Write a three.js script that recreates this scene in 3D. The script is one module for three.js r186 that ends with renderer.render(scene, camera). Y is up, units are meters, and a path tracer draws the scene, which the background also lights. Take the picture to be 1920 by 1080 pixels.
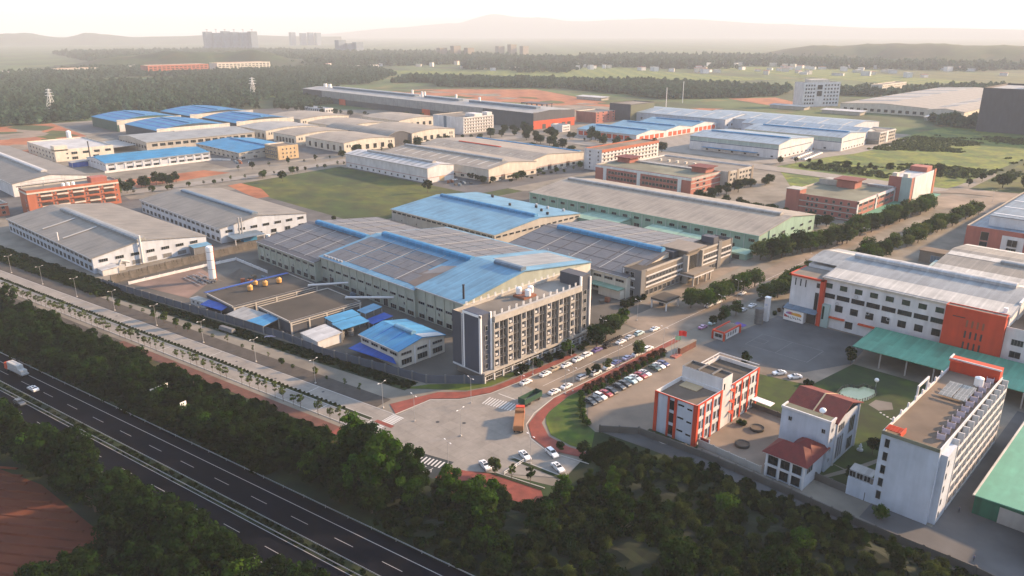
import * as THREE from 'three';
import { mergeGeometries } from 'three/addons/utils/BufferGeometryUtils.js';
import { MarchingCubes } from 'three/addons/objects/MarchingCubes.js';

// ---------------------------------------------------------------- camera, sky, sun, exposure
// plan coordinates: a (world x) runs along the halls, b (world -z) runs up the street; h is height
const scene = new THREE.Scene();
const camera = new THREE.PerspectiveCamera(41.37, 16 / 9, 1, 60000);
camera.position.set(0, 112, 0);
const YAW = 44.3 * Math.PI / 180, PITCH = Math.atan(481 / 1430);
const fwd = [-Math.sin(YAW) * Math.cos(PITCH), -Math.sin(PITCH), -Math.cos(YAW) * Math.cos(PITCH)];
camera.lookAt(fwd[0], 112 + fwd[1], fwd[2]);
camera.updateMatrixWorld(true);

const SUN = new THREE.Vector3(.44, .35, -.90).normalize();
{
  const W = 512, H = 256, d = new Float32Array(W * H * 4);
  for (let j = 0; j < H; j++) for (let i = 0; i < W; i++) {
    const el = ((j + .5) / H - .5) * Math.PI, az = ((i + .5) / W - .5) * 2 * Math.PI;
    const x = Math.cos(el) * Math.cos(az), y = Math.sin(el), z = Math.cos(el) * Math.sin(az);
    const c = Math.max(-1, Math.min(1, x * SUN.x + y * SUN.y + z * SUN.z)), g = Math.acos(c);
    const low = Math.exp(-Math.max(y, 0) * 4.5);                       // hazy horizon
    const glow = Math.exp(-g * g / .55), wide = Math.exp(-g * g / 2.2);
    const k = (j * W + i) * 4, up = [.16, .245, .40], hz = [.66, .65, .64];
    for (let q = 0; q < 3; q++) d[k + q] = (up[q] * (1 - low) + hz[q] * low) * (.82 + .55 * wide) + [1, .93, .80][q] * glow * 1.5 * (.3 + .7 * low);
    d[k + 3] = 1;
  }
  const sky = new THREE.DataTexture(d, W, H, THREE.RGBAFormat, THREE.FloatType);
  sky.mapping = THREE.EquirectangularReflectionMapping; sky.magFilter = sky.minFilter = THREE.LinearFilter; sky.needsUpdate = true;
  scene.background = sky; scene.environment = sky;
}
const sun = new THREE.DirectionalLight(0xffd3a2, 5);
sun.position.set(-250, 0, -350).addScaledVector(SUN, 900); sun.target.position.set(-250, 0, -350);
sun.castShadow = true; sun.shadow.radius = 4; sun.shadow.mapSize.set(4096, 4096);
Object.assign(sun.shadow.camera, { left: -700, right: 700, top: 700, bottom: -700, near: 10, far: 3000 });
scene.add(sun, sun.target);
scene.fog = new THREE.FogExp2(new THREE.Color().setRGB(.86, .94, 1.0), 1.3e-4);
const renderer = new THREE.WebGLRenderer({ antialias: true });
renderer.setSize(1024, 576); renderer.shadowMap.enabled = true;
renderer.toneMapping = THREE.LinearToneMapping; renderer.toneMappingExposure = 2.6;

// ---------------------------------------------------------------- helpers
function rng(s) { return () => { s |= 0; s = s + 0x6D2B79F5 | 0; let t = Math.imul(s ^ s >>> 15, 1 | s); t = t + Math.imul(t ^ t >>> 7, 61 | t) ^ t; return ((t ^ t >>> 14) >>> 0) / 4294967296; }; }
const R0 = rng(7);
const rr = (lo, hi, r = R0) => lo + (hi - lo) * r();
const pick = (l, r = R0) => l[Math.floor(r() * l.length)];
// tileable value noise
function lattice(n, seed) { const r = rng(seed), t = new Float32Array(n * n); for (let i = 0; i < n * n; i++) t[i] = r(); return (u, v) => { let x = u * n, y = v * n, i = Math.floor(x), j = Math.floor(y); x -= i; y -= j; x = x * x * (3 - 2 * x); y = y * y * (3 - 2 * y); const m = q => ((q % n) + n) % n, at = (p, q) => t[m(q) * n + m(p)]; return (at(i, j) * (1 - x) + at(i + 1, j) * x) * (1 - y) + (at(i, j + 1) * (1 - x) + at(i + 1, j + 1) * x) * y; }; }
function fbm(seed, f0 = 4, oct = 5, gain = .55) { const L = []; for (let k = 0; k < oct; k++) L.push(lattice(f0 << k, seed + k * 17)); return (u, v) => { let s = 0, w = 1, q = 0; for (const l of L) { s += l(u, v) * w; q += w; w *= gain; } return s / q; }; }
function tex(size, tile, fn, srgb = true, h = size) {      // fn(u,v) -> grey or [r,g,b] 0..1
  const d = new Uint8Array(size * h * 4);
  for (let j = 0; j < h; j++) for (let i = 0; i < size; i++) { let c = fn((i + .5) / size, (j + .5) / h); if (!c.length) c = [c, c, c]; const k = (j * size + i) * 4; for (let q = 0; q < 3; q++) d[k + q] = Math.max(0, Math.min(255, c[q] * 255)); d[k + 3] = 255; }
  const t = new THREE.DataTexture(d, size, h); t.wrapS = t.wrapT = THREE.RepeatWrapping; t.magFilter = THREE.LinearFilter; t.minFilter = THREE.LinearMipmapLinearFilter; t.generateMipmaps = true;
  if (srgb) t.colorSpace = THREE.SRGBColorSpace;
  if (tile) { const [x, y] = Array.isArray(tile) ? tile : [tile, tile]; t.repeat.set(1 / x, 1 / y); }
  t.needsUpdate = true; return t;
}
const retile = (t, x, y = x) => { const c = t.clone(); c.repeat.set(1 / x, 1 / y); c.needsUpdate = true; return c; };
const sm = (a, b, x) => { x = Math.max(0, Math.min(1, (x - a) / (b - a))); return x * x * (3 - 2 * x); };
const n1 = fbm(11, 4, 6), n2 = fbm(23, 3, 6), n3 = fbm(51, 8, 5), n4 = fbm(77, 16, 4);
const T = {
  sheet: tex(512, 30, (u, v) => { const s = n2(u * 6 % 1, v * .5) * .5 + n1(u, v) * .5, seam = Math.abs((u * 30) % 1 - .5) > .46 ? -.05 : 0, row = lat1(Math.floor(u * 30)) * .05; return .80 + (s - .5) * .52 + seam + row; }),
  sheetBump: tex(256, 6, (u) => { const x = (u * 8) % 1; return x < .2 ? 1 : x < .26 ? (0.26 - x) / .06 : x > .94 ? (x - .94) / .06 : 0; }, false, 8),
  plaster: tex(512, 22, (u, v) => { const drip = n4(u, v * .12) * .5 + n3(u * 2 % 1, v * .25) * .5; return .86 + (n1(u, v) - .5) * .16 + (drip - .5) * .19; }),
  concrete: tex(512, 18, (u, v) => { const j = (Math.abs((u * 4) % 1 - .5) > .487 || Math.abs((v * 4) % 1 - .5) > .487) ? -.09 : 0, slab = lat1(Math.floor(u * 4) * 7 + Math.floor(v * 4) * 3 + 2) * .07; return .80 + (n1(u, v) - .5) * .16 + (n4(u, v) - .5) * .10 + j * .6 + slab * .6; }),
  stain: tex(512, 70, (u, v) => .80 + (n1(u, v) - .5) * .5 + (n3(u, v) - .5) * .22),
  asphalt: tex(512, [34, 34], (u, v) => .78 + (n1(u, v * .3) - .5) * .3 + (n4(u, v) - .5) * .22),
  grass: tex(512, 60, (u, v) => { const a = n1(u, v), b = n4(u, v), c = n3(u, v); const k = sm(.40, .62, a); return [(.40 + .24 * k) * (.62 + .7 * b), (.52 + .12 * k) * (.62 + .7 * b), (.20 + .08 * k) * (.6 + .7 * c)]; }),
  land: tex(512, 460, (u, v) => { const a = n1(u, v), b = n3(u, v), c = n4(u, v); const k = sm(.44, .6, a), e = sm(.60, .72, b); return [.27 + .17 * k + .25 * e + (c - .5) * .16, .37 + .17 * k + .06 * e + (c - .5) * .16, .17 + .1 * k + .08 * e + (c - .5) * .1]; }),
  soil: tex(512, 60, (u, v) => { const a = n1(u, v), b = n3(u, v); return [.80 + (a - .5) * .5, .52 + (a - .5) * .44 + (b - .5) * .1, .36 + (a - .5) * .34 + (b - .5) * .12]; }),
  grime: tex(512, [24, 6], (u, v) => { const d = n4(u, v * .1) * .6 + n3(u * 3 % 1, v * .2) * .4; return .62 + (n1(u, v) - .5) * .5 - sm(.5, .66, d) * .42; }),
  speck: tex(256, 3, (u, v) => n4(u, v), false),
  solar: tex(256, [8, 8], (u, v) => { const g = (Math.abs((u * 8) % 1 - .5) > .45 || Math.abs((v * 4) % 1 - .5) > .47) ? .42 : 0; return .60 + (n1(u, v) - .5) * .2 + g * .5; }),
  tile: tex(256, [4, 4], (u, v) => .72 + .2 * Math.sin(u * Math.PI * 2 * 12) * .5 + (((v * 10) % 1) < .12 ? -.2 : 0) + (n1(u, v) - .5) * .3),
  paving: tex(256, 8, (u, v) => .8 + (n1(u, v) - .5) * .34 + ((Math.abs((u * 16) % 1 - .5) > .45 || Math.abs((v * 16) % 1 - .5) > .45) ? -.06 : 0)),
};
function lat1(i) { const x = Math.sin(i * 127.1 + 3.7) * 43758.5453; return x - Math.floor(x) - .5; }
const C = (r, g, b) => new THREE.Color().setRGB(r, g, b);
function mat(color, o = {}) { o = { ...o }; const keep = o.keep; delete o.keep; const m = (o.transmission || o.clearcoat) ? new THREE.MeshPhysicalMaterial(o) : new THREE.MeshStandardMaterial(o); if (Array.isArray(color)) { const k = Math.min(...color) > .6 ? .98 : keep ?? .88; m.color = C(...color.map(x => x * k)); } else m.color = new THREE.Color(color); if (o.roughness === undefined) m.roughness = .85; m.side = THREE.DoubleSide; return m; }
const roofM = (c, o = {}) => mat(c, { map: T.sheet, bumpMap: T.sheetBump, bumpScale: .018, roughness: .6, ...o });
const wallM = (c, o = {}) => mat(c, { map: T.plaster, roughness: .8, ...o });
const M = {
  blueRoof: roofM([.08, .40, .74]), skyRoof: roofM([.20, .47, .69]), deepBlue: roofM([.02, .13, .62]), paleBlue: roofM([.42, .55, .66]), tealBlue: roofM([.02, .34, .70]),
  greyRoof: roofM([.30, .275, .235]), greyRoof2: roofM([.37, .335, .28]), paleRoof: roofM([.56, .55, .52]), creamRoof: roofM([.52, .44, .34]), whiteRoof: roofM([.74, .74, .73]), lightStrip: roofM([.80, .76, .68]),
  greenRoof: roofM([.12, .50, .37]), paleGreen: roofM([.36, .60, .46]), tealRoof: roofM([.13, .47, .31]), coolGrey: roofM([.44, .47, .48]), mutedBlue: roofM([.22, .32, .42]),
  white: wallM([.80, .80, .80]), cream: wallM([.74, .70, .605]), beige: wallM([.58, .55, .495]), greenWall: wallM([.34, .56, .46]), aqua: wallM([.50, .66, .62]), greyWall: wallM([.22, .225, .23]), darkWall: wallM([.085, .10, .14]), slate: wallM([.085, .095, .12]),
  blueGrey: wallM([.06, .085, .115]), forestWall: wallM([.05, .14, .11]), pink: wallM([.52, .17, .13]), brick: wallM([.56, .17, .09]), orange: wallM([.80, .10, .025]), redOrange: wallM([.74, .07, .02]), paleBlueWall: wallM([.62, .68, .76]), yellow: wallM([.70, .52, .30]), stoneBrown: wallM([.30, .26, .215]), panelGreen: wallM([.50, .55, .47]),
  flat: mat([.30, .27, .23], { map: T.stain, roughness: .95 }), flatDark: mat([.085, .072, .058], { map: T.stain, roughness: .95 }), flatWarm: mat([.27, .20, .145], { map: T.stain, roughness: .95 }), flatGreen: mat([.24, .25, .18], { map: T.stain, roughness: .95 }),
  glass: mat([.012, .017, .02], { roughness: .2 }), glassGreen: mat([.02, .05, .035], { roughness: .2 }), dark: mat([.025, .025, .028], { roughness: .7 }), frame: mat([.42, .43, .43], { roughness: .5 }), steel: mat([.45, .46, .47], { roughness: .45, metalness: .5 }), whitePaint: mat([.82, .82, .80], { roughness: .5 }),
  redTile: mat([.29, .020, .014], { map: T.tile, bumpMap: T.tile, bumpScale: .06, roughness: .75 }), solar: mat([.26, .235, .23], { map: T.solar, roughness: .38 }), hotPanel: mat([.74, .70, .60], { map: T.solar, roughness: .3 }),
  concrete: mat([.40, .365, .32], { map: T.concrete, roughness: .9, bumpMap: T.speck, bumpScale: .01 }), warmConcrete: mat([.34, .27, .205], { map: T.stain, roughness: .92, bumpMap: T.speck, bumpScale: .01 }), yard: mat([.14, .138, .138], { map: T.stain, roughness: .92 }), darkYard: mat([.13, .12, .105], { map: T.stain, roughness: .95 }),
  asphalt: mat([.007, .009, .018], { map: T.asphalt, roughness: 1, clearcoat: .001, specularIntensity: .12 }), roadPaint: mat([.33, .33, .33], { roughness: .8 }), slip: mat([.03, .044, .05], { map: T.asphalt, roughness: .9 }), redPave: mat([.36, .085, .06], { map: T.paving, roughness: .9 }), redPaveDark: mat([.21, .085, .06], { map: T.paving, roughness: .9 }), dullPave: mat([.10, .085, .072], { map: T.paving, roughness: .95 }), paint: mat([.60, .59, .56], { roughness: .7 }), kerb: mat([.45, .43, .40], { roughness: .9 }),
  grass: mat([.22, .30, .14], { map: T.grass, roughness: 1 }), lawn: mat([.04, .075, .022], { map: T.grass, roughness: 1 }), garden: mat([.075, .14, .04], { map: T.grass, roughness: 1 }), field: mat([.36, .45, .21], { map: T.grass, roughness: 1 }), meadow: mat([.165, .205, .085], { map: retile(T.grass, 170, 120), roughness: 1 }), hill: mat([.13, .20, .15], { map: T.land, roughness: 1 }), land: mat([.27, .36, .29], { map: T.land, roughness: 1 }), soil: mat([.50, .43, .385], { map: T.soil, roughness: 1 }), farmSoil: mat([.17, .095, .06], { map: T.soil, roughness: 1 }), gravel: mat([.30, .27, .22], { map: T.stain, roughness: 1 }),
  water: mat([.34, .40, .22], { roughness: .12 }), greyStone: mat([.20, .185, .165], { map: T.stain, roughness: .95 }),
  trunk: mat([.12, .09, .065], { roughness: 1 }), tyre: mat([.02, .02, .02], { roughness: .9 }), carGlass: mat([.015, .018, .022], { roughness: .1 }), lamp: mat([.40, .40, .40], { roughness: .4 }), red: mat([.6, .02, .015], { roughness: .5 }), tankOrange: mat([.72, .36, .10], { roughness: .5 }), tankWhite: mat([.80, .79, .76], { roughness: .4 }), rust: mat([.24, .09, .05], { roughness: .95 }), skin: mat([.45, .28, .2]), cloth: mat([.08, .08, .1]),
};
const carPaint = {}; for (const [k, c] of Object.entries({ white: [.80, .80, .79], silver: [.48, .50, .53], dark: [.045, .05, .055], black: [.015, .015, .018], red: [.34, .02, .03], blue: [.05, .06, .20], purple: [.16, .12, .30], tan: [.45, .38, .28], green: [.05, .09, .07], ice: [.50, .66, .68], lilac: [.42, .40, .55], pinkish: [.42, .22, .40], yellow: [.60, .45, .05] })) carPaint[k] = mat(c, { roughness: .35, clearcoat: .8, clearcoatRoughness: .08 });

const usedNames = new Map();
function numbered(n) { const k = usedNames.get(n) ?? 0; usedNames.set(n, k + 1); return k ? n + '_' + String(k).padStart(3, '0') : n; }
function tag(o, label, category, group, kind) { Object.assign(o.userData, label ? { label } : {}, category ? { category } : {}, group ? { group } : {}, kind ? { kind } : {}); return o; }
function thing(name, label, category, [a, h, b], turn = 0, group) { const o = new THREE.Group(); o.name = numbered(name); o.position.set(a, h, -b); o.rotation.y = turn; scene.add(o); return tag(o, label, category, group); }
function clone(root, [a, h, b], turn, label, group, scale) { const r = root.clone(); r.name = numbered(root.name.replace(/_\d{3}$/, '')); r.position.set(a, h, -b); r.rotation.y = turn ?? 0; if (scale) r.scale.setScalar(scale); r.userData = { ...root.userData }; if (label) r.userData.label = label; if (group) r.userData.group = group; scene.add(r); return r; }

class G {                                                   // collects polygons with uv in metres, builds one geometry
  constructor() { this.p = []; this.n = []; this.u = []; }
  poly(...q) {                                              // convex polygon of [a,h,b]
    const v = q.map(([a, h, b]) => new THREE.Vector3(a, h, -b)), n = new THREE.Vector3();
    for (let i = 0; i < v.length; i++) { const s = v[i], t = v[(i + 1) % v.length]; n.x += (s.y - t.y) * (s.z + t.z); n.y += (s.z - t.z) * (s.x + t.x); n.z += (s.x - t.x) * (s.y + t.y); }
    n.normalize();
    const U = Math.abs(n.y) > .97 ? new THREE.Vector3(1, 0, 0) : new THREE.Vector3(n.z, 0, -n.x).normalize(), V = new THREE.Vector3().crossVectors(n, U);
    for (let i = 1; i + 1 < v.length; i++) for (const w of [v[0], v[i], v[i + 1]]) { this.p.push(w.x, w.y, w.z); this.n.push(n.x, n.y, n.z); this.u.push(w.dot(U), w.dot(V)); }
    return this;
  }
  hull8(l, t) {                                             // bottom quad l, top quad t, both counter-clockwise seen from above
    this.poly(l[3], l[2], l[1], l[0]); this.poly(...t);
    for (let i = 0; i < 4; i++) { const j = (i + 1) % 4; this.poly(l[i], l[j], t[j], t[i]); }
    return this;
  }
  box(a0, a1, h0, h1, b0, b1) { const q = h => [[a0, h, b0], [a1, h, b0], [a1, h, b1], [a0, h, b1]]; return this.hull8(q(h0), q(h1)); }
  slab(q, th) { const t = q, l = q.map(([a, h, b]) => [a, h - th, b]); return this.hull8(l, t); }
  prism(pts, h0, h1) { const k = pts.length; this.shape(pts, h1); for (let i = 0; i < k; i++) { const [a, b] = pts[i], [c, d] = pts[(i + 1) % k]; this.poly([a, h0, b], [c, h0, d], [c, h1, d], [a, h1, b]); } return this; }
  shape(pts, h) { const f = THREE.ShapeUtils.triangulateShape(pts.map(([a, b]) => new THREE.Vector2(a, b)), []); for (const t of f) { const q = t.map(i => [pts[i][0], h, pts[i][1]]); const cr = (q[1][0] - q[0][0]) * (q[2][2] - q[0][2]) - (q[2][0] - q[0][0]) * (q[1][2] - q[0][2]); this.poly(...(cr > 0 ? q : [q[0], q[2], q[1]])); } return this; }
  geo(g, a = 0, h = 0, b = 0, ry = 0, rx = 0, rz = 0) { const m = new THREE.Matrix4().makeRotationFromEuler(new THREE.Euler(rx, ry, rz, 'YXZ')).setPosition(a, h, -b); g = (g.index ? g.toNonIndexed() : g.clone()).applyMatrix4(m); this.p.push(...g.attributes.position.array); this.n.push(...g.attributes.normal.array); this.u.push(...g.attributes.uv.array); return this; }
  cyl(a, b, h0, h1, r0, r1 = r0, seg = 16) { return this.geo(new THREE.CylinderGeometry(r1, r0, h1 - h0, seg), a, (h0 + h1) / 2, b); }
  bar(p, q, r, seg = 6, r2 = r) { const A = new THREE.Vector3(p[0], p[1], -p[2]), B = new THREE.Vector3(q[0], q[1], -q[2]), d = B.clone().sub(A), g = new THREE.CylinderGeometry(r2, r, d.length(), seg).applyQuaternion(new THREE.Quaternion().setFromUnitVectors(new THREE.Vector3(0, 1, 0), d.clone().normalize())); const m = A.add(B).multiplyScalar(.5); return this.geo(g.translate(m.x, m.y, m.z)); }
  build() { const g = new THREE.BufferGeometry(); g.setAttribute('position', new THREE.Float32BufferAttribute(this.p, 3)); g.setAttribute('normal', new THREE.Float32BufferAttribute(this.n, 3)); g.setAttribute('uv', new THREE.Float32BufferAttribute(this.u, 2)); return g; }
}
function part(name, g, m, parent, label) { const o = new THREE.Mesh(g instanceof G ? g.build() : g, m); o.name = parent === scene ? numbered(name) : name; o.castShadow = o.receiveShadow = true; parent.add(o); if (label) o.userData.label = label; return o; }
function struct(name, g, m) { const o = part(name, g, m, scene); o.userData.kind = 'structure'; return o; }
const sheet = (name, pts, h, m) => struct(name, new G().shape(pts, h), m);
const strip = (o, d, len, w, t) => [o, d, len, w, t];
const frameAt = (a0, b0, deg) => { const c = Math.cos(deg * Math.PI / 180), s = Math.sin(deg * Math.PI / 180); return (x, y) => [a0 + x * c - y * s, b0 + x * s + y * c]; };

// ---------------------------------------------------------------- ground, roads
const HW = frameAt(-200, 70.4, 10.25), WR = frameAt(-296, 98, 9.7), FN = frameAt(-358, 111, 11.2);
const rect = (F, x0, x1, y0, y1) => [F(x0, y0), F(x1, y0), F(x1, y1), F(x0, y1)];
const box2 = (a0, a1, b0, b1) => [[a0, b0], [a1, b0], [a1, b1], [a0, b1]];
{ // one sheet to the horizon, its outer rim a ring of long quads
  const g = new THREE.PlaneGeometry(42000, 42000, 70, 70).rotateX(-Math.PI / 2), u = g.attributes.uv, p = g.attributes.position;
  for (let i = 0; i < p.count; i++) u.setXY(i, p.getX(i), -p.getZ(i));
  struct('ground', g, M.land);
}
const lay = (() => { let k = 0; return () => .03 + (k++) * .004; })();
// works ground of the whole estate
sheet('estate_ground', [[-392, 70], [-160, 112], [-60, 150], [60, 168], [60, 330], [-100, 640], [-280, 950], [-700, 950], [-1120, 560], [-1120, 300], [-860, 118]], .02, M.gravel);
sheet('grass_field', [[-560, 262], [-573, 372], [-456, 372], [-412, 405], [-384, 405], [-384, 270], [-400, 252], [-470, 250]], lay(), M.meadow);
sheet('grass_field', [[-380, 256], [-384, 405], [-350, 460], [-346, 362], [-290, 358], [-290, 262]], lay(), M.darkYard);
sheet('grass_field', [[-250, 560], [-168, 600], [-160, 650], [-150, 1000], [-290, 1000], [-285, 760], [-300, 640]], lay(), M.field);
sheet('grass_field', [[-150, 640], [-150, 1000], [40, 1000], [40, 690]], lay(), M.meadow);
sheet('grass_field', [[-290, 900], [-286, 1060], [-190, 1060], [-200, 880]], lay(), M.field);
sheet('factory_yard', [[-392, 168], [-372, 113], [-181, 149], [-168, 163], [-168, 262], [-182, 262], [-182, 362], [-262, 362], [-380, 262]], lay(), M.darkYard);
sheet('factory_yard', [[-870, 118], [-398, 113], [-380, 262], [-540, 262], [-560, 190], [-640, 200], [-870, 200]], lay(), M.yard);
sheet('factory_yard', box2(-1100, -632, 300, 640), lay(), M.yard);
sheet('factory_yard', [[-560, 372], [-400, 372], [-396, 600], [-560, 600]], lay(), M.yard);
sheet('factory_yard', [[-560, 650], [-310, 650], [-280, 760], [-270, 900], [-560, 950]], lay(), M.concrete);
sheet('bare_soil', [[-1250, 770], [-1250, 1020], [-1085, 1180], [-900, 1090], [-730, 1010], [-600, 1080], [-620, 800], [-660, 770]], lay(), M.soil);
sheet('bare_soil', [[-830, 200], [-830, 280], [-1120, 300], [-1120, 190], [-870, 150]], lay(), M.soil);
sheet('bare_soil', [[-560, 262], [-500, 254], [-500, 264], [-530, 274], [-562, 274]], lay(), M.soil);
sheet('bare_soil', [[-640, 215], [-600, 210], [-612, 290], [-640, 280]], lay(), M.soil);
sheet('bare_soil', [[-690, 1250], [-560, 1170], [-540, 1230], [-640, 1330]], lay(), M.soil);
{ const rg = rng(15); for (const [a0, a1, b0, b1, n] of [[-1110, -840, 195, 285, 16], [-1230, -640, 800, 1080, 34]]) for (let k = 0; k < n; k++) { const a = rr(a0, a1, rg), b = rr(b0, b1, rg), r = rr(9, 26, rg), st = 1 + rg() * 1.6; sheet(k % 2 ? 'scrub_patch' : 'gravel_patch', [...Array(9)].map((_, i) => { const t = i / 9 * 6.283, q = r * rr(.55, 1.15, rg); return [a + Math.cos(t) * q * st, b + Math.sin(t) * q]; }), lay() + .02, k % 3 === 0 ? M.meadow : k % 3 === 1 ? M.gravel : M.warmConcrete); } }
sheet('grass_field', [[-900, 780], [-760, 770], [-760, 900], [-900, 930]], lay(), M.field);
sheet('side_road', [[-598, 160], [-578, 160], [-576, 300], [-590, 405], [-606, 405], [-590, 300]], lay(), M.concrete);
sheet('side_road', [[-606, 400], [-588, 400], [-588, 640], [-606, 640]], lay(), M.concrete);
sheet('side_road', [[-632, 625], [-160, 610], [-160, 632], [-632, 650]], lay(), M.concrete);
sheet('side_road', [[-170, 605], [-150, 620], [-60, 640], [60, 640], [60, 662], [-60, 664], [-150, 642]], lay(), M.warmConcrete);
sheet('side_road', [[-140, 560], [-118, 560], [-20, 800], [60, 860], [60, 890], [-40, 830], [-140, 600]], lay(), M.warmConcrete);
// far fields and pale greenhouse strips
for (const [a, b, w, d, t, m] of [[-1750, 1470, 420, 160, .5, 'field'], [-1300, 1700, 700, 520, -.3, 'field'], [-900, 2250, 900, 420, -.5, 'field'], [-1700, 1980, 560, 200, .2, 'field'], [-600, 2300, 600, 300, -.6, 'meadow'], [-2500, 1700, 500, 120, .7, 'meadow'], [-3300, 1900, 1100, 180, .8, 'paleRoof'], [-3400, 1500, 700, 90, .8, 'paleRoof'], [-2900, 2300, 600, 90, .75, 'paleRoof'], [-3900, 2300, 1300, 200, .78, 'field'], [-2400, 2900, 1200, 200, .75, 'paleRoof'], [-1300, 745, 130, 90, 0, 'field'], [-1320, 620, 100, 60, .4, 'field'], [-1500, 800, 160, 60, .6, 'field']]) {
  const F = frameAt(a, b, t * 57.3); sheet(m === 'paleRoof' ? 'greenhouse_field' : 'crop_field', rect(F, -w / 2, w / 2, -d / 2, d / 2), lay() + .06, M[m]);
}
sheet('slope_base', [[-420, 24], [-420, 60], [-300, 78], [-160, 103], [-145, 108], [-112, 118], [-108, 122], [-112, 134], [-116, 150], [-122, 160], [-112, 167], [-60, 169], [20, 164], [60, 100], [0, 60], [-100, 20], [-300, -20]], .045, M.lawn);
const slopeTop = a => a < -108 ? 112 + (a + 130) * .35 : a < -92 ? 152 + (a + 108) * .7 : 165, slopeLow = a => 70.4 + .181 * (a + 200) + 4.4;
const slopeNoise = fbm(303, 4, 5), slopeH = (a, b) => { const k = Math.min(b - slopeLow(a), slopeTop(a) - b) / 8; return k <= 0 ? 0 : .05 + Math.min(1, k) * (Math.max(0, slopeNoise(((a + 200) / 90) % 1, (b / 90) % 1) - .34) * 7 + (slopeNoise(((a + 200) / 13) % 1, (b / 13) % 1)) * .8); };
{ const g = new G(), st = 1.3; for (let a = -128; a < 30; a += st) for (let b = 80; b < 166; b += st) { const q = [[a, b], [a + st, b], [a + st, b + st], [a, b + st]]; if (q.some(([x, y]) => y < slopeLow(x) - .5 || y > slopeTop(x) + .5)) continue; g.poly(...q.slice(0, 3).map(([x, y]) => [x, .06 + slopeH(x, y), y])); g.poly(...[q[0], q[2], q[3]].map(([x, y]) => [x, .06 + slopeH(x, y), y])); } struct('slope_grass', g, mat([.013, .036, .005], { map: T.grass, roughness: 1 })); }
// motorway
const dash = (name, F, x0, x1, y0, y1, h, m, par) => part(name, new G().shape(rect(F, x0, x1, y0, y1), h), m, par);
{
  const road = sheet('motorway', rect(HW, -420, 200, -26, 3.4), .10, M.asphalt);
  for (const y of [0, -7.55, -10.95, -18.9]) dash('edge_line', HW, -420, 200, y - .1, y + .1, .106, M.roadPaint, road);
  for (let k = -19; k < 12; k++) { dash('lane_mark', HW, -54 + k * 15, -48 + k * 15, -3.83, -3.67, .106, M.roadPaint, road); dash('lane_mark', HW, -50 + k * 15, -44 + k * 15, -14.93, -14.77, .106, M.roadPaint, road); }
  const bar = thing('guard_rail', 'long steel guard rail along the north edge of the dark motorway', 'guard rail', [...HW(-110, 3.2).slice(0, 1), .1, HW(-110, 3.2)[1]], 10.25 * Math.PI / 180);
  part('rail', new G().box(-250, 300, .5, .82, -.04, .04), M.steel, bar);
  const pg = new G().box(-.06, .06, 0, .85, .05, .17).build(); for (let k = 0; k < 70; k++) { const o = part('post', pg, M.steel, bar); o.position.x = -248 + k * 7.8; }
  const med = thing('guard_rail', 'pair of low steel rails along the central reserve of the motorway', 'guard rail', [HW(-110, -9.25)[0], .1, HW(-110, -9.25)[1]], 10.25 * Math.PI / 180);
  part('rail', new G().box(-250, 300, .45, .75, -1.2, -1.12).box(-250, 300, .45, .75, 1.12, 1.2), M.steel, med);
  sheet('central_reserve', rect(HW, -420, 200, -10.7, -7.8), .104, M.lawn);
}
// wide concrete road, crossing and dead-end lot as one surface
const kerb = (pts, name = 'kerb', w = .25, h = .16) => { const g = new G(); for (let i = 0; i + 1 < pts.length; i++) { const [a, b] = pts[i], [c, d] = pts[i + 1], L = Math.hypot(c - a, d - b), nx = -(d - b) / L * w / 2, ny = (c - a) / L * w / 2; g.hull8([[a - nx, 0, b - ny], [c - nx, 0, d - ny], [c + nx, 0, d + ny], [a + nx, 0, b + ny]], [[a - nx, h, b - ny], [c - nx, h, d - ny], [c + nx, h, d + ny], [a + nx, h, b + ny]]); } return struct(name, g, M.kerb); };
const wideRoad = sheet('wide_road', [WR(-320, -6.6), WR(128, -6.6), [-146, 114], [-133.5, 119.2], [-112.5, 134.8], [-114.5, 144], [-125, 142], [-133, 144], [-139.5, 149], [-142.5, 156], [-145.5, 168], [-161, 168], [-162, 156], [-166, 146.5], [-173, 139.5], WR(127, 6.2), WR(-320, 6.2)], .12, M.concrete);
sheet('street', [[-161, 168], [-145.5, 168], [-145.5, 250], [-146, 314], [-149, 423], [-150, 540], [-140, 560], [-132, 606], [-152, 612], [-163, 560], [-164, 423], [-161.5, 300], [-161, 262], [-171, 262], [-171, 238], [-161, 236]], .116, M.warmConcrete);
sheet('forecourt', [[-171, 238], [-171, 262], [-176, 262], [-180, 345], [-174, 345], [-170, 275], [-166, 262], [-161, 262], [-161, 236]], .124, M.warmConcrete);
for (let k = 0; k < 26; k++) dash('lane_mark', frameAt(-153.5, 172, 90.3), k * 12, k * 12 + 11.8, -.08, .08, .124, M.paint, wideRoad);
const cross = (F, n, x0, y0, w, pitch, len, along) => { for (let k = 0; k < n; k++) along ? dash('crossing_stripe', F, x0 + k * pitch, x0 + k * pitch + w, y0, y0 + len, .126, M.paint, wideRoad) : dash('crossing_stripe', F, x0, x0 + len, y0 + k * pitch, y0 + k * pitch + w, .126, M.paint, wideRoad); };
cross(WR, 7, 125.6, .9, .45, .78, 4.4); cross(WR, 8, 124.2, -6.3, .45, .78, 4.4);
cross(frameAt(-159.5, 149, 15), 11, .6, 0, .42, 1.0, 5, true);
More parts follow.
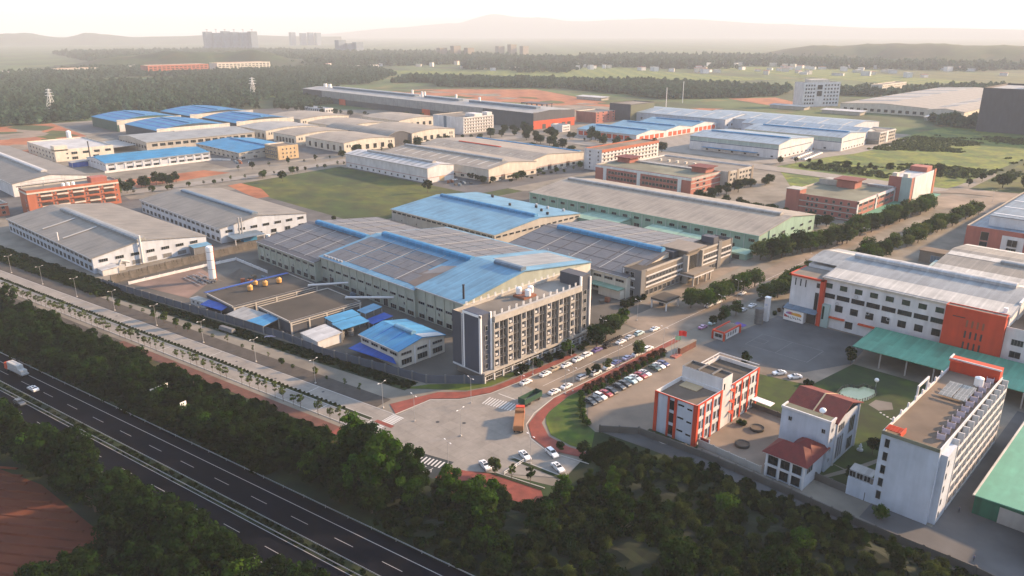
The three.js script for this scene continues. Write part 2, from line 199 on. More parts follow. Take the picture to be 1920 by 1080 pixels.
{ const F = frameAt(-146.8, 110.6, 17), slip = sheet('slip_road', [F(0, -3), F(9.5, -3), F(10, 6.6), F(-1, 6.6)], .124, M.slip); for (let k = 0; k < 8; k++) dash('crossing_stripe', F, .6 + k * 1.15, 1.1 + k * 1.15, 2.2, 5.4, .13, M.paint, slip); dash('stop_line', F, 0, 6.2, -1.6, -1.2, .13, M.paint, slip);
  // painted characters (yield to pedestrians), partly hidden by the tree
  const stroke = (ox, l) => { const g = new G(); for (const [x0, y0, x1, y1] of l) { const dx = x1 - x0, dy = y1 - y0, L = Math.hypot(dx, dy), nx = -dy / L * .08, ny = dx / L * .08, q = (x, y) => { const [a, b] = F(ox + x, y * 1.3 - .6); return [a, .132, b]; }; g.poly(q(x0 - nx, y0 - ny), q(x1 - nx, y1 - ny), q(x1 + nx, y1 + ny), q(x0 + nx, y0 + ny)); } part('painted_character', g, M.paint, slip); };
  stroke(.8, [[.1, 1.5, .3, 1.3], [0, 1, .35, 1], [.3, 1, .3, .3], [.3, .3, .55, .45], [.95, 1.6, .95, .2], [.95, 1, 1.4, 1], [.6, .2, 1.5, .2]]); stroke(3.2, [[.45, 1.6, 0, 1.2], [.5, 1.15, 0, .7], [.28, .9, .28, 0], [.75, 1.4, 1.4, 1.4], [.65, .95, 1.5, .95], [1.15, .95, 1.15, .1]]); stroke(5.8, [[.75, 1.6, .65, .9], [.65, .9, .05, 0], [.68, .9, 1.4, 0]]); }
dash('stop_line', frameAt(-161, 157.5, 6), 1, 8, 0, .3, .126, M.paint, wideRoad); dash('stop_line', WR, 122.6, 122.9, -6.3, -.4, .126, M.paint, wideRoad);
for (const [x, y] of [[-70, 3], [-20, 2.2], [40, 3.3], [92, 2.6], [-45, -3], [20, -3.4], [104, -2.6]]) dash('slab_joint', WR, x, x + .16, y > 0 ? .9 : -6.4, y > 0 ? 6 : -.9, .125, M.paint, wideRoad);
for (const [x, y, r] of [[-28, 4.2, .5], [52, 3.6, .45], [75, 2.2, .45], [96, 4.4, .5], [140, 10, .6], [147, 14, .6], [-120, 2, .5]]) { const g = new G(); const [a, b] = WR(x, y); g.shape([...Array(10)].map((_, i) => [a + Math.cos(i * .628) * r, b + Math.sin(i * .628) * r]), .13); part('manhole_cover', g, M.dark, wideRoad); }
sheet('central_reserve', rect(WR, -320, 122, -.75, .75), .135, M.lawn); kerb([WR(-320, -.85), WR(122, -.85)]); kerb([WR(-320, .85), WR(122, .85)]);
sheet('central_reserve', rect(WR, 124, 131, -.8, .8), .14, M.redPave);
kerb([WR(-320, -6.7), WR(126, -6.7)]); kerb([WR(-320, 6.3), WR(126, 6.3), [-172.6, 139.3], [-166, 146.2], [-162, 156], [-161.2, 168], [-161.2, 236]]); kerb([[-112.2, 145], [-125, 142], [-133, 144], [-139.5, 149], [-142.7, 156], [-145.3, 168], [-145.3, 240]]);
sheet('red_path', rect(WR, -320, 0, -13, -9.2), .1, M.dullPave); sheet('red_path', rect(WR, 0, 118, -12.6, -8.8), .1, M.redPaveDark); sheet('red_path', [WR(118, -12.6), [-160, 107.5], [-156.5, 110.5], [-158, 115.5], WR(126, -6.8), WR(118, -8.8)], .104, M.redPave);
sheet('red_path', [[-136, 119], [-133, 116], [-112, 124], [-110.5, 120.5], [-108.5, 123], [-113, 126.5], [-127, 123.2], [-131, 121]], .108, M.redPave);
sheet('red_path', [[-141, 113.5], [-139.5, 110.5], [-111, 119.6], [-112.6, 126], [-127.4, 122.6], [-135, 119.4]], .104, M.redPave);
sheet('red_path', [WR(126, 6.6), [-173, 140], [-166.4, 146.8], [-162.4, 156.5], [-161.6, 168], [-161.6, 200], [-164, 200], [-164.4, 168], [-165, 160], [-168.8, 151], [-175, 144.5], WR(120, 10.4)], .15, M.redPave);
sheet('red_path', rect(WR, -320, 118, 6.6, 13), .09, M.dullPave);
sheet('red_path', [[-115, 146.5], [-125, 142.6], [-133, 144.6], [-139, 149.4], [-142, 156.4], [-145, 168], [-145, 238], [-142.4, 238], [-142.6, 172], [-140, 160], [-136.8, 153], [-130, 148.5], [-122, 148], [-115, 149.5]], .152, M.redPave);
sheet('lawn', [[-139.5, 158], [-142.4, 172], [-142.4, 178], [-139, 176.5], [-127, 162], [-122, 160], [-116, 150.5], [-122, 149], [-130, 149.5], [-136, 154]], .13, M.grass);
sheet('lawn', [[-142.4, 178], [-142.4, 225], [-139, 225], [-137, 180]], .128, M.darkYard);
sheet('verge', rect(FN, 0, 176, -7.5, -.4), .07, M.lawn); sheet('verge', rect(FN, -60, 0, -10, 1), .07, M.lawn); sheet('verge', rect(WR, -330, -60, 13, 26), .06, M.lawn); sheet('verge', [[-186, 138], [-176, 146.5], [-169.5, 152], [-166, 160], [-165.5, 168], [-168, 185], [-169, 160], [-182, 146]], .075, M.grass);
// planted strips in the dead-end lot
sheet('planted_strip', [[-129.4, 131.6], [-128.4, 132.8], [-113, 135], [-112.6, 133.8]], .2, M.lawn); sheet('planted_strip', [[-127.6, 122.8], [-126.8, 124], [-113, 127.6], [-112.8, 126.4]], .2, M.lawn); kerb([[-129.6, 133], [-113.2, 135.3]]); kerb([[-127, 124.3], [-113, 127.9]]);
// right-hand works: car park, court, lawns, yards
sheet('car_park', [[-137, 226], [-136.4, 184], [-134.5, 172.5], [-127.5, 163.5], [-122, 161], [-110, 164], [-98, 164], [-98, 172], [-111, 172], [-111, 205], [-98, 207], [-97, 232], [-90, 236], [-86, 262], [-88, 291], [-128, 291], [-132, 262], [-136, 240]], .11, M.warmConcrete);
sheet('ball_court', [[-134, 240], [-131, 262], [-128, 289.5], [-90, 289.5], [-87, 262], [-96, 243], [-112, 236]], .116, M.yard);
for (const [x0, x1, y0, y1] of [[0, 24, 0, .12], [0, 24, 14, 14.12], [0, .12, 0, 14], [24, 24.12, 0, 14], [12, 12.1, 0, 14], [0, 5, 5, 5.1], [0, 5, 9, 9.1], [5, 5.1, 5, 9]]) part('court_line', new G().shape(rect(frameAt(-123, 252, 0), x0, x1, y0, y1), .121), M.courtLine ??= mat([.24, .24, .24]), scene.getObjectByName('ball_court'));
sheet('lawn', [[-112, 230], [-97, 233], [-90, 234.5], [-86.5, 262], [-52, 262], [-52, 182], [-64, 182], [-78, 207], [-98, 208], [-110, 206]], .114, M.garden);
sheet('inner_yard', [[-96, 174.5], [-77, 174.5], [-79, 206], [-97, 206]], .118, M.warmConcrete);
sheet('works_lane', [[-122, 161], [-104, 163], [-60, 166], [-24, 168], [-20, 171], [-50, 171], [-70, 171.5], [-92, 173], [-104, 172], [-112, 168]], .112, M.yard);
sheet('works_lane', [[-50, 172], [-10, 168], [-8, 196], [-31, 196], [-31, 262], [-36, 262], [-36, 180], [-50, 180]], .113, M.yard);
sheet('lawn_path', [[-64, 184], [-62.6, 184], [-58, 194], [-54, 207], [-55.2, 207], [-59.4, 195]], .12, M.gravel); sheet('lawn_path', [[-67, 192], [-66, 192], [-59, 190], [-59, 190.9]], .121, M.gravel);
sheet('lawn', [[-111.5, 170], [-104, 168.5], [-95, 172], [-96, 174.4], [-111.5, 172.9]], .122, M.lawn); kerb([[-112, 169.8], [-104, 168.2], [-95, 171.4]]);
{ const p = [[-81, 234.2], [-81.4, 239.6], [-80.2, 242.4], [-77.6, 243.4], [-77, 246.2], [-73.2, 246], [-71.4, 242], [-72.2, 237], [-73.4, 233.6], [-77.6, 232.6]];
  sheet('pond_water', p, .125, M.water);
  const t = thing('pond_railing', 'low stone railing round the green garden pond', 'railing', [-77, 0, 240]); const rel = p.map(([a, b]) => [a + 77, b - 240]);
  const g = new G(), post = new G().box(-.1, .1, 0, 1.15, -.1, .1).build(); rel.forEach(([a, b], i) => { const [c, d] = rel[(i + 1) % rel.length]; g.bar([a, 1, b], [c, 1, d], .07).bar([a, .5, b], [c, .5, d], .05); const n = Math.ceil(Math.hypot(c - a, d - b) / 1.4); for (let k = 0; k < n; k++) { const o = part('post', post, M.greyStone, t); o.position.set(a + (c - a) * k / n, .1, -(b + (d - b) * k / n)); } }); part('rail', g, M.greyStone, t);
  sheet('pond_terrace', [[-70.8, 234], [-70.4, 239], [-66, 240.5], [-64, 236], [-67, 232]], .13, M.greyStone); }
// ploughed plot bottom left
{ sheet('ploughed_plot', [[-236, 28], [-208, 37.5], [-176, 41], [-158, 36], [-120, 10], [-180, -20], [-240, 0]], .06, M.farmSoil);
  const F = frameAt(-215, 20, 36), o = thing('crop_rows', 'rows of ridged red soil in the ploughed plot', 'crop rows', [-215, 0, 20], 36 / 57.3); const rg = rng(31); const g = new G();
  const inPlot = ([a, b]) => a > -238 && b < 37 + (a + 208) * .1 && b < 40 - (a + 176) * .2;
  for (let k = -8; k < 16; k++) for (let i = -8; i < 26; i++) { const x = i * 4, y = k * 3.2; if (!inPlot(F(x, y)) || !inPlot(F(x + 4, y)) ) continue; const w = .5 + rg() * .25, h = .25 + rg() * .2; g.hull8([[x, 0, y - w], [x + 4.02, 0, y - w], [x + 4.02, 0, y + w], [x, 0, y + w]], [[x, h, y - .2], [x + 4.02, h, y - .2], [x + 4.02, h, y + .2], [x, h, y + .2]]); }
  part('ridge', g, M.farmSoil, o).userData.kind = 'stuff'; }

// ---------------------------------------------------------------- building kit (faces: F front-left, R front-right, L, K)
const FACE = { F: 0, R: Math.PI / 2, K: Math.PI, L: -Math.PI / 2 };
const winCache = new Map();
function winGeo(w, h, mull, fr, depth) {                    // glass set back in a frame that stands proud
  const key = [w, h, mull, fr, depth].join();
  if (!winCache.has(key)) {
    const f = new G(), p = new G(); const x = w / 2, t = fr;
    p.box(-x + .01, x - .01, .01, h - .01, -.02, .02); const F = { box(a0, a1, h0, h1, d0, d1) { f.box(a0, a1, h0, h1, -d1, -d0); return F; } };
    if (t) { F.box(-x, x, 0, t, .02, depth).box(-x, x, h - t, h, .02, depth).box(-x, -x + t, t, h - t, .02, depth).box(x - t, x, t, h - t, .02, depth); for (let k = 1; k <= mull; k++) { const q = -x + w * k / (mull + 1); F.box(q - t * .35, q + t * .35, t, h - t, .02, depth * .7); } }
    const gp = p.build(), gf = t ? f.build() : null; const g = gf ? mergeGeometries([gp, gf], true) : gp;
    winCache.set(key, g);
  }
  return winCache.get(key);
}
function put(o, W, face, u, h, out = 0) {                   // W: {w,d} size of the block centred on its thing; u from the left edge as seen from outside
  o.rotation.y = FACE[face];
  if (face === 'F') o.position.set(-W.w / 2 + u, h, W.d / 2 + out);
  if (face === 'R') o.position.set(W.w / 2 + out, h, W.d / 2 - u);
  if (face === 'K') o.position.set(W.w / 2 - u, h, -W.d / 2 - out);
  if (face === 'L') o.position.set(-W.w / 2 - out, h, -W.d / 2 + u);
  o.position.x += W.ox ?? 0; o.position.z -= W.ob ?? 0;
  return o;
}
// rows of windows: [face, sill, height, width, count, from, to, options]
function windows(t, W, rows) {
  for (const [face, h, hh, ww, n, u0, u1, o = {}] of rows) for (let k = 0; k < n; k++) {
    if (o.skip?.includes(k)) continue;
    const u = n > 1 ? u0 + (u1 - u0) * k / (n - 1) : (u0 + u1) / 2, fr = o.fr ?? .07;
    const g = winGeo(ww, hh, o.mull ?? 1, fr, o.depth ?? .12);
    put(part(o.name ?? 'window', g, fr ? [o.glass ?? M.glass, o.frame ?? M.frame] : (o.glass ?? M.glass), t), W, face, u, h, .03);
  }
}
function onFace(t, W, name, face, u0, u1, h0, h1, d0, d1, m, label) { // a slab on a face
  return put(part(name, new G().box(-(u1 - u0) / 2, (u1 - u0) / 2, h0, h1, -d1, -d0), m, t, label), W, face, (u0 + u1) / 2, 0, 0);
}
function gableWall(w, d, e, rise, rb, axis, arc, h0 = 0) { // closed wall skin; rb: ridge position from the near edge, 0..1
  const g = new G(), x = w / 2, y = d / 2; const prof = arc ? [...Array(13)].map((_, i) => [i / 12, e + rise * Math.sin(Math.PI * i / 12)]) : [[0, e], [rb, e + rise], [1, e]];
  if (axis === 'a') { g.poly([-x, h0, -y], [x, h0, -y], [x, e, -y], [-x, e, -y]).poly([x, h0, y], [-x, h0, y], [-x, e, y], [x, e, y]); g.poly([x, h0, -y], [x, h0, y], ...prof.slice().reverse().map(([s, h]) => [x, h, -y + s * d])).poly([-x, h0, y], [-x, h0, -y], ...prof.map(([s, h]) => [-x, h, -y + s * d])); }
  else { g.poly([x, h0, -y], [x, h0, y], [x, e, y], [x, e, -y]).poly([-x, h0, y], [-x, h0, -y], [-x, e, -y], [-x, e, y]); g.poly([-x, h0, -y], [x, h0, -y], ...prof.slice().reverse().map(([s, h]) => [-x + s * w, h, -y])).poly([x, h0, y], [-x, h0, y], ...prof.map(([s, h]) => [-x + s * w, h, y])); }
  return g;
}
function roofSkin(w, d, e, rise, rb, axis, arc, oh = .5) {
  const g = new G(), x = w / 2 + oh, y = d / 2 + oh, hi = axis === 'a' ? y : x, lo = axis === 'a' ? x : y; const N = arc ? 12 : 2;
  const P = arc ? [...Array(13)].map((_, i) => [-hi + 2 * hi * i / 12, e + rise * Math.sin(Math.PI * i / 12)]) : [[-hi, e], [-hi + 2 * hi * rb, e + rise], [hi, e]];
  for (let i = 0; i < N; i++) { const [s0, h0] = P[i], [s1, h1] = P[i + 1]; const q = axis === 'a' ? [[-lo, h0, s0], [lo, h0, s0], [lo, h1, s1], [-lo, h1, s1]] : [[s0, h0, lo], [s0, h0, -lo], [s1, h1, -lo], [s1, h1, lo]]; g.slab(q.map(([a, h, b]) => [a, h + .3, b]), .28); }
  return g;
}
// an industrial hall: gable or barrel roof, ridge ventilator, light strips, windows, doors
function hall(s) {
  const w = s.a[1] - s.a[0], d = s.b[1] - s.b[0], W = { w, d }, ax = s.axis ?? 'a', rb = s.rb ?? .5, e = s.e, rise = s.rise ?? 3;
  const t = thing(s.name ?? 'factory_hall', s.label, s.cat ?? 'factory', [s.a[0] + w / 2, 0, s.b[0] + d / 2], s.turn ?? 0, s.group);
  part('wall', gableWall(w, d, e, rise, rb, ax, s.arc), s.wall ?? M.white, t);
  const roof = part('roof', roofSkin(w, d, e, rise, rb, ax, s.arc, s.oh ?? .5), s.roof ?? M.greyRoof, t);
  const span = ax === 'a' ? d : w, long = ax === 'a' ? w : d;
  const roofH = v => s.arc ? e + rise * Math.sin(Math.PI * v) : v < rb ? e + rise * v / rb : e + rise * (1 - v) / (1 - rb);
  const at = (u, v, up = .3) => ax === 'a' ? [-w / 2 + u * w, roofH(v) + up, -d / 2 + v * d] : [-w / 2 + v * w, roofH(v) + up, d / 2 - u * d];
  for (const [v, wd, ht, u0, u1, m = s.ventM ?? s.roof, lbl] of s.vents ?? []) { // ridge ventilators, gabled lids
    const g = new G(), H = roofH(v) + .2, y = wd / 2, pos = (u, o, h) => ax === 'a' ? [-w / 2 + u * w, h, -d / 2 + v * d + o] : [-w / 2 + v * w + o, h, d / 2 - u * d];
    const drop = Math.min(1.4, rise / span * 2 * y + .25);
    for (const sg of [-1, 1]) g.poly(...[pos(u0, sg * y, H - drop), pos(u1, sg * y, H - drop), pos(u1, sg * y, H + ht * .6), pos(u0, sg * y, H + ht * .6)]);
    const lid = [[-y * 1.12, .6], [-y * .7, .9], [0, 1], [y * .7, .9], [y * 1.12, .6]]; for (let i = 0; i < 4; i++) g.poly(pos(u0, lid[i][0], H + ht * lid[i][1]), pos(u1, lid[i][0], H + ht * lid[i][1]), pos(u1, lid[i + 1][0], H + ht * lid[i + 1][1]), pos(u0, lid[i + 1][0], H + ht * lid[i + 1][1]));
    for (const u of [u0, u1]) g.poly(pos(u, -y, H - drop), pos(u, y, H - drop), ...[...lid].reverse().map(([o, h]) => pos(u, o, H + ht * h)));
    part('ridge_vent', g, m, t, lbl);
  }
  for (const [n, u0, u1, v0, v1, wd = 1.2, m = M.lightStrip] of s.strips ?? []) for (let k = 0; k < n; k++) { // translucent strips down the slope
    const u = n > 1 ? u0 + (u1 - u0) * k / (n - 1) : u0, du = wd / 2 / long; const q = [at(u - du, v0, .42), at(u + du, v0, .42), at(u + du, v1, .42), at(u - du, v1, .42)]; part('light_strip', new G().slab(q, .08), m, t);
  }
  if (s.arcStrips) for (let k = 0; k < s.arcStrips; k++) { const v = (k + 1) / (s.arcStrips + 1), g = new G().slab([at(.005, v - .012, .42), at(.995, v - .012, .42), at(.995, v + .012, .42), at(.005, v + .012, .42)], .1); part('roof_rib', g, s.ribM ?? M.deepBlue, t); }
  if (s.solar) for (const [u0, u1, v0, v1, nu, nv, gap = .5] of s.solar) for (let i = 0; i < nu; i++) for (let j = 0; j < nv; j++) {
    const U0 = u0 + (u1 - u0) * i / nu, U1 = u0 + (u1 - u0) * (i + 1) / nu, V0 = v0 + (v1 - v0) * j / nv, V1 = v0 + (v1 - v0) * (j + 1) / nv, gu = gap * (i % 3 === 2 ? 1.6 : .6) / long, gv = gap / span / 2;
    const q = [at(U0, V0 + gv, .5), at(U1 - gu, V0 + gv, .5), at(U1 - gu, V1 - gv, .5), at(U0, V1 - gv, .5)]; part('solar_panel', new G().slab(q, .1), M.solar, t);
  }
  if (s.solar) for (const u of [.26, .52, .78]) for (const [v0, v1] of [[.02, rb - .03], [rb + .04, .98]]) { const du = .16 / long; part('roof_walkway', new G().slab([at(u - du, v0, .66), at(u + du, v0, .66), at(u + du, v1, .66), at(u - du, v1, .66)], .1), M.frame, t); }
  if (s.gutter !== false && !s.arc) { const g = new G(); if (ax === 'a') g.box(-w / 2 - .5, w / 2 + .5, e - .15, e + .25, -d / 2 - .85, -d / 2 - .5); else g.box(w / 2 + .5, w / 2 + .85, e - .15, e + .25, -d / 2 - .5, d / 2 + .5); part('gutter', g, s.gutterM ?? M.steel, t); }
  for (const [face, n, u0, u1, h, m = s.wall, pw = .5] of s.piers ?? []) for (let k = 0; k < n; k++) { const u = u0 + (u1 - u0) * k / (n - 1); onFace(t, W, 'pier', face, u - pw / 2, u + pw / 2, 0, h, 0, .35, m); }
  for (const [face, u0, u1, h0, h1, m, dep = .08, nm = 'band'] of s.bands ?? []) onFace(t, W, nm, face, u0, u1, h0, h1, 0, dep, m);
  windows(t, W, s.win ?? []);
  s.more?.(t, W, at);
  return t;
}
// a flat-roofed block of storeys: walls, recessed roof deck inside a parapet
function block(s) {
  const w = s.a[1] - s.a[0], d = s.b[1] - s.b[0], W = { w, d }, h = s.h, h0 = s.h0 ?? 0, pr = s.parapet ?? 1, th = .25;
  const t = s.into ?? thing(s.name ?? 'office_block', s.label, s.cat ?? 'building', [s.a[0] + w / 2, 0, s.b[0] + d / 2], s.turn ?? 0, s.group);
  if (s.into) { W.ox = s.a[0] + w / 2; W.ob = s.b[0] + d / 2; }
  const ox = W.ox ?? 0, ob = W.ob ?? 0, x = w / 2, y = d / 2, g = new G();
  g.poly([ox - x, h0, ob - y], [ox + x, h0, ob - y], [ox + x, h, ob - y], [ox - x, h, ob - y]).poly([ox + x, h0, ob + y], [ox - x, h0, ob + y], [ox - x, h, ob + y], [ox + x, h, ob + y]).poly([ox + x, h0, ob - y], [ox + x, h0, ob + y], [ox + x, h, ob + y], [ox + x, h, ob - y]).poly([ox - x, h0, ob + y], [ox - x, h0, ob - y], [ox - x, h, ob - y], [ox - x, h, ob + y]);
  if (h0) g.poly([ox - x, h0, ob + y], [ox + x, h0, ob + y], [ox + x, h0, ob - y], [ox - x, h0, ob - y]);
  part(s.part ?? 'wall', g, s.wall, t, s.partLabel);
  part('roof', new G().box(ox - x + th, ox + x - th, h - pr - .2, h - pr, ob - y + th, ob + y - th), s.roof ?? M.flat, t);
  const p = new G(), b = [[-x, x, -y, -y + th], [-x, x, y - th, y], [-x, -x + th, -y + th, y - th], [x - th, x, -y + th, y - th]]; for (const [a0, a1, b0, b1] of b) p.poly([ox + a0, h, ob + b0], [ox + a1, h, ob + b0], [ox + a1, h, ob + b1], [ox + a0, h, ob + b1]);
  p.poly([ox - x + th, h - pr, ob - y + th], [ox + x - th, h - pr, ob - y + th], [ox + x - th, h, ob - y + th], [ox - x + th, h, ob - y + th]).poly([ox - x + th, h - pr, ob + y - th], [ox + x - th, h - pr, ob + y - th], [ox + x - th, h, ob + y - th], [ox - x + th, h, ob + y - th]).poly([ox + x - th, h - pr, ob - y + th], [ox + x - th, h - pr, ob + y - th], [ox + x - th, h, ob + y - th], [ox + x - th, h, ob - y + th]).poly([ox - x + th, h - pr, ob - y + th], [ox - x + th, h - pr, ob + y - th], [ox - x + th, h, ob + y - th], [ox - x + th, h, ob - y + th]);
  part('parapet', p, s.cap ?? s.wall, t);
  for (const [face, u0, u1, z0, z1, m, dep = .12, nm = 'band'] of s.bands ?? []) onFace(t, W, nm, face, u0, u1, z0, z1, 0, dep, m);
  windows(t, W, s.win ?? []);
  s.more?.(t, W);
  return t;
}
const tankGeo = new G().cyl(0, 0, 0, 2, 1, 1, 14).cyl(0, 0, 2, 2.35, 1, .25, 14).build();
function waterTank(label, [a, h, b], s = 1, m = M.tankWhite, group) { const t = thing('water_tank', label, 'water tank', [a, h, b], 0, group); const o = part('tank', tankGeo, m, t); o.scale.setScalar(s); const l = new G().box(-.9, .9, -.02, .1, -.9, .9); part('base', l, M.greyStone, t); return t; }
function chimney(label, [a, h, b], len, r, m, cat = 'chimney') { const t = thing('chimney_pipe', label, cat, [a, h, b]); part('pipe', new G().cyl(0, 0, 0, len, r, r * .92, 12), m, t); part('cap', new G().cyl(0, 0, len, len + .25, r * 1.25, r * 1.25, 12), m, t); return t; }

// ---------------------------------------------------------------- the solar-roofed works in the middle
const winBand = (face, h, hh, ww, n, u0, u1, o = {}) => [face, h, hh, ww, n, u0, u1, { mull: 2, ...o }];
hall({ a: [-358, -304.3], b: [180, 255], e: 9.6, rise: 5.2, rb: .42, wall: M.panelGreen, roof: M.pvDeck ??= roofM([.15, .14, .145]), ventM: M.skyRoof, label: 'low left bay of the solar-roofed works with a short blue ridge vent', vents: [[.42, 3, 2, .13, .98, M.blueRoof]], solar: [[.02, .99, .03, .38, 6, 3], [.02, .99, .46, .98, 6, 4]],
  piers: [['F', 10, 0, 53.7, 9.4, M.panelGreen]], win: [winBand('F', 7.2, 1.2, 4, 9, 3, 50.7), winBand('F', .6, 2.2, 3.6, 9, 3, 50.7, { skip: [5] }), ['F', 3.8, 1.2, 1, 4, 9, 46], ['F', .1, 3.4, 3, 1, 33, 33, { name: 'door', glass: M.dark }]] });
hall({ a: [-304.2, -234.2], b: [183, 261], e: 12, rise: 5, rb: .42, wall: M.panelGreen, roof: M.skyRoof, label: 'tall middle bay of the solar-roofed works with a long blue ridge vent', vents: [[.42, 3.2, 2.2, .09, 1, M.blueRoof]], solar: [[.03, .62, .03, .36, 7, 3], [.62, .86, .14, .36, 3, 2], [.62, .9, .03, .14, 3, 1], [.01, .99, .46, .98, 9, 4]],
  piers: [['F', 13, 0, 70, 11.8, M.panelGreen]], win: [winBand('F', 6.6, 1.2, 4, 12, 3, 67), winBand('F', .5, 2, 4, 12, 3, 67, { skip: [1, 8] }), ['F', 3.9, 1.4, 1.1, 7, 8, 63, { skip: [2] }], ['F', .1, 3.6, 3.2, 2, 8.6, 50, { name: 'door', glass: M.dark }]],
  more(t, W, at) { part('stained_sheet', new G().slab([at(.66, .07, .46), at(.995, .02, .46), at(.995, .24, .46), at(.66, .15, .46)], .06), mat([.20, .165, .145], { map: T.stain, roughness: .8 }), t); part('stained_sheet', new G().slab([at(.86, .15, .48), at(.995, .24, .48), at(.995, .34, .48), at(.88, .28, .48)], .06), mat([.26, .25, .25], { map: T.stain, roughness: .7 }), t); const g = new G(); for (let k = 0; k < 6; k++) g.box(-33 + k * 2.6, -31.2 + k * 2.6, 12.4, 13.3, -38.4, -37.6); part('roof_fan', g, M.steel, t); } });
hall({ a: [-234.1, -205.6], b: [184, 261.5], e: 12.9, rise: 5.6, rb: .44, wall: M.panelGreen, roof: M.skyRoof, label: 'bright blue roofed end bay of the solar works above the grey dormitory', vents: [[.44, 3, 1.6, .42, .98, M.mutedBlue]], strips: [[1, .5, .5, .5, .96, 18, M.coolGrey]],
  piers: [['F', 6, 0, 28.5, 12.7, M.panelGreen], ['R', 13, 0, 77.5, 9, M.cream]], bands: [['R', 0, 77.5, 0, 12.6, M.cream, .06, 'cladding']], win: [winBand('F', 6.4, 1.2, 4, 5, 3, 25.5), ['F', .4, 2, 3.4, 5, 3, 25.5], ['F', 4, 1.4, 1.1, 3, 6, 22], winBand('R', 7.5, 1.2, 4, 6, 42, 74), winBand('R', .6, 2, 4, 5, 42, 68)] });
hall({ a: [-262, -186.3], b: [263, 341], e: 9.6, rise: 5, rb: .40, wall: M.cream, roof: M.pvDeck, label: 'solar roofed hall behind the grey office front with blue ridge vent', vents: [[.40, 3, 2, .12, .97, M.blueRoof]], solar: [[.01, .99, .02, .37, 8, 3], [.01, .99, .44, .98, 8, 4]],
  piers: [['F', 13, 0, 75.7, 9.4, M.cream]], win: [winBand('F', 6.8, 1.3, 4.6, 12, 3.4, 72), winBand('F', 1.2, 2.4, 5, 12, 3.4, 72, { skip: [10, 11] })], more(t, W) { onFace(t, W, 'loading_canopy', 'F', 58, 75, 4.4, 4.7, 0, 5, M.paleGreen); onFace(t, W, 'lean_to', 'F', 63, 75, 0, 4, 0, 3.5, M.cream); } });
for (const [a, b] of [[-206, 262], [-219, 262.2], [-232, 262.2]]) chimney('small roof exhaust pipe between the solar bays at ' + ({ [-206]: 'its right end', [-219]: 'its middle', [-232]: 'its left end' })[a], [a, 9.6, b], 4.4, .22, M.frame, 'exhaust pipe');
chimney('dark flue standing on the near corner of the bright blue roof', [-208.5, 13, 186.8], 6.2, .45, M.dark);
// blue-roofed hall and pale green hall behind
hall({ a: [-379, -287.5], b: [281, 354], e: 7, rise: 3.6, rb: .51, wall: M.beige, roof: M.skyRoof, gutterM: M.beige, label: 'sky blue roofed hall between the meadow and the green hall', vents: [[.5, 2.8, 1.8, .06, .97, M.blueRoof]],
  win: [winBand('F', 5, 1.2, 3.6, 19, 3, 88), winBand('R', 5, 1.2, 3.4, 14, 3, 70), ['F', .8, 1.4, 1, 6, 10, 80]], bands: [['F', 0, 91.5, 6.4, 6.9, M.cream, .1]],
  more(t, W, at) { for (let k = 0; k < 9; k++) { const [a, h, b] = at([.22, .25, .58, .66, .72, .78, .84, .9, .95][k], [.93, .9, .7, .92, .84, .9, .74, .93, .66][k]); part('roof_vent', new G().cyl(a, b, h - .2, h + 1.3, .8, .9, 10).cyl(a, b, h + 1.3, h + 1.7, 1, .4, 10), k > 1 && k % 2 ? M.steel : M.dark, t); } } });
hall({ a: [-345, -179.5], b: [371, 440], e: 9.4, rise: 4.4, rb: .54, wall: M.greenWall, roof: M.creamRoof, gutterM: M.greenWall, label: 'very long mint green hall with a weathered cream roof', vents: [[.54, 4.6, 1.4, .02, .965, M.paleRoof]], strips: [[9, .08, .93, .62, .72, 1.6]],
  piers: [['F', 21, 0, 165.5, 9.2, M.aqua, .4]], win: [winBand('F', 5.6, 1.7, 3.6, 20, 4, 161.5, { frame: M.aqua }), ['F', .2, 3, 4, 7, 56, 150, { glass: M.dark, frame: M.greenWall, name: 'door' }], ['R', 5.8, 1.5, 4, 6, 6, 63, { mull: 2, frame: M.aqua }], ['R', 1.4, 2.2, 4, 5, 18, 63, { mull: 2, frame: M.aqua }]],
  more(t, W) { onFace(t, W, 'down_pipe', 'R', 11, 11.5, 0, 10.4, 0, .4, M.greenWall); onFace(t, W, 'entrance_canopy', 'R', 30, 48, 3, 3.3, 0, 5, M.paleGreen); } });
for (const [a, b, w, d, h, l] of [[-276, 361, 30, 18, 5, 'low mint lean-to with pale green lid at the left foot of the green hall'], [-232, 360, 20, 10, 5.5, 'mint lean-to box midway along the green hall'], [-212, 357, 24, 12, 5.2, 'mint lean-to box behind the solar roof end'], [-183, 358, 11, 8, 3.2, 'mint shelter with sloping lid beside the grey office end']]) { const t = thing('lean_to_shed', l, 'shed', [a, 0, b]); part('wall', new G().box(-w / 2, w / 2, 0, h - .3, -d / 2, d / 2), M.greenWall, t); part('roof', new G().slab([[-w / 2 - .3, h, -d / 2 - .3], [w / 2 + .3, h, -d / 2 - .3], [w / 2 + .3, h + .7, d / 2 + .3], [-w / 2 - .3, h + .7, d / 2 + .3]], .25), M.paleGreen, t); part('door', new G().box(-2, 2, 0, h * .7, -d / 2 - .06, -d / 2), M.dark, t); }

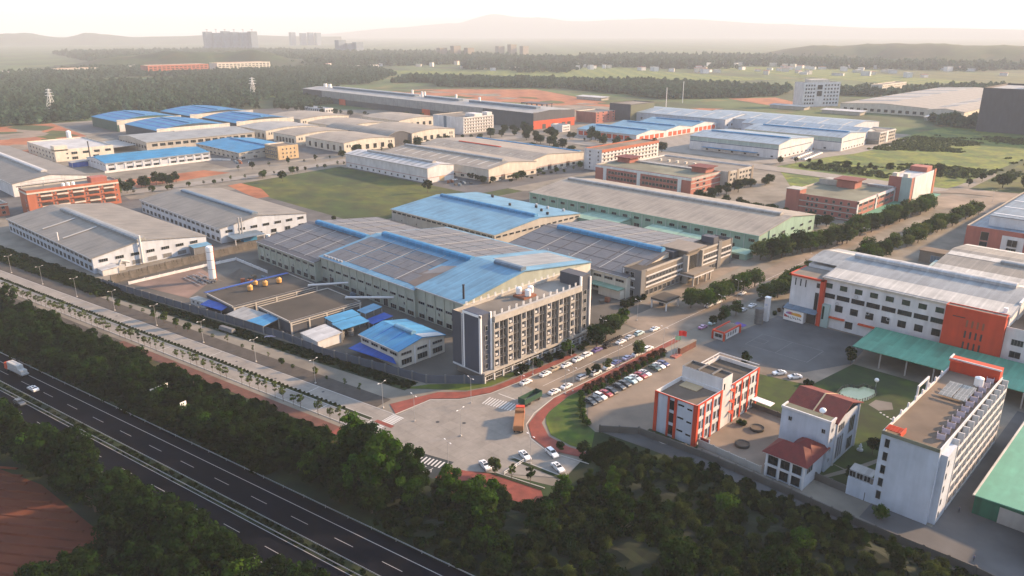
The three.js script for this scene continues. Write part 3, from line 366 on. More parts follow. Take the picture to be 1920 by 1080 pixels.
// grey office front of the works, with portico
block({ a: [-191, -181], b: [266, 345], h: 13.2, wall: M.stoneBrown, cap: M.greyWall, roof: M.flatDark, name: 'office_block', label: 'long three storey grey-brown office front with a central portico',
  bands: [['F', 0, 10, 0, 13.3, M.greyWall, .05, 'cladding'], ['F', .4, 1, 0, 12.8, M.white, .14], ['F', .4, 7, 4.4, 5, M.white, .16], ['F', .4, 7, 8.4, 9.2, M.white, .16], ['R', 0, 3, 0, 13.4, M.greyWall, .2], ['R', 65, 68, 0, 14, M.greyWall, .5], ['R', 78, 79, 0, 13.4, M.greyWall, .2], ['R', 4, 34, 12.2, 13, M.beige, .2], ['R', 46, 65, 12.2, 13, M.beige, .2], ['R', 4, 34, 9.6, 10.1, M.white, .18], ['R', 46, 78, 9.6, 10.1, M.white, .18], ['R', 4, 34, 6.6, 7.2, M.white, .18], ['R', 46, 78, 6.6, 7.2, M.white, .18], ['R', 4, 34, 4.5, 5.1, M.white, .18], ['R', 46, 78, 4.5, 5.1, M.white, .18]],
  win: [winBand('R', 7.4, 2, 1.9, 12, 5, 33), winBand('R', 5.2, 1.2, 1.9, 12, 5, 33), winBand('R', .9, 2.4, 2.6, 9, 5, 33), winBand('R', 7.4, 2, 1.9, 8, 47.4, 64), winBand('R', 5.2, 1.2, 1.9, 8, 47.4, 64), winBand('R', .9, 2.4, 2.4, 7, 48, 64), winBand('R', 7.4, 2, 2, 4, 69.4, 77), winBand('R', 5.2, 1.2, 2, 4, 69.4, 77), ['F', 9.4, 2.4, 2, 2, 2.6, 5.4], ['F', 5.2, 2.4, 2, 2, 2.6, 5.4], ['F', .6, 3, 2.2, 2, 2.6, 5.4]],
  more(t, W) {
    block({ into: t, a: [-6, 6.2], b: [-5, 7], h: 15.4, wall: M.stoneBrown, roof: M.flatDark, part: 'entrance_tower', win: [winBand('R', 1, 11.5, 6, 1, 6, 6, { mull: 3, frame: M.greyWall })] });
    part('tower_lid', new G().box(-7, 8.2, 15.4, 16, -7, 9), M.stoneBrown, t); part('stair_house', new G().box(-4, 3, 12.4, 15.6, 24.5, 29), M.darkWall, t); part('stair_house', new G().box(-4, 2, 12.4, 15.2, -10, -5.6), M.slate, t);
    for (const y of [-5.4, 7.4]) part('tower_fin', new G().box(5, 7.6, 0, 13.6, y - .6, y + .6), M.beige, t);
    const pc = part('portico', new G().box(5.2, 12.6, 4.4, 5.8, -8, 9), M.stoneBrown, t); part('portico_lip', new G().box(12.6, 12.8, 4.3, 4.8, -8.2, 9.2).box(5.2, 12.8, 4.3, 4.8, -8.2, -8), M.white, t);
    for (const y of [-7, -3, 4, 8]) part('column', new G().box(11.4, 12.1, 0, 4.4, y - .35, y + .35), M.beige, t);
  } });
{ const t = thing('gate_portico', 'small flat-roofed gate shelter on white columns in the forecourt', 'gatehouse', [-168, 0, 266]); part('roof', new G().box(-4, 4, 3.9, 4.7, -5, 5), M.flatDark, t); part('fascia', new G().box(-4.2, 4.2, 3.6, 3.9, -5.2, 5.2), M.beige, t); for (const [x, y] of [[-3.6, -4.6], [3.6, -4.6], [-3.6, 4.6], [3.6, 4.6]]) part('column', new G().box(x - .25, x + .25, 0, 3.6, y - .25, y + .25), M.white, t); part('booth', new G().box(-3, -.6, 0, 3, 0, 4), M.slate, t); }

// grey dormitory: fins, balconies, dark end wall
block({ a: [-184, -169.6], b: [159.5, 216], h: 22.6, h0: 3.7, wall: M.darkWall, cap: M.beige, roof: M.flat, parapet: 1.1, name: 'dormitory', label: 'tall grey dormitory slab with a grid of balconies at the street corner', cat: 'apartment block',
  bands: [['F', 4.6, 4.9, 3.6, 22.6, M.white, .16], ['F', 0, 14.4, 3.1, 3.7, M.white, .3], ['F', 0, 4.5, 3.7, 22.8, M.slate, .1, 'cladding'], ['R', 5, 50, 20.6, 22.8, M.beige, 1.2], ['R', 0, 56.5, 3.1, 3.9, M.beige, 1.3, 'base_beam'], ['R', 0, 4, 4, 22.4, M.greyWall, .05, 'cladding'], ['R', 51, 56, 4, 23, M.greyWall, .05, 'cladding']],
  more(t, W) {
    // stair towers at both ends
    const tw = new G().box(-1, 7.3, 3.7, 24.4, -28.7, -24.4); part('stair_tower', tw, M.darkWall, t); part('tower_edge', new G().box(-1.3, -.7, 3.7, 24.2, -28.9, -28.6).box(6.6, 7.5, 3.7, 24.4, -28.95, -28.4).box(-1.3, 7.5, 23.4, 24.2, -28.95, -28.7), M.whitePaint, t); part('tower_edge', new G().box(7.1, 7.6, 3.7, 24.6, -24.5, -23.8), M.whitePaint, t);
    part('stair_tower', new G().box(-3, 7.3, 20, 26, 22.6, 27.8), M.slate, t); part('tower_edge', new G().box(7, 7.7, 3.7, 26, 22.2, 22.9).box(6.9, 7.8, 0, 25, 27.6, 28.2), M.whitePaint, t);
    part('ground_floor', new G().box(-6.8, 4, 0, 3.1, -27, 27.6), M.stoneBrown, t); for (let k = 0; k < 12; k++) part('column', new G().box(6.4, 7.1, 0, 3.2, -27.6 + k * 4.85, -27 + k * 4.85), M.beige, t);
    // seven pairs of narrow and wide bays, five floors
    const y0 = -23.6, pair = 6.54, finG = new G().box(7.2, 8.5, 3.9, 20.8, -.16, .16).build(), thinG = new G().box(7.2, 8.2, 3.9, 20.8, -.12, .12).build();
    const balN = new G().box(7.2, 8.4, 0, .18, -1.2, 1.2).box(8.3, 8.42, .18, 1.0, -1.2, 1.2).build(), balW = new G().box(7.2, 8.1, 0, .16, -1.75, 1.75).bar([8.05, 1, -1.75], [8.05, 1, 1.75], .05, 4).bar([8.05, .6, -1.75], [8.05, .6, 1.75], .04, 4).build();
    const ac = new G().box(0, .5, 0, .8, -.5, .5).build(), rg = rng(5);
    for (let p = 0; p < 7; p++) {
      const y = y0 + p * pair; let o = part('fin', finG, M.beige, t); o.position.z = -y; o = part('fin', thinG, M.white, t); o.position.z = -(y + 2.7);
      o = part('fin', thinG, M.greyWall, t); o.position.z = -(y + 4.6);
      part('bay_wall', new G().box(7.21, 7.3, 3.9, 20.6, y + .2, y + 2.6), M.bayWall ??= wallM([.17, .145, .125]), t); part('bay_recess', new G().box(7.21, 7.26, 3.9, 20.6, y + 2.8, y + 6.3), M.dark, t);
      for (let f = 0; f < 5; f++) {
        const h = 3.95 + f * 3.35; o = part('balcony', balN, M.beige, t); o.position.set(0, h, -(y + 1.4)); o = part('balcony', balW, M.greyWall, t); o.position.set(0, h, -(y + 4.6));
        o = part('window', winGeo(1.5, 1.9, 1, .1, .12), [M.glass, M.frame], t); o.rotation.y = Math.PI / 2; o.position.set(7.32, h + .9, -(y + 1.4));
        for (const q of [3.6, 5.5]) { o = part('window', winGeo(1.2, 2.3, 0, .08, .1), [M.glass, M.stoneBrown], t); o.rotation.y = Math.PI / 2; o.position.set(7.28, h + .3, -(y + q)); }
        if (rg() < .8) { o = part('air_conditioner', ac, M.white, t); o.position.set(7.5, h + .25 + .9, -(y + 1 + rg() * .9)); }
      }
    }
    part('fin', finG, M.beige, t).position.z = -(y0 + 7 * pair);
    for (let f = 0; f < 5; f++) { let o = part('window', winGeo(1.2, 1.8, 0, .08, .1), [M.glass, M.frame], t); o.rotation.y = Math.PI / 2; o.position.set(7.34, 4.8 + f * 3.4, 26.2); o = part('window', winGeo(1.6, 1.8, 0, .08, .1), [M.glass, M.frame], t); o.rotation.y = Math.PI / 2; o.position.set(7.34, 4.8 + f * 3.4, -25.2); }
    const post = new G().box(-.1, .1, 0, 1.5, -.35, -.2).box(-.1, .1, 0, 1.5, .2, .35).build(); for (let k = 0; k < 14; k++) for (const x of [-6.9, 6.9]) { const o = part('roof_post', post, M.whitePaint, t); o.position.set(x, 22.6, -(-22 + k * 3.5)); }
    part('tank_stand', new G().box(-4, 1.5, 21.5, 22.3, -2, 4.5), M.rust, t);
  } });
for (const [a, b, l] of [[-180, 188, 'left'], [-178, 192, 'middle'], [-176, 188.5, 'right']]) waterTank('white water tank on the grey dormitory roof, ' + l + ' of three', [a, 22.4, b], 1.1, M.tankWhite);

// ---------------------------------------------------------------- walls, tanks and small roofs of the works' front yard
block({ a: [-311.5, -287], b: [130.5, 170], h: 5.2, parapet: .3, wall: M.slate, cap: M.beige, roof: M.flatDark, name: 'utility_building', label: 'low dark flat roof carrying four orange tanks and a blue strip edge', cat: 'utility building',
  bands: [['R', 0, 39.5, 4.1, 4.5, M.beige, .3, 'beam'], ['R', 0, 39.5, 3.2, 3.5, M.beige, .3, 'beam'], ['F', 0, 24.5, 4.6, 5.3, M.beige, .3, 'beam'], ...[0, 9.5, 19, 28.5, 38.8].map(u => ['R', u, u + .7, 0, 4.6, M.beige, .35, 'column'])],
  more(t) { part('blue_strip', new G().slab([[-14.4, 5.1, -20], [-11.4, 5.5, -20], [-11.4, 5.5, 19.6], [-14.4, 5.1, 19.6]], .12), M.deepBlue, t); } });
block({ a: [-279.5, -254.5], b: [137.5, 170.5], h: 5.4, parapet: .3, wall: M.slate, cap: M.beige, roof: M.flatDark, name: 'utility_building', label: 'plain dark flat roof next to the blue and white lean-to', cat: 'utility building',
  bands: [['R', 0, 33, 4.5, 4.9, M.beige, .3, 'beam'], ['R', 0, 33, 3.6, 3.9, M.beige, .3, 'beam'], ['F', 0, 25, 4.8, 5.5, M.beige, .3, 'beam'], ...[0, 8, 16, 24, 32].map(u => ['R', u, u + .7, 0, 4.6, M.beige, .35, 'column']), ...[0, 8, 16].map(u => ['F', u, u + .6, 0, 4.8, M.beige, .35, 'column'])] });
[['leftmost', -301.5, 145.6, 1], ['second from left, set back', -306.8, 151, .8], ['third from left', -302.6, 153.4, .95], ['rightmost', -302, 159.8, 1]].forEach(([w, a, b, s]) => { const t = thing('chemical_tank', `orange-yellow domed tank on the low dark roof, ${w}`, 'tank', [a, 5, b]); part('tank', new G().cyl(0, 0, .3, 2, 1.1, 1.2, 16).cyl(0, 0, 2, 2.7, 1.2, .4, 16), M.tankOrange, t).scale.setScalar(s); part('plinth', new G().cyl(0, 0, 0, .35, 1.3, 1.3, 12), M.dark, t); part('manhole', new G().cyl(0, 0, 2.65, 3, .4, .35, 10), M.dark, t).scale.setScalar(s); });
function shed(label, [a0, a1], [b0, b1], h, m, o = {}) { // posts and a pitched sheet
  const w = a1 - a0, d = b1 - b0, x = w / 2, y = d / 2, [p, q, r, s] = o.lift ?? [0, 0, .8, .8], t = thing('lean_to_shed', label, 'shed', [a0 + x, 0, b0 + y], o.turn ?? 0); part('roof', new G().slab([[-x, h + p, -y], [x, h + q, -y], [x, h + r, y], [-x, h + s, y]], .15), m, t);
  if (o.split) part('roof_sheet', new G().slab([[x * .1, h + p + .1, -y], [x, h + q + .1, -y], [x, h + r + .1, y], [x * .3, h + s + .1, y]], .06), o.split, t);
  for (const [i, j] of [[-1, -1], [1, -1], [1, 1], [-1, 1]]) part('post', new G().box(i * x * .94 - .12, i * x * .94 + .12, 0, h - .1, j * y * .94 - .12, j * y * .94 + .12), M.steel, t);
  if (o.wall) part('wall', new G().box(-x * .9, x * .9, 0, h - .2, -y * .9, y * .9), o.wall, t); return t;
}
shed('small deep blue sheet roof on the fence side of the tank building', [-306, -292], [126, 130.5], 3, M.deepBlue, { turn: .2 });
shed('blue and white lean-to between the two dark flat roofs', [-285.5, -262], [128, 136.5], 3.6, M.paleRoof, { turn: .17, split: M.blueRoof });
shed('white pitched shed behind the grey fence', [-245, -233], [136, 147], 3.6, M.whiteRoof, { lift: [.2, 0, .6, .8], wall: M.white });
shed('blue sheet roof over grey silos, upper of a stepped pair', [-248.5, -242.5], [149, 162], 5, M.blueRoof, { lift: [.6, 0, 0, .6], wall: M.greyWall });
shed('blue sheet roof over grey silos, lower of a stepped pair', [-242, -235], [148, 161], 4.4, M.blueRoof, { lift: [.6, 0, 0, .6] });
shed('small blue canopy at the far end of the stepped pair', [-249, -243], [164.5, 173], 4.4, M.skyRoof, {}); shed('deep blue ground level sheet beside the small canopy', [-242, -236], [163, 173], 2.2, M.deepBlue, {});
[[-241, 149.5], [-238, 149.5], [-240.5, 153], [-237.5, 153.4]].forEach(([a, b], i) => { const t = thing('steel_silo', ['grey silo under the lower blue roof, front left', 'grey silo under the lower blue roof, front right', 'grey silo under the lower blue roof, back left', 'grey silo under the lower blue roof, back right'][i], 'silo', [a, 0, b]); part('shell', new G().cyl(0, 0, 0, 4, 1.3, 1.3, 14), M.greyWall, t); part('hoop', new G().cyl(0, 0, 1.9, 2.1, 1.36, 1.36, 14), M.steel, t); });
hall({ name: 'workshop', cat: 'workshop', a: [-221, -198.6], b: [147, 168], e: 6.6, rise: 2.2, wall: M.cream, roof: M.blueRoof, label: 'small blue roofed workshop left of the grey dormitory', vents: [[.5, 2, 1.2, .34, .8, M.skyRoof]], strips: [[1, .93, .93, .5, .98, 4, M.whiteRoof], [2, .3, .62, .02, .48, .25, M.deepBlue]],
  win: [['R', 4.6, 1.1, 4.6, 3, 3.4, 17.6, { mull: 3 }], ['R', 1, 2.2, 4.6, 3, 3.4, 17.6, { mull: 3 }], ['F', 4.6, 1.1, 4, 4, 3, 19.6, { mull: 2 }]], bands: [['R', 6.8, 7.4, 0, 7, M.white, .2, 'pier'], ['R', 13.6, 14.2, 0, 7, M.white, .2, 'pier']], more(t) { part('lean_to_roof', new G().slab([[-12, 2.6, -15.6], [11, 2.2, -11.4], [8, 3.4, -10.5], [-12, 3.4, -10.5]], .15), M.deepBlue, t); } });
// tall white tank
{ const t = thing('storage_silo', 'tall white cylindrical gas tank on short legs in the left yard', 'silo', [-341, 0, 147]); part('shell', new G().cyl(0, 0, 1.6, 16.6, 1.75, 1.75, 28).cyl(0, 0, 16.6, 17.1, 1.75, 1.2, 28), M.tankWhite, t); for (const h of [6, 10.5, 14.5]) part('hoop', new G().cyl(0, 0, h, h + .15, 1.79, 1.79, 28), M.greyStone, t); for (const [x, y] of [[-1.1, -1.1], [1.1, -1.1], [1.1, 1.1], [-1.1, 1.1]]) part('leg', new G().box(x - .2, x + .2, 0, 1.7, y - .2, y + .2), M.steel, t); part('base', new G().box(-3.4, 3.4, -.1, .12, -3, 3), M.greyStone, t); part('ladder', new G().bar([1.5, .5, 1.2], [1.5, 17.6, 1.2], .06, 4).bar([1.9, .5, .9], [1.9, 17.6, .9], .06, 4), M.orange, t); part('railing', new G().bar([-1, 17, 0], [-1, 18, 0], .05, 4).bar([1, 17, 0], [1, 18, 0], .05, 4).bar([-1, 18, 0], [1, 18, 0], .05, 4), M.steel, t); }
// boundary walls and fences: posts and panels are parts
function wallRun(name, label, cat, P, h, post, panel, pitch = 6, pw = .35, pth = .12, group) {
  const t = thing(name, label, cat, [P[0][0], 0, P[0][1]], 0, group); const pg = new G().box(-pw / 2, pw / 2, 0, h + .25, -pw / 2, pw / 2).build();
  for (let i = 0; i + 1 < P.length; i++) { const [a, b] = P[i], [c, d] = P[i + 1], L = Math.hypot(c - a, d - b), n = Math.max(1, Math.round(L / pitch)), an = Math.atan2(d - b, c - a); const ng = new G().box(pw / 2, L / n - pw / 2, .05, h, -pth / 2, pth / 2).build();
    for (let k = 0; k < n; k++) { const x = a + (c - a) * k / n - P[0][0], y = b + (d - b) * k / n - P[0][1]; let o = part('post', pg, post, t); o.position.set(x, 0, -y); o.rotation.y = an; o = part('panel', ng, panel, t); o.position.set(x, 0, -y); o.rotation.y = an; }
    if (i + 2 === P.length) { const o = part('post', pg, post, t); o.position.set(c - P[0][0], 0, -(d - P[0][1])); o.rotation.y = an; } }
  return t;
}
function railRun(name, label, P, h, m, pitch = 4.4, rails = [.35, .95], cat = 'fence') { const t = thing(name, label, cat, [P[0][0], 0, P[0][1]]); const pg = new G().box(-.25, .25, 0, h, -.25, .25).build(), g = new G(); for (let i = 0; i + 1 < P.length; i++) { const [a, b] = P[i], [c, d] = P[i + 1], L = Math.hypot(c - a, d - b), n = Math.max(1, Math.round(L / pitch)); for (const r of rails) g.bar([a - P[0][0], h * r, b - P[0][1]], [c - P[0][0], h * r, d - P[0][1]], .1, 4); for (let k = 0; k <= n; k++) { const o = part('post', pg, m, t); o.position.set(a + (c - a) * k / n - P[0][0], 0, -(b + (d - b) * k / n - P[0][1])); } const bars = new G(), q = Math.floor(L / .8); for (let k = 1; k < q; k++) { const x = a + (c - a) * k / q - P[0][0], y = b + (d - b) * k / q - P[0][1]; bars.bar([x, h * rails[0], y], [x, h * rails.at(-1), y], .035, 3); } part('bars', bars, m, t); } part('rail', g, m, t); return t; }
const fenceGrey = mat([.13, .15, .19], { map: T.plaster });
wallRun('boundary_fence', 'long grey panel fence with pale posts along the concrete road', 'fence', [[-372, 108], FN(0, 0), FN(108, 1), FN(132, -1.6), [-183, 146.4], [-169, 159.5]], 3, M.greyWall, fenceGrey, 5.6, .55);
railRun('railing_fence', 'white post and rail fence between the grey dormitory and the street', [[-168.8, 160], [-168.4, 190], [-168.2, 214], [-170, 236]], 2.4, M.white);
wallRun('retaining_wall', 'high stained concrete wall behind the white tank yard', 'wall', [[-371, 112], [-376, 148], [-380, 190]], 4, M.greyStone, mat([.30, .27, .235], { map: T.grime, roughness: .95 }), 9, .6, .5);
wallRun('low_wall', 'low white wall closing the white tank yard', 'wall', [[-364, 117], [-366, 154], [-366, 171], [-334, 171]], 1.4, M.white, M.white, 8, .3, .25);
{ const t = thing('site_hut', 'long white site hut inside the grey fence', 'hut', [-312, 0, 128], .19); part('wall', new G().box(-5, 5, 0, 2.6, -1.6, 1.6), M.white, t); part('roof', new G().box(-5.4, 5.4, 2.6, 2.85, -2, 2), M.paleRoof, t); windows(t, { w: 10, d: 3.2 }, [['F', .9, 1.2, 1.2, 3, 2, 8]]); }
{ const rg = rng(12), t = thing('gravel_heap', 'grey heap of gravel right of the white tank', 'heap', [-341, 0, 161]); const g = new THREE.ConeGeometry(7, 3, 18, 5); const p = g.attributes.position; for (let i = 0; i < p.count; i++) p.setXYZ(i, p.getX(i) * (1 + rr(-.12, .12, rg)), p.getY(i) + 1.5 + rr(-.2, .2, rg), p.getZ(i) * .8 * (1 + rr(-.12, .12, rg))); g.computeVertexNormals(); part('heap', g, M.greyStone, t); }
sheet('bare_soil', [[-364, 118], [-366, 152], [-345, 150], [-325, 128]], .1, mat([.30, .20, .16], { map: T.stain, roughness: 1 }));
{ const t = thing('pipe_rack', 'low frame of pipes and crates around the foot of the white tank', 'pipe rack', [-346, 0, 143]); const g = new G(); for (let k = 0; k < 6; k++) g.bar([-9, .5 + k % 2 * .5, -4 + k * 1.5], [9, .5 + k % 2 * .5, -4 + k * 1.5], .14, 6); part('pipe', g, M.steel, t); for (let k = 0; k < 6; k++) part('crate', new G().box(-8 + k * 3, -6.4 + k * 3, 0, 1.1, -2 + k % 3 * 2, -.6 + k % 3 * 2), M.slate, t); }
for (const [p, q, l] of [[[-288, 5.6, 166], [-279, 5.4, 181], 'left'], [[-262, 5.8, 168], [-247, 6, 182], 'right']]) { const t = thing('duct', `white pipe bridge from the flat roofs to the works wall, ${l} one`, 'pipe', [p[0], 0, p[2]]); part('pipe', new G().bar([0, p[1], 0], [q[0] - p[0], q[1], q[2] - p[2]], .5, 10), M.white, t); part('support', new G().box(-.2, .2, 0, p[1], -.2, .2), M.steel, t); }

// ---------------------------------------------------------------- left: grey sheds, brick dormitory, distant halls
const arcWin = (h, n, u0, u1, f = 'F') => [f, h, 1.6, 4.2, n, u0, u1, { mull: 3 }];
hall({ turn: 2.5 / 57.3, a: [-519, -394.5], b: [109, 167], e: 7.6, rise: 4.2, rb: .42, wall: M.paleBlueWall, roof: M.greyRoof2, ventM: M.coolGrey, label: 'wide grey roofed shed at the left edge nearest the road', vents: [[.42, 4, 1.5, .16, 1, M.coolGrey]], win: [arcWin(5.2, 22, 3, 121), [ 'F', 1, 2.6, 3.6, 22, 3, 121], arcWin(5, 7, 5, 51, 'R'), ['R', .6, 2.2, 4.6, 6, 5, 44, { glass: M.greyWall, name: 'shutter_door' }]],
  more(t, W, at) { for (const u of [.38, .62]) { const p = at(u, .06, .7), q = at(u, .36, .7); part('roof_pipe', new G().bar(p, q, .35, 6), M.steel, t); } part('exhaust_stack', new G().cyl(63.4, -6, .5, 15, .55, .55, 12).bar([63.4, 9, -6], [60.4, 11, -6], .4), M.white, t); part('exhaust_stack', new G().bar(at(.62, .06, 0), at(.62, .06, -.1), .3).cyl(at(.62, .02)[0], at(.62, .02)[2], 7.6, 12.5, .4, .4, 10), M.white, t); part('dust_collector', new G().box(63, 66.4, 0, 2.6, -21, -16).bar([64.6, 2.6, -18], [64.6, 4.6, -17], .7, 10).bar([64.6, 4.6, -17], [64.6, 3, -13], .6, 10), M.frame, t); } });
hall({ a: [-514, -402.5], b: [181, 235], e: 8.2, rise: 3.8, rb: .44, wall: M.paleBlueWall, roof: M.greyRoof2, label: 'second grey roofed shed, further back beside the meadow', vents: [[.44, 3.4, 1.2, .1, .96, M.mutedBlue]], win: [arcWin(5.4, 18, 3, 108), ['F', .8, 2.4, 3.4, 18, 3, 108], arcWin(5.4, 7, 5, 50, 'R'), ['R', .6, 2.2, 3.6, 5, 14, 50]],
  more(t) { part('exhaust_stack', new G().cyl(58, -17, 0, 13.6, .45, .45, 10).cyl(58, -15.4, 0, 13.2, .45, .45, 10), M.steel, t); part('canopy', new G().slab([[56, 4.2, -24], [66, 3.6, -24], [66, 3.6, -6], [56, 4.2, -6]], .2), M.mutedBlue, t); part('canopy_post', new G().box(65.4, 65.7, 0, 3.5, -23.6, -23.3).box(65.4, 65.7, 0, 3.5, -6.6, -6.3), M.white, t); part('blue_container', new G().box(57, 62, 0, 2.6, -17, -9), M.tealBlue, t); } });
shed('blue roofed kiosk at the corner of the nearest grey shed', [-394, -388], [159, 169], 4.6, M.skyRoof, { lift: [.4, 0, 0, .4], wall: M.greyWall }); shed('white roofed hut at the foot of the nearest grey shed', [-393, -386], [113, 121], 2.8, M.whiteRoof, { wall: M.white });
hall({ a: [-850, -628], b: [136, 187], e: 9.2, rise: 3.8, rb: .5, wall: M.white, roof: M.greyRoof, label: 'huge dark grey roof with a white ridge cap at the far left edge', vents: [[.5, 4, 1.4, 0, .93, M.whiteRoof]], bands: [['R', 2, 50, 6.8, 7.4, M.dark, .1]] });
function brickDorm(s) {
  const t = block({ ...s, cat: 'apartment block', name: 'brick_apartment_block', wall: M.brick, cap: M.beige, roof: M.flat, parapet: .9, bands: [['R', 0, s.d, s.h - 2.6, s.h - 1.6, M.cream, .35], ['F', 0, s.w, s.h - 2.6, s.h - 1.6, M.cream, .35], ...(s.more2 ?? [])],
    win: [['F', 2.2, 1.6, 1.3, 1, 12.5, 12.5], ['F', 5.6, 1.6, 1.3, 1, 12.5, 12.5], ['F', 9, 1.6, 1.3, 1, 12.5, 12.5]],
    more(t, W) { const bays = s.bays, step = (s.d - 8) / bays; for (let k = 0; k < bays; k++) for (let f = 0; f < 4; f++) { const u = 6 + step * k + step / 2, h = 1 + f * 3.5; onFace(t, W, 'loggia', 'R', u - step * .34, u + step * .34, h + 1, h + 2.7, -.02, .06, M.dark); const b = part('balcony', new G().box(-step * .36, step * .36, 0, .2, -1.1, 0).box(-step * .36, step * .36, .2, 1, -1.1, -1), f % 2 ? M.cream : M.brick, t); put(b, W, 'R', u, h, 0); } windows(t, W, [0, 1, 2, 3].map(f => ['R', 1.9 + f * 3.5, 1.5, .8, bays + 1, 6, s.d - 2])); } });
  return t;
}
{ const t = brickDorm({ a: [-570, -553], b: [126.5, 182], w: 17, d: 55.5, h: 16.4, bays: 5, label: 'orange brick dormitory with cream balconies at the left edge' }); part('stair_house', new G().box(-3, 5, 15.4, 19, 12, 22), M.pink, t); part('roof_frame', new G().bar([-8, 19, -26], [-8, 19, 0], .15, 4).bar([-8, 15.4, -26], [-8, 19, -26], .15, 4).bar([-8, 15.4, -13], [-8, 19, -13], .15, 4).bar([-8, 15.4, 0], [-8, 19, 0], .15, 4).bar([0, 19, -26], [0, 19, 0], .15, 4), M.steel, t); }
for (const k of [0, 1, 2]) waterTank('white tank on the orange brick dormitory roof, ' + ['left', 'middle', 'right'][k] + ' of three', [-556.5, 15.5, 149 + k * 3], 1.1);
block({ a: [-584, -566], b: [88, 118], h: 8, wall: M.brick, cap: M.cream, roof: M.flat, name: 'brick_house', label: 'low orange brick house cut by the left edge of the picture', win: [['R', 1.4, 1.8, 2, 5, 4, 27], ['R', 4.6, 1.8, 2, 5, 4, 27]], bands: [['R', 0, 30, 6.4, 7, M.cream, .3]] });
block({ a: [-860, -776], b: [206, 256], h: 10.6, wall: M.cream, roof: M.whiteRoof, name: 'factory_office', label: 'cream two storey works office with a white roof, left of the long blue hall', win: [['R', 5.6, 2.2, 5, 4, 16, 45, { mull: 2 }], ['R', 1, 2.4, 5, 2, 16, 34, { mull: 2 }], ['F', 6, 2, 3.4, 8, 10, 78], ['F', 2, 2, 3.4, 8, 10, 78], ['R', 6, 1.4, 1.4, 1, 10, 10], ['R', 2, 1.4, 1.4, 1, 10, 10]], more(t) { part('stair_house', new G().box(32, 42, 9.5, 14, -25, -14), M.cream, t); } });
{ const t = thing('storage_silo', 'white upright tank behind the cream works office', 'silo', [-868, 0, 246]); part('shell', new G().cyl(0, 0, .5, 16, 2.2, 2.2, 18).cyl(0, 0, 16, 17, 2.2, 1, 18), M.tankWhite, t); part('base', new G().cyl(0, 0, 0, .6, 2.5, 2.5, 12), M.greyStone, t); }
chimney('slim dark flue rising by the end of the long blue hall', [-741, 0, 224], 20, .5, M.dark);
hall({ a: [-736, -689.5], b: [219.5, 309], axis: 'b', rb: .45, e: 7, rise: 2.4, wall: M.paleBlueWall, roof: M.tealBlue, label: 'long vivid blue hall facing the dirt plot', vents: [[.3, 2, 1.1, .08, .97, M.blueRoof]], strips: [], piers: [['R', 13, 0, 89.5, 6.8, M.white]], win: [['R', 5, 1, 4.6, 12, 4, 86, { mull: 2 }], ['R', .8, 2.2, 4.6, 12, 4, 86, { skip: [1, 6], mull: 2 }], ['F', 4.8, 1, 3, 6, 5, 42]] });
shed('blue roofed shelter against the end wall of the long blue hall', [-744, -733], [206, 220], 4.2, M.paleRoof, { wall: M.deepBlue }); wallRun('low_wall', 'low white wall in front of the long blue hall', 'wall', [[-684, 216], [-686, 309], [-672, 320]], 1.8, M.white, M.white, 10, .3, .25);
hall({ a: [-852, -780], b: [288, 402], axis: 'b', e: 9.2, rise: 2.6, rb: .4, wall: M.beige, roof: M.coolGrey, label: 'long pale grey roofed hall with a white ridge cap behind the blue hall', vents: [[.4, 3, .9, .06, .6, M.whiteRoof]], win: [['R', 4.6, 2.8, 5.4, 14, 8, 108, { mull: 2 }], ['F', 3, 3, 4, 10, 6, 68]] });
hall({ a: [-757, -668.5], b: [327, 386], e: 6.6, rise: 2.6, rb: .55, wall: M.beige, roof: M.tealBlue, label: 'vivid blue roofed hall behind the yellow office block', vents: [[.55, 2.4, 1.2, .1, .95, M.blueRoof]], win: [['F', 5, .9, 4, 10, 5, 84], ['F', .8, 2, 3.4, 10, 5, 84], ['R', 5, .9, 4.6, 8, 4, 55], ['R', .8, 2, 4, 4, 4, 40]] });
shed('open white canopy between the cream office and the grey hall', [-852, -800], [262, 286], 4.6, M.paleRoof, {});
for (const [a, b, l, wl] of [[[-1050, -966], [327, 403], 'front left', M.forestWall], [[-936, -846], [325, 407], 'front right', M.blueGrey], [[-1058, -968], [415, 500], 'back left', M.blueGrey], [[-940, -852], [418, 492], 'back right', M.blueGrey]])
  hall({ a, b, arc: true, e: 11.5, rise: 4.6, wall: wl, roof: M.tealBlue, label: `bright blue barrel roof of the quartet at left, ${l}`, arcStrips: 7, vents: [[.48, 4, 1.4, .1, .96, M.blueRoof]], ribM: M.deepBlue, bands: [['R', 0, b[1] - b[0], 8, 13.6, M.cream, .3, 'gable_band'], ['R', 2, 10, 0, 8, M.white, .3, 'pier']] });
block({ a: [-666, -642.5], b: [352, 373], h: 12.6, wall: M.yellow, cap: M.cream, roof: M.flatWarm, name: 'office_block', label: 'small yellow ochre office block in front of the blue roofed hall', win: [['R', 8.6, 1.6, 1.2, 4, 5, 17], ['R', 5, 1.6, 1.2, 4, 5, 17], ['R', 1.6, 1.6, 1.2, 4, 5, 17], ['F', 8.4, 1.6, 1.4, 6, 3, 20], ['F', 5, 1.6, 1.4, 6, 3, 20], ['F', 1.6, 1.6, 1.4, 6, 3, 20]], bands: [['F', 1, 22, 3.8, 4.5, M.greyWall, .8, 'ledge'], ['F', 1, 22, 7.2, 7.9, M.greyWall, .8, 'ledge'], ['F', 1, 22, 10.6, 11.2, M.greyWall, .6, 'ledge']] });
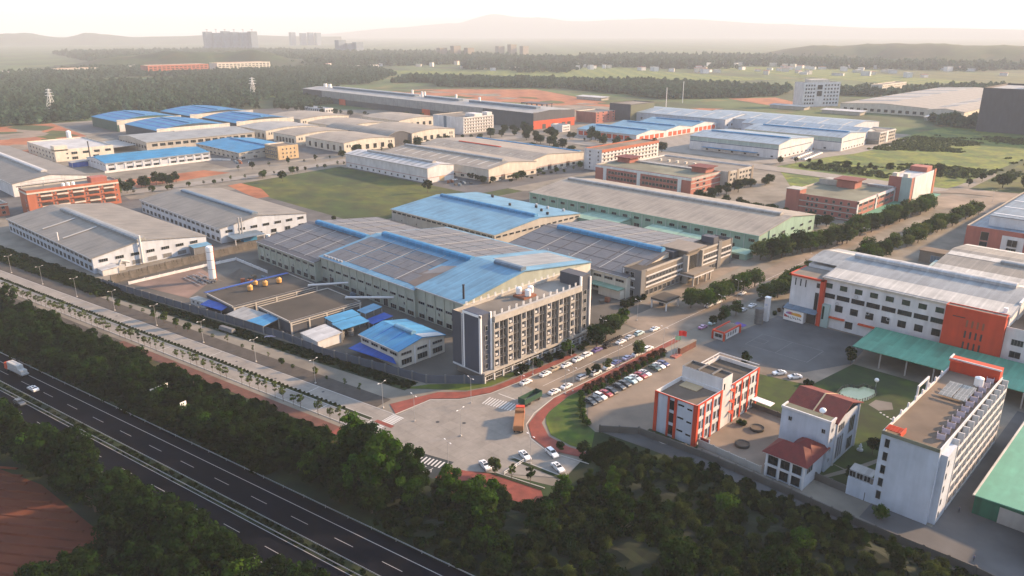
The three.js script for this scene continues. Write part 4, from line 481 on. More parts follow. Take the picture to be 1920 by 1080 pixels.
// beige cluster of shallow barrel halls
const cl = (a, b, e, label, o = {}) => hall({ a, b, arc: true, rise: 2.4, e, wall: M.cream, roof: M.creamRoof, label, win: [['R', 1.6, 4.6, 4, 4, (b[1] - b[0]) * .3, (b[1] - b[0]) * .75, { mull: 1, frame: M.beige }], ['R', 5, 2.6, 1.3, 2, 4, 7], ['R', 5, 2.6, 1.3, 2, b[1] - b[0] - 7, b[1] - b[0] - 4], ['R', 1, 2.4, 1.3, 2, b[1] - b[0] - 7, b[1] - b[0] - 4], ['F', 1.4, 5, 4, 6, 8, a[1] - a[0] - 6, { mull: 1, frame: M.beige }]], ...o });
cl([-704, -635], [418, 479], 9.4, 'cream hall with a shallow curved roof, nearest of the beige cluster'); cl([-728, -643], [508, 568], 10, 'cream hall with a shallow curved roof right of the arched gateway'); cl([-762, -716], [414, 478], 9.4, 'pale roofed curved hall behind the yellow office block'); cl([-840, -778], [414, 480], 9.4, 'pale curved roof beside the blue barrel roofs', { roof: M.paleRoof }); cl([-820, -745], [492, 556], 9.4, 'cream curved roof in the middle of the beige cluster', {}); cl([-830, -752], [575, 640], 9.4, 'cream curved roof at the back of the beige cluster'); cl([-930, -850], [500, 570], 9.4, 'beige curved roof behind the blue barrel roofs');
hall({ a: [-760, -645], b: [479, 508], arc: true, e: 9.6, rise: 4, wall: M.slate, roof: M.greyRoof2, label: 'grey arched roof spanning a dark gateway between two cream halls' });
block({ a: [-708, -655], b: [592, 640], h: 19.4, wall: M.white, cap: M.beige, roof: M.flat, name: 'office_block', label: 'six storey white block among trees before the long dark factory', cat: 'apartment block', win: [...[0, 1, 2, 3, 4].map(f => ['R', 2 + f * 3.4, 1.7, 1.6, 11, 3, 45, { frame: M.cream }])], bands: [['F', 19, 24, 0, 19.2, M.mutedBlue, .1], ...[0, 1, 2, 3, 4, 5].map(f => ['R', 1, 47, .8 + f * 3.4, 1.5 + f * 3.4, M.beige, .7, 'balcony_band'])], more(t) { part('stair_house', new G().box(8, 24, 18, 22, -4, 8), M.white, t); part('stair_house', new G().box(16, 25, 18, 22.5, 15, 23), M.white, t); } });
// long dark factory at the back
{ const t = thing('factory_hall', 'very long dark factory with a pale sloping roof and orange ends', 'factory', [-632, 0, 684], -3.2 * Math.PI / 180); const L = 570, D = 72;
  part('wall', gableWall(L, D, 19, 2.4, .4, 'a').build().translate(-L / 2, 0, -D / 2), M.blueGrey, t); part('roof', roofSkin(L, D, 19, 2.4, .4, 'a').build().translate(-L / 2, 0, -D / 2), M.paleRoof, t);
  part('eave_skirt', new G().poly([-L + 66, 8.5, -.8], [-92, 8.5, -.8], [-92, 19.4, -.8], [-L + 66, 19.4, -.8]).poly([-L + 66, 8.5, -.8], [-L + 66, 8.5, 0], [-L + 66, 19.4, 0], [-L + 66, 19.4, -.8]), M.coolGrey, t);
  part('end_wall', new G().box(0, .4, 10, 20, 0, 72), M.slate, t); part('end_wall', new G().box(0, .5, 0, 10, 0, 72), M.orange, t);
  for (const [x0, x1] of [[-510, -275], [-252, -172], [-150, -20]]) part('roof_monitor', new G().box(x0, x1, 20.5, 24, 24, 32), M.mutedBlue, t);
  for (const x of [-440, -215]) part('gate', new G().box(x - 9, x + 9, 0, 9, -1, -.1), M.orange, t); for (const y of [18, 34, 52, 62]) part('door', new G().box(.5, .6, 0, 5.4, y - 3, y + 3), M.dark, t);
  for (const [x, y] of [[-300, 30], [-262, 20], [-258, 22], [-190, 26], [-130, 18]]) part('roof_stack', new G().cyl(x, y + 8, 20, 29, 1.5, 1.5, 10), M.whitePaint, t); for (const x of [-545, -530]) part('roof_stack', new G().cyl(x, 30, 20, 27, 3, 3, 12), M.whitePaint, t); }
block({ a: [-1020, -965], b: [608, 622], h: 8, wall: M.white, roof: M.whiteRoof, name: 'gate_office', label: 'small white gate office before the long dark factory', win: [['F', 3, 3, 3, 10, 5, 50], ['R', 3, 3, 2, 3, 3, 11]] });
{ const t = thing('unfinished_building', 'bare grey steel skeleton of a building on the red soil', 'building', [-760, 0, 830]); const g = new G(); for (let i = 0; i < 5; i++) for (let j = 0; j < 3; j++) g.box(-20 + i * 10 - .4, -20 + i * 10 + .4, 0, 14, -10 + j * 10 - .4, -10 + j * 10 + .4); part('column', g, M.slate, t); part('deck', new G().box(-21, 21, 14, 15, -11, 11).box(-21, 21, 7, 7.6, -11, 11), M.slate, t); }
shed('long white sheet on low posts on the red soil', [-850, -790], [822, 830], 3, M.whiteRoof, {});

// ---------------------------------------------------------------- middle distance halls
hall({ a: [-568, -457.3], b: [375, 402], e: 11.4, rise: 2.2, wall: M.white, roof: M.whiteRoof, label: 'white windowless hall along the meadow with a row of small windows at its foot', vents: [[.5, 3.4, 1.4, .14, .93, M.paleRoof]], strips: [[13, .06, .96, .04, .4, 3, M.coolGrey]], bands: [['F', 0, 110.7, 3.9, 4.2, M.pink, .1, 'trim'], ['R', 0, 27, 3.9, 4.2, M.pink, .1, 'trim'], ['R', 12, 17, 0, 4, M.yellow, .12, 'door']], win: [['F', 1, 1.7, 2, 13, 7, 106]] });
const H3 = (b, label, o) => hall({ b, e: 10, rise: 3.4, wall: M.cream, roof: M.creamRoof, label, strips: [[11, .08, .95, .1, .34, 1.5]], ...o });
H3([411, 466], 'cream hall with rows of pale roof lights and a long ridge vent', { a: [-562, -426.5], rb: .43, vents: [[.43, 3.6, 1.5, .02, .95, M.coolGrey]], bands: [['F', 0, 135, 3.6, 3.9, M.pink, .1, 'trim'], ['R', 0, 55, 3.6, 3.9, M.pink, .1, 'trim']], win: [['R', .8, 2, 3.6, 6, 4, 50], ['R', .1, 4.4, 4.6, 1, 16, 16, { name: 'door', glass: M.dark }], ['F', 1, 2, 4, 5, 84, 126]] });
H3([466.2, 534], 'cream hall with a red ridge slot beside the roof light hall', { a: [-576, -431.5], rb: .3, vents: [[.3, 2.2, .7, .22, .6, M.redOrange], [.97, 3, 1, .05, .98, M.tealBlue]], bands: [['R', 0, 67, 3.6, 3.9, M.pink, .1, 'trim']], win: [['R', .8, 2.2, 3.6, 8, 5, 62], ['R', .1, 4.4, 4.6, 2, 22, 46, { name: 'door', glass: M.dark }]] });
for (let k = 0; k < 3; k++) hall({ a: [-560 + k * 4, -478.5 - k * 0], b: [680 + k * 55, 734.8 + k * 55], e: 7.4, rise: 3.4, wall: M.white, roof: M.skyRoof, label: `blue roofed bay with orange wall panels, ${['nearest', 'middle', 'farthest'][k]} of three`, vents: [[.42, 3, 1.3, .12, .97, M.blueRoof]], bands: k ? [] : [...Array(9)].map((_, i) => ['F', 2 + i * 8, 8.4 + i * 8, 1, 5.6, M.orange, .12, 'orange_panel']), win: [], more(t, W) { for (let i = 0; i < 5; i++) onFace(t, W, 'orange_panel', 'R', 6 + i * 9.6, 13 + i * 9.6, .8, 5.4, 0, .14, M.orange); } });
for (const [a, b, l] of [[[-412, -318], [678, 752], 'nearest'], [[-400, -296], [767, 828], 'farther']]) hall({ a, b, e: 13, rise: 3.4, rb: .34, wall: M.white, roof: M.paleBlue, label: `large pale green-white hall with blue ridge cap, the ${l} of two`, vents: [[.34, 3, 1.2, .1, .98, M.blueRoof]], bands: [['F', 0, a[1] - a[0], 8.2, 9, M.mutedBlue, .1, 'window_band'], ['R', 4, b[1] - b[0] - 4, 8.2, 9, M.mutedBlue, .1, 'window_band'], ['F', 0, a[1] - a[0], 9.2, 13, M.aqua, .06, 'cladding']], win: [['R', 1, 1.6, 2.4, 8, 6, b[1] - b[0] - 6], ['F', 1, 1.6, 2.4, 6, 20, 88]], more(t, W) { onFace(t, W, 'side_canopy', 'F', 16, 74, 3.6, 4, 0, 4, M.blueRoof); } });
for (const [a, b, l] of [[[-640, -470], [850, 935], 'left'], [[-520, -330], [870, 960], 'middle'], [[-440, -300], [835, 868], 'right']]) hall({ a, b, e: 11, rise: 4, wall: M.paleBlueWall, roof: M.paleBlue, label: `pale grey roof behind the blue ridge halls, ${l} one`, strips: [[7, .06, .94, .05, .42, 2]], win: [['R', 3, 2.4, 3, 8, 6, b[1] - b[0] - 6], ['F', 3, 2.4, 3, 8, 20, 120]] });
block({ a: [-312, -287.5], b: [844, 890], h: 12.4, wall: M.beige, cap: M.white, roof: M.flat, name: 'office_block', label: 'beige four storey office at the end of the pale halls', win: [0, 1, 2].map(f => ['R', 1.6 + f * 3.6, 2, 2.6, 9, 4, 42, { mull: 2 }]), bands: [['R', 0, 46, 11, 11.8, M.white, .4], ['R', 18, 24, 0, 12.4, M.white, .5, 'bay']] });
shed('grey shelter at the foot of the farther pale hall', [-306, -288], [838, 846], 4, M.flat, {});
const pinkBands = (w, d, h) => [['F', 0, w, h - 2.2, h - .4, M.white, .2], ['R', 0, d, h - 2.2, h - .4, M.beige, .2]];
block({ a: [-374, -287], b: [478, 519], h: 12.6, wall: M.pink, cap: M.beige, roof: M.flatGreen, name: 'school_block', label: 'long pink and white office building left of the crossing roads', win: [...[0, 1].map(f => ['F', 2.6 + f * 4, 2.2, 2.4, 9, 14, 38, {}]), ...[0, 1].map(f => ['F', 2.6 + f * 4, 2.2, 2.4, 10, 46, 74, {}]), ...[0, 1, 2].map(f => ['R', 1.2 + f * 4, 2, 3.4, 2, 9, 18])], bands: [...pinkBands(87, 41, 12.6), ['F', 8, 11, 0, 12, M.white, .3], ['F', 40, 43, 0, 12, M.white, .3], ['F', 76, 79, 0, 12, M.white, .3], ['F', 10, 77, 5.2, 6.2, M.pink, .25], ['R', 0, 41, 4.1, 4.7, M.beige, .25], ['R', 0, 41, 8, 8.6, M.beige, .25]], more(t) { for (const [x, y] of [[-36, 12], [32, 14]]) { part('roof_pavilion', new G().box(x - 6, x + 6, 11.6, 15.4, y - 6, y + 6), M.pink, t); part('pavilion_lid', new G().box(x - 8, x + 8, 15.4, 16, y - 8, y + 8), M.redTile, t); } part('blue_roof_strip', new G().box(-30, 30, 11.7, 12.6, 15, 19), M.paleRoof, t); } });
block({ a: [-362, -281], b: [519.2, 558], h: 12.6, wall: M.beige, cap: M.white, roof: M.flat, name: 'school_block', label: 'beige rear wing with white parapet behind the long pink office', win: [0, 1, 2].map(f => ['R', 1.2 + f * 3.8, 2, 2.4, 7, 5, 34]), bands: [['R', 0, 39, 10.6, 12.2, M.beige, .3], ['R', 0, 3, 0, 13, M.stoneBrown, .4], ['R', 13, 16, 0, 13, M.stoneBrown, .4], ['R', 36, 39, 0, 13, M.stoneBrown, .4]], more(t) { for (let k = 0; k < 6; k++) part('roof_vent', new G().box(-30 + k * 8, -28 + k * 8, 11.6, 13.4, -6, -4), M.cream, t); } });
block({ a: [-413, -394.5], b: [512, 596], h: 18, wall: M.white, cap: M.brick, roof: M.flatWarm, name: 'apartment_block', label: 'slim white and brick red apartment slab behind the pink office', win: [...[0, 1, 2, 3, 4].map(f => ['F', 1.6 + f * 3.3, 1.6, 1.4, 2, 6, 15]), ...[0, 1, 2, 3, 4].map(f => ['R', 1.6 + f * 3.2, 1.7, 2, 16, 4, 80, { frame: M.cream }])], bands: [['R', 0, 84, 15.6, 18, M.brick, .3], ...[0, 1, 2, 3, 4].map(f => ['R', 2, 82, .6 + f * 3.2, 1.4 + f * 3.2, f % 2 ? M.cream : M.white, .8, 'balcony_band'])], cat: 'apartment block' });
block({ a: [-215, -170], b: [478, 544], h: 13, wall: M.pink, cap: M.beige, roof: M.flatGreen, name: 'school_block', label: 'square pink and white office building right of the green hall end', win: [...[0, 1, 2].map(f => ['F', 2 + f * 3.8, 1.9, 1.6, 3, 14, 20]), ...[0, 1, 2].map(f => ['F', 2 + f * 3.8, 1.9, 1.6, 4, 26, 40]), ...[0, 1, 2].map(f => ['R', 1.4 + f * 3.8, 2, 7, 7, 5, 61, { mull: 6 }])], bands: [['F', 8, 45, .6, 1.2, M.beige, .4], ['F', 8, 45, 4.6, 5.2, M.beige, .35], ['F', 8, 45, 8.4, 9, M.beige, .35], ['R', 0, 66, 11, 12.8, M.white, .4], ['R', 0, 2, 0, 13, M.white, .4], ['R', 31, 33, 0, 13, M.white, .4], ['R', 64, 66, 0, 13, M.white, .4]], more(t, W) { onFace(t, W, 'entrance_canopy', 'R', 4, 66, 3, 3.4, .4, 6, M.tealRoof); part('corner_tower', new G().box(-23, -14, 0, 15, -33.6, -24), M.pink, t); part('tower_lid', new G().box(-23.4, -13.6, 15, 15.4, -34, -23.6), M.beige, t); part('roof_pavilion', new G().box(-8, 4, 12, 17, 10, 22), M.pink, t); part('pavilion_lid', new G().box(-10, 6, 17, 17.7, 8, 24), M.redTile, t); part('roof_screen', new G().box(-22, -10, 12, 15.6, 14, 15).box(-20, -14, 12, 15, 20, 26), M.beige, t); part('white_kerb', new G().box(6, 22, 12, 13.6, 27, 31), M.paleRoof, t); } });
block({ a: [-175, -160.5], b: [543.5, 592], h: 20, wall: M.pink, cap: M.beige, roof: M.whiteRoof, name: 'apartment_block', label: 'tall pink stair tower block with a white window grid beside the square pink office', cat: 'apartment block', win: [0, 1, 2, 3, 4].map(f => ['R', 2.4 + f * 3.4, 1.7, 1.6, 11, 8, 40, { frame: M.white }]), bands: [['R', 5, 44, .5, 20, M.white, .3, 'cladding'], ['R', 45, 48.5, 0, 20.6, M.brick, .5], ['F', 8, 14.5, 0, 20, M.aqua, .2, 'cladding']], more(t, W) { onFace(t, W, 'entrance_canopy', 'R', 4, 48, 2.8, 3.2, 0, 6, M.tealRoof); part('roof_box', new G().box(-6, -3, 19, 22, -23, -19).box(1, 4, 19, 22, -23, -19), M.cream, t); part('roof_pavilion', new G().box(-6, 5, 19, 22.4, 12, 23), M.pink, t); } });
block({ a: [-103, -20], b: [453, 640], h: 14.2, wall: M.pink, cap: M.beige, roof: M.mutedBlue, name: 'school_block', label: 'pink office with tall white framed windows at the right edge', win: [['F', 2, 4.8, 3.8, 1, 9, 9, { mull: 0 }], ['F', 7.4, 4.6, 3.8, 1, 9, 9, { mull: 0 }]], bands: [], more(t, W) { for (let k = 0; k < 4; k++) { const u = 22 + k * 13.4; onFace(t, W, 'white_bay', 'F', u - 5, u + 5, 0, 11.6, 0, .3, M.white); windows(t, W, [['F', 6.4, 3.6, 4.6, 1, u, u, { depth: .5 }], ['F', .8, 4.8, 4.6, 1, u, u, { depth: .5 }]]); t.children.slice(-2).forEach(o => o.position.z += .34); } part('roof_house', new G().box(-34, -12, 13, 18.6, -82, 84), M.white, t); part('roof_deck', new G().box(-34.4, -11.6, 18.6, 18.9, -82.4, 84), M.mutedBlue, t); part('red_wall', new G().box(-11.5, -9, 13, 18, -80, 84), M.brick, t); windows(t, { w: 83, d: 187, ox: -50.5 }, [['R', 14.6, 1.6, 2, 20, 20, 160]]); part('roof_house', new G().box(-6, 41, 13.3, 16, -80, 84), M.mutedBlue, t); for (let k = 0; k < 5; k++) part('light_strip', new G().box(-34, -12, 18.95, 19.1, -76 + k * 22, -75 + k * 22), M.whitePaint, t); } });
{ const t = thing('gate_kiosk', 'ochre kiosk with blue glass front below the pink office', 'kiosk', [-106, 0, 418]); part('wall', new G().box(-7, 7, 0, 6, -4, 4), M.stoneBrown, t); part('side_wall', new G().box(7, 7.3, 0, 6.6, -4.2, 4), M.yellow, t); part('roof', new G().box(-7.4, 7.6, 6, 6.5, -4.4, 4.4), M.flatWarm, t); windows(t, { w: 14, d: 8 }, [['F', 1, 3.6, 4.4, 2, 7.6, 12.4, { glass: M.mutedBlue, mull: 2 }]]); }
shed('pale green shelter in front of the ochre kiosk', [-104, -94], [398, 410], 3, M.aqua, {});

// ---------------------------------------------------------------- the white and orange works on the right
hall({ a: [-111.8, -48], b: [291, 335], e: 20.2, rise: 2.8, rb: .62, wall: M.white, roof: M.coolGrey, gutterM: M.lightStrip, label: 'large white factory with rows of dark windows and a pale metal roof', vents: [[.62, 3.4, 1.6, .02, .93, M.whiteRoof]],
  bands: [['F', 0, 63.8, 19.4, 20.4, M.cream, .3]], win: [['F', 16.2, 2, 2.8, 8, 2.2, 42.3, { glass: M.glassGreen, frame: M.dark }], ['F', 12.2, 1.9, 4.9, 8, 2.6, 42.3, { mull: 5, frame: M.dark }], ['F', 7.4, 2.6, 2.9, 7, 7.2, 42.3, { frame: M.dark }], ['F', 1.6, 2.8, 2.8, 1, 11.8, 11.8, { frame: M.dark }], ['F', 1.6, 2.8, 2.8, 1, 28.8, 28.8, { glass: M.glassGreen, frame: M.dark }], ['F', 1.6, 2.6, 3, 1, 40.8, 40.8, { glass: M.glassGreen, frame: M.dark }]],
  more(t, W, at) {
    part('roof_extension', new G().slab([[-44.6, 21.9, -9], [-32.4, 21.9, -9], [-32.4, 23.3, 5.3], [-44.6, 23.3, 5.3]], .28).slab([[-44.6, 23.3, 5.3], [-32.4, 23.3, 5.3], [-32.4, 20.5, 22.5], [-44.6, 20.5, 22.5]], .28), M.coolGrey, t); part('rear_wall', new G().box(-44.2, -32, 0, 20.4, -8.6, 22), M.white, t);
    part('light_strip', new G().slab([at(0, .01, .45), at(1, .01, .45), at(1, .24, .45), at(0, .24, .45)], .08), M.lightStrip, t); part('light_strip', new G().slab([at(-.19, .66, .46), at(1, .66, .46), at(1, .8, .46), at(-.19, .8, .46)], .08), M.lightStrip, t);
    for (const u of [3.8, 15.3, 33.8]) onFace(t, W, 'awning', 'F', u, u + 6.2, 4.4, 5, 0, 1, M.orange);
    onFace(t, W, 'stair_box', 'F', .4, 4, 0, 9.6, 0, 1.4, M.aqua); onFace(t, W, 'stair_glass', 'F', 1.4, 2.2, 3.4, 8.8, 1.4, 1.5, M.glassGreen);
    for (const [u, h] of [[6.4, 10.8], [18.2, 9.8], [25.8, 9.4], [31.6, 3.6], [13.2, 15.2]]) put(part('extract_fan', new THREE.TorusGeometry(.6, .12, 6, 14), M.frame, t), W, 'F', u, h, .5);
  } });
{ const t = block({ a: [-124.6, -111.6], b: [290.4, 304], h: 19.2, parapet: .3, wall: M.white, cap: M.redOrange, roof: M.flat, name: 'corner_tower', label: 'white corner tower with an orange roof rim at the left end of the white factory', win: [['F', 14.6, 3, .5, 3, 1.8, 6, { fr: 0, glass: M.dark }], ['F', 5.4, 8, 1.6, 1, 11, 11, { mull: 0 }], ['F', 15.4, 2, 1.4, 1, 11.1, 11.1, { mull: 0 }]] });
  part('roof_rim', new G().box(-7.2, 7.2, 18.6, 19.3, -8, -7).box(-7.3, -6.5, 18.6, 19.3, -8, 7), M.redOrange, t); part('roof_deck', new G().box(-6.6, 7.2, 19, 19.25, -7, 6.8), M.flat, t); part('orange_pier', new G().box(5.8, 7.4, 0, 19.3, -8, -6.2), M.redOrange, t); }
{ const t = thing('signboard_annex', 'low annex with a large printed sign wall under a grey lid', 'annex', [-119, 0, 289.4]); part('wall', new G().box(-6, 2.4, 0, 4.8, -2, 1), M.white, t); part('back_wall', new G().box(2.4, 6, 0, 4.8, .6, 1), M.dark, t); part('lid', new G().slab([[-6.4, 5.2, -2.4], [7, 5.2, -2.4], [7, 6.4, 2], [-6.4, 6.4, 2]], .2), M.mutedBlue, t);
  const cv = document.createElement('canvas'); cv.width = 512; cv.height = 300; const x = cv.getContext('2d'); x.fillStyle = '#e9e4dd'; x.fillRect(0, 0, 512, 300); const gr = x.createLinearGradient(40, 0, 480, 0); gr.addColorStop(0, '#8a86c8'); gr.addColorStop(.3, '#c05a66'); gr.addColorStop(.45, '#d9a23a'); gr.addColorStop(1, '#d3902c'); x.fillStyle = gr; x.beginPath(); x.moveTo(40, 90); x.quadraticCurveTo(130, 20, 250, 60); x.quadraticCurveTo(430, 30, 470, 90); x.quadraticCurveTo(480, 150, 430, 140); x.quadraticCurveTo(240, 130, 60, 120); x.fill();
  x.fillStyle = '#a8322c'; x.beginPath(); x.moveTo(10, 130); x.quadraticCurveTo(80, 150, 130, 215); x.lineTo(10, 215); x.fill(); x.strokeStyle = '#3b3533'; x.lineWidth = 13; x.lineCap = 'round'; for (let k = 0; k < 6; k++) { const p = 130 + k * 62, q = 195 + (k % 2) * 14; x.beginPath(); x.moveTo(p - 22, q - 16); x.quadraticCurveTo(p + 8, q - 26, p + 4, q + 4); x.quadraticCurveTo(p - 8, q + 34, p + 30, q + 16); x.stroke(); x.fillStyle = k % 2 ? '#c04a38' : '#3b3533'; x.fillRect(p - 6, q - 4, 18, 10); }
  const ct = new THREE.CanvasTexture(cv); ct.colorSpace = THREE.SRGBColorSpace; const pl = new THREE.PlaneGeometry(8, 4.5); const o = part('printed_sign', pl, mat([1, 1, 1], { map: ct, roughness: .6 }), t); o.position.set(-1.8, 2.4, 2.03); }
{ const t = block({ a: [-67, -48.4], b: [287.6, 291], h: 21, h0: 3.6, parapet: .3, wall: M.redOrange, roof: M.flat, name: 'entrance_block', label: 'big flat red-orange facade block with three rows of four slots', cat: 'facade block', win: [14.4, 10.4, 6.4].map(h => ['F', h, 2.6, .62, 4, 7.4, 12.4, { fr: 0, glass: h > 14 ? M.rust : M.dark }]), more(t, W) { onFace(t, W, 'slot', 'F', 2.6, 6.6, 17.4, 17.7, 0, .1, M.dark); part('base_wall', new G().box(-9.3, 9.3, 0, 3.6, -.4, 1.6), M.white, t); part('door', new G().box(-1.4, 2.4, 0, 3.6, -.6, -.4), M.rust, t); part('window', new G().box(-6.6, -4.8, 1, 2.9, -.5, -.4), M.glass, t); part('notice', new G().box(6, 7.6, 1.2, 2.8, -.5, -.4), M.whitePaint, t); } }); }
block({ a: [-48.3, 10], b: [290, 335], h: 17, parapet: .8, wall: M.white, roof: M.flatWarm, name: 'factory_wing', label: 'white factory wing right of the red-orange facade, cut by the picture edge', win: [['F', 11, 2.2, 3.6, 8, 4, 50, { mull: 3 }], ['F', 6.6, 2.4, 3.4, 8, 4, 50], ['F', 1.4, 2.4, 3.4, 8, 4, 50]], more(t) { part('glazed_roof', new G().slab([[-26, 19.6, -14], [-8, 19.6, -14], [-8, 21, 12], [-26, 21, 12]], .2), M.hotPanel, t); for (let k = 0; k < 4; k++) part('glazing_bar', new G().slab([[-26, 19.85 + k * .42, -13.6 + k * 7.6], [-8, 19.85 + k * .42, -13.6 + k * 7.6], [-8, 19.87 + k * .42, -13 + k * 7.6], [-26, 19.87 + k * .42, -13 + k * 7.6]], .1), M.whitePaint, t); part('side_wall', new G().box(-29.2, -28.4, 15, 22.5, -10, 22), M.white, t); part('vent_stack', new G().cyl(-31, -19, 17, 22.4, .7, .7, 10), M.whitePaint, t); } });
hall({ a: [-91, 60], b: [354, 408], e: 14.4, rise: 2.6, rb: .58, wall: M.beige, roof: M.greyRoof2, label: 'long pale roof behind the white factory running out of the right edge', vents: [[.42, 3.4, 1.4, .14, 1, M.coolGrey]], win: [], more(t, W, at) { for (const v of [.03, .4, .9]) part('light_strip', new G().slab([at(0, v, .45), at(1, v, .45), at(1, v + .1, .45), at(0, v + .1, .45)], .08), M.lightStrip, t); } });
// green canopy and green sheds
{ const t = thing('canopy', 'long mint green canopy at the foot of the white factory', 'canopy', [-50, 0, 273]); part('roof', new G().slab([[-38.4, 6, -9], [50, 6, -9], [50, 7, 13], [-38.4, 7, 13]], .25), M.tealRoof, t); for (let k = 0; k < 11; k++) part('post', new G().box(-37.6 + k * 8.6, -37.2 + k * 8.6, 0, 5.8, -8.4, -8), M.steel, t); part('back_wall', new G().box(-37, 50, 0, 5.6, 6, 6.4), M.stoneBrown, t); }
{ const t = thing('green_shed', 'green sheet shed with a pale roller door right of the white dormitory', 'shed', [-21.5, 0, 222]); part('wall', new G().box(-9.4, 9.4, 0, 5.2, -29, 36), mat([.03, .22, .13], { map: T.sheet }), t); part('roof', new G().slab([[-9.8, 5.4, -29.6], [9.8, 6, -29.6], [9.8, 6, 36], [-9.8, 5.4, 36]], .25), mat([.13, .45, .31], { map: T.plaster, roughness: .6 }), t); part('ridge_strip', new G().slab([[-9.9, 5.5, -29.7], [-9.4, 5.52, -29.7], [-9.4, 5.52, 36], [-9.9, 5.5, 36]], .3), M.lightStrip, t); part('roller_door', new G().box(-4, 4, 0, 4.4, -29.14, -29), M.beige, t); }
{ const t = thing('blue_building', 'blue-walled works building cut by the bottom right corner', 'building', [-4, 0, 196]); part('wall', new G().box(-13, 20, 0, 6.6, -16, 30), mat([.24, .34, .58], { map: T.plaster }), t); part('roof', new G().slab([[-13.4, 6.8, -16.4], [20, 6.8, -16.4], [20, 8, 30], [-13.4, 8, 30]], .25), M.blueRoof, t); windows(t, { w: 26, d: 32 }, [['F', 2.6, 1.8, 4, 2, 6, 14, { mull: 2 }]]); }
// orange-trimmed office
{ const t = block({ a: [-110.4, -96.6], b: [173, 186.6], h: 13, parapet: 1.2, wall: M.paleBlueWall, cap: M.white, roof: M.flatWarm, name: 'office_block', label: 'white and orange three storey office with pilasters beside the car park', win: [...[0, 1, 2].map(f => ['F', .8 + f * 4, 3, 1.5, 1, 5.8, 5.8, { mull: 0, fr: 0 }]), ...[0, 1, 2].map(f => ['F', 3 + f * 4, .55, 2, 1, 8.8, 8.8, { mull: 0, fr: 0 }]), ...[0, 1, 2].map(f => ['F', 2.6 + f * 4, .55, 1.6, 1, 11.6, 11.6, { mull: 0, fr: 0 }]), ...[0, 1, 2].map(f => ['R', .9 + f * 4, 2.5, .95, 6, 2.1, 12.4, { fr: .06, mull: 0 }])],
    bands: [['F', 0, 1, 0, 13.1, M.redOrange, .35, 'pilaster'], ['F', 4.4, 5, 0, 12.8, M.redOrange, .3, 'pilaster'], ['F', 6.7, 7.5, 0, 12.9, M.redOrange, .3, 'pilaster'], ['F', 12.9, 13.9, 0, 13.1, M.redOrange, .35, 'pilaster'], ['F', 0, 13.8, 12.75, 13.05, M.redOrange, .32, 'rim'], ['R', 0, 1, 0, 13.1, M.redOrange, .35, 'pilaster'], ['R', 3.8, 4.6, 0, 12.9, M.redOrange, .3, 'pilaster'], ['R', 7.9, 8.7, 0, 12.9, M.redOrange, .3, 'pilaster'], ['R', 12.6, 13.6, 0, 13.1, M.redOrange, .35, 'pilaster'], ['R', 0, 13.6, 12.65, 13.05, M.redOrange, .32, 'rim'], ...[0, 1, 2].map(f => ['R', 1, 12.6, 3.6 + f * 4, 4.7 + f * 4, M.white, .18, 'spandrel'])],
    more(t, W) {
      block({ into: t, a: [-6.7, 6.9], b: [6.8, 12.4], h: 16.6, parapet: .5, wall: M.white, cap: M.greyWall, roof: M.flatDark, part: 'stair_tower', win: [['R', 12.6, 2, .7, 1, 1.2, 1.2, { fr: 0 }]] });
      block({ into: t, a: [-6.7, 7], b: [12.4, 29], h: 13, parapet: 1.2, wall: M.white, cap: M.white, roof: M.flatDark, part: 'rear_wing', win: [0, 1, 2].map(f => ['R', .9 + f * 4, 2.5, .95, 6, 3, 13.4, { fr: .06, mull: 0 }]), bands: [['R', 1.2, 2, 0, 13, M.redOrange, .3, 'pilaster'], ['R', 5.6, 6.4, 0, 13, M.redOrange, .3, 'pilaster'], ['R', 10, 10.8, 0, 13, M.redOrange, .3, 'pilaster'], ['R', 15.6, 16.6, 0, 13.1, M.redOrange, .35, 'pilaster'], ['R', 0, 16.6, 12.65, 13.05, M.redOrange, .32, 'rim'], ...[0, 1, 2].map(f => ['R', 1, 15.6, 3.6 + f * 4, 4.7 + f * 4, M.white, .18, 'spandrel'])] });
      part('roof_opening', new G().box(-5, 1, 11.9, 12.1, 2.6, 6.7), M.yellow, t); for (const x of [-1.4, 3.2]) part('roof_beam', new G().box(x - .2, x + .2, 16.6, 17, 6.8, 12.4), M.greyWall, t); for (const f of [0, 1, 2]) part('awning', new G().slab([[6.9, 4.3 + f * 3.6, 11.6], [8.1, 3.9 + f * 3.6, 11.6], [8.1, 3.9 + f * 3.6, 13.2], [6.9, 4.3 + f * 3.6, 13.2]], .1), M.redOrange, t);
      part('entrance_canopy', new G().slab([[7, 3.2, 26], [13.4, 3, 26], [13.4, 3, 29], [7, 3.2, 29]], .2), M.whitePaint, t); const rp = new G().box(-.1, .1, 12.9, 14, -.1, .1); for (let k = 0; k < 6; k++) { const o = part('rail_post', rp, M.white, t); o.position.set(-6.6, 0, -(13 + k * 3)); } part('roof_rail', new G().box(-6.7, -6.5, 13.8, 14.05, 12.5, 29).box(-6.7, 7, 13.8, 14.05, 28.8, 29), M.white, t); } }); }
wallRun('yard_wall', 'white yard wall between the orange office and the red roofed house', 'wall', [[-96, 174.6], [-76.6, 173.6]], 2, M.beige, M.beige, 5, .35, .25); wallRun('yard_wall', 'grey wall behind the round planters yard', 'wall', [[-97, 207], [-78.5, 206]], 1.6, M.greyStone, M.greyStone, 5, .35, .25);
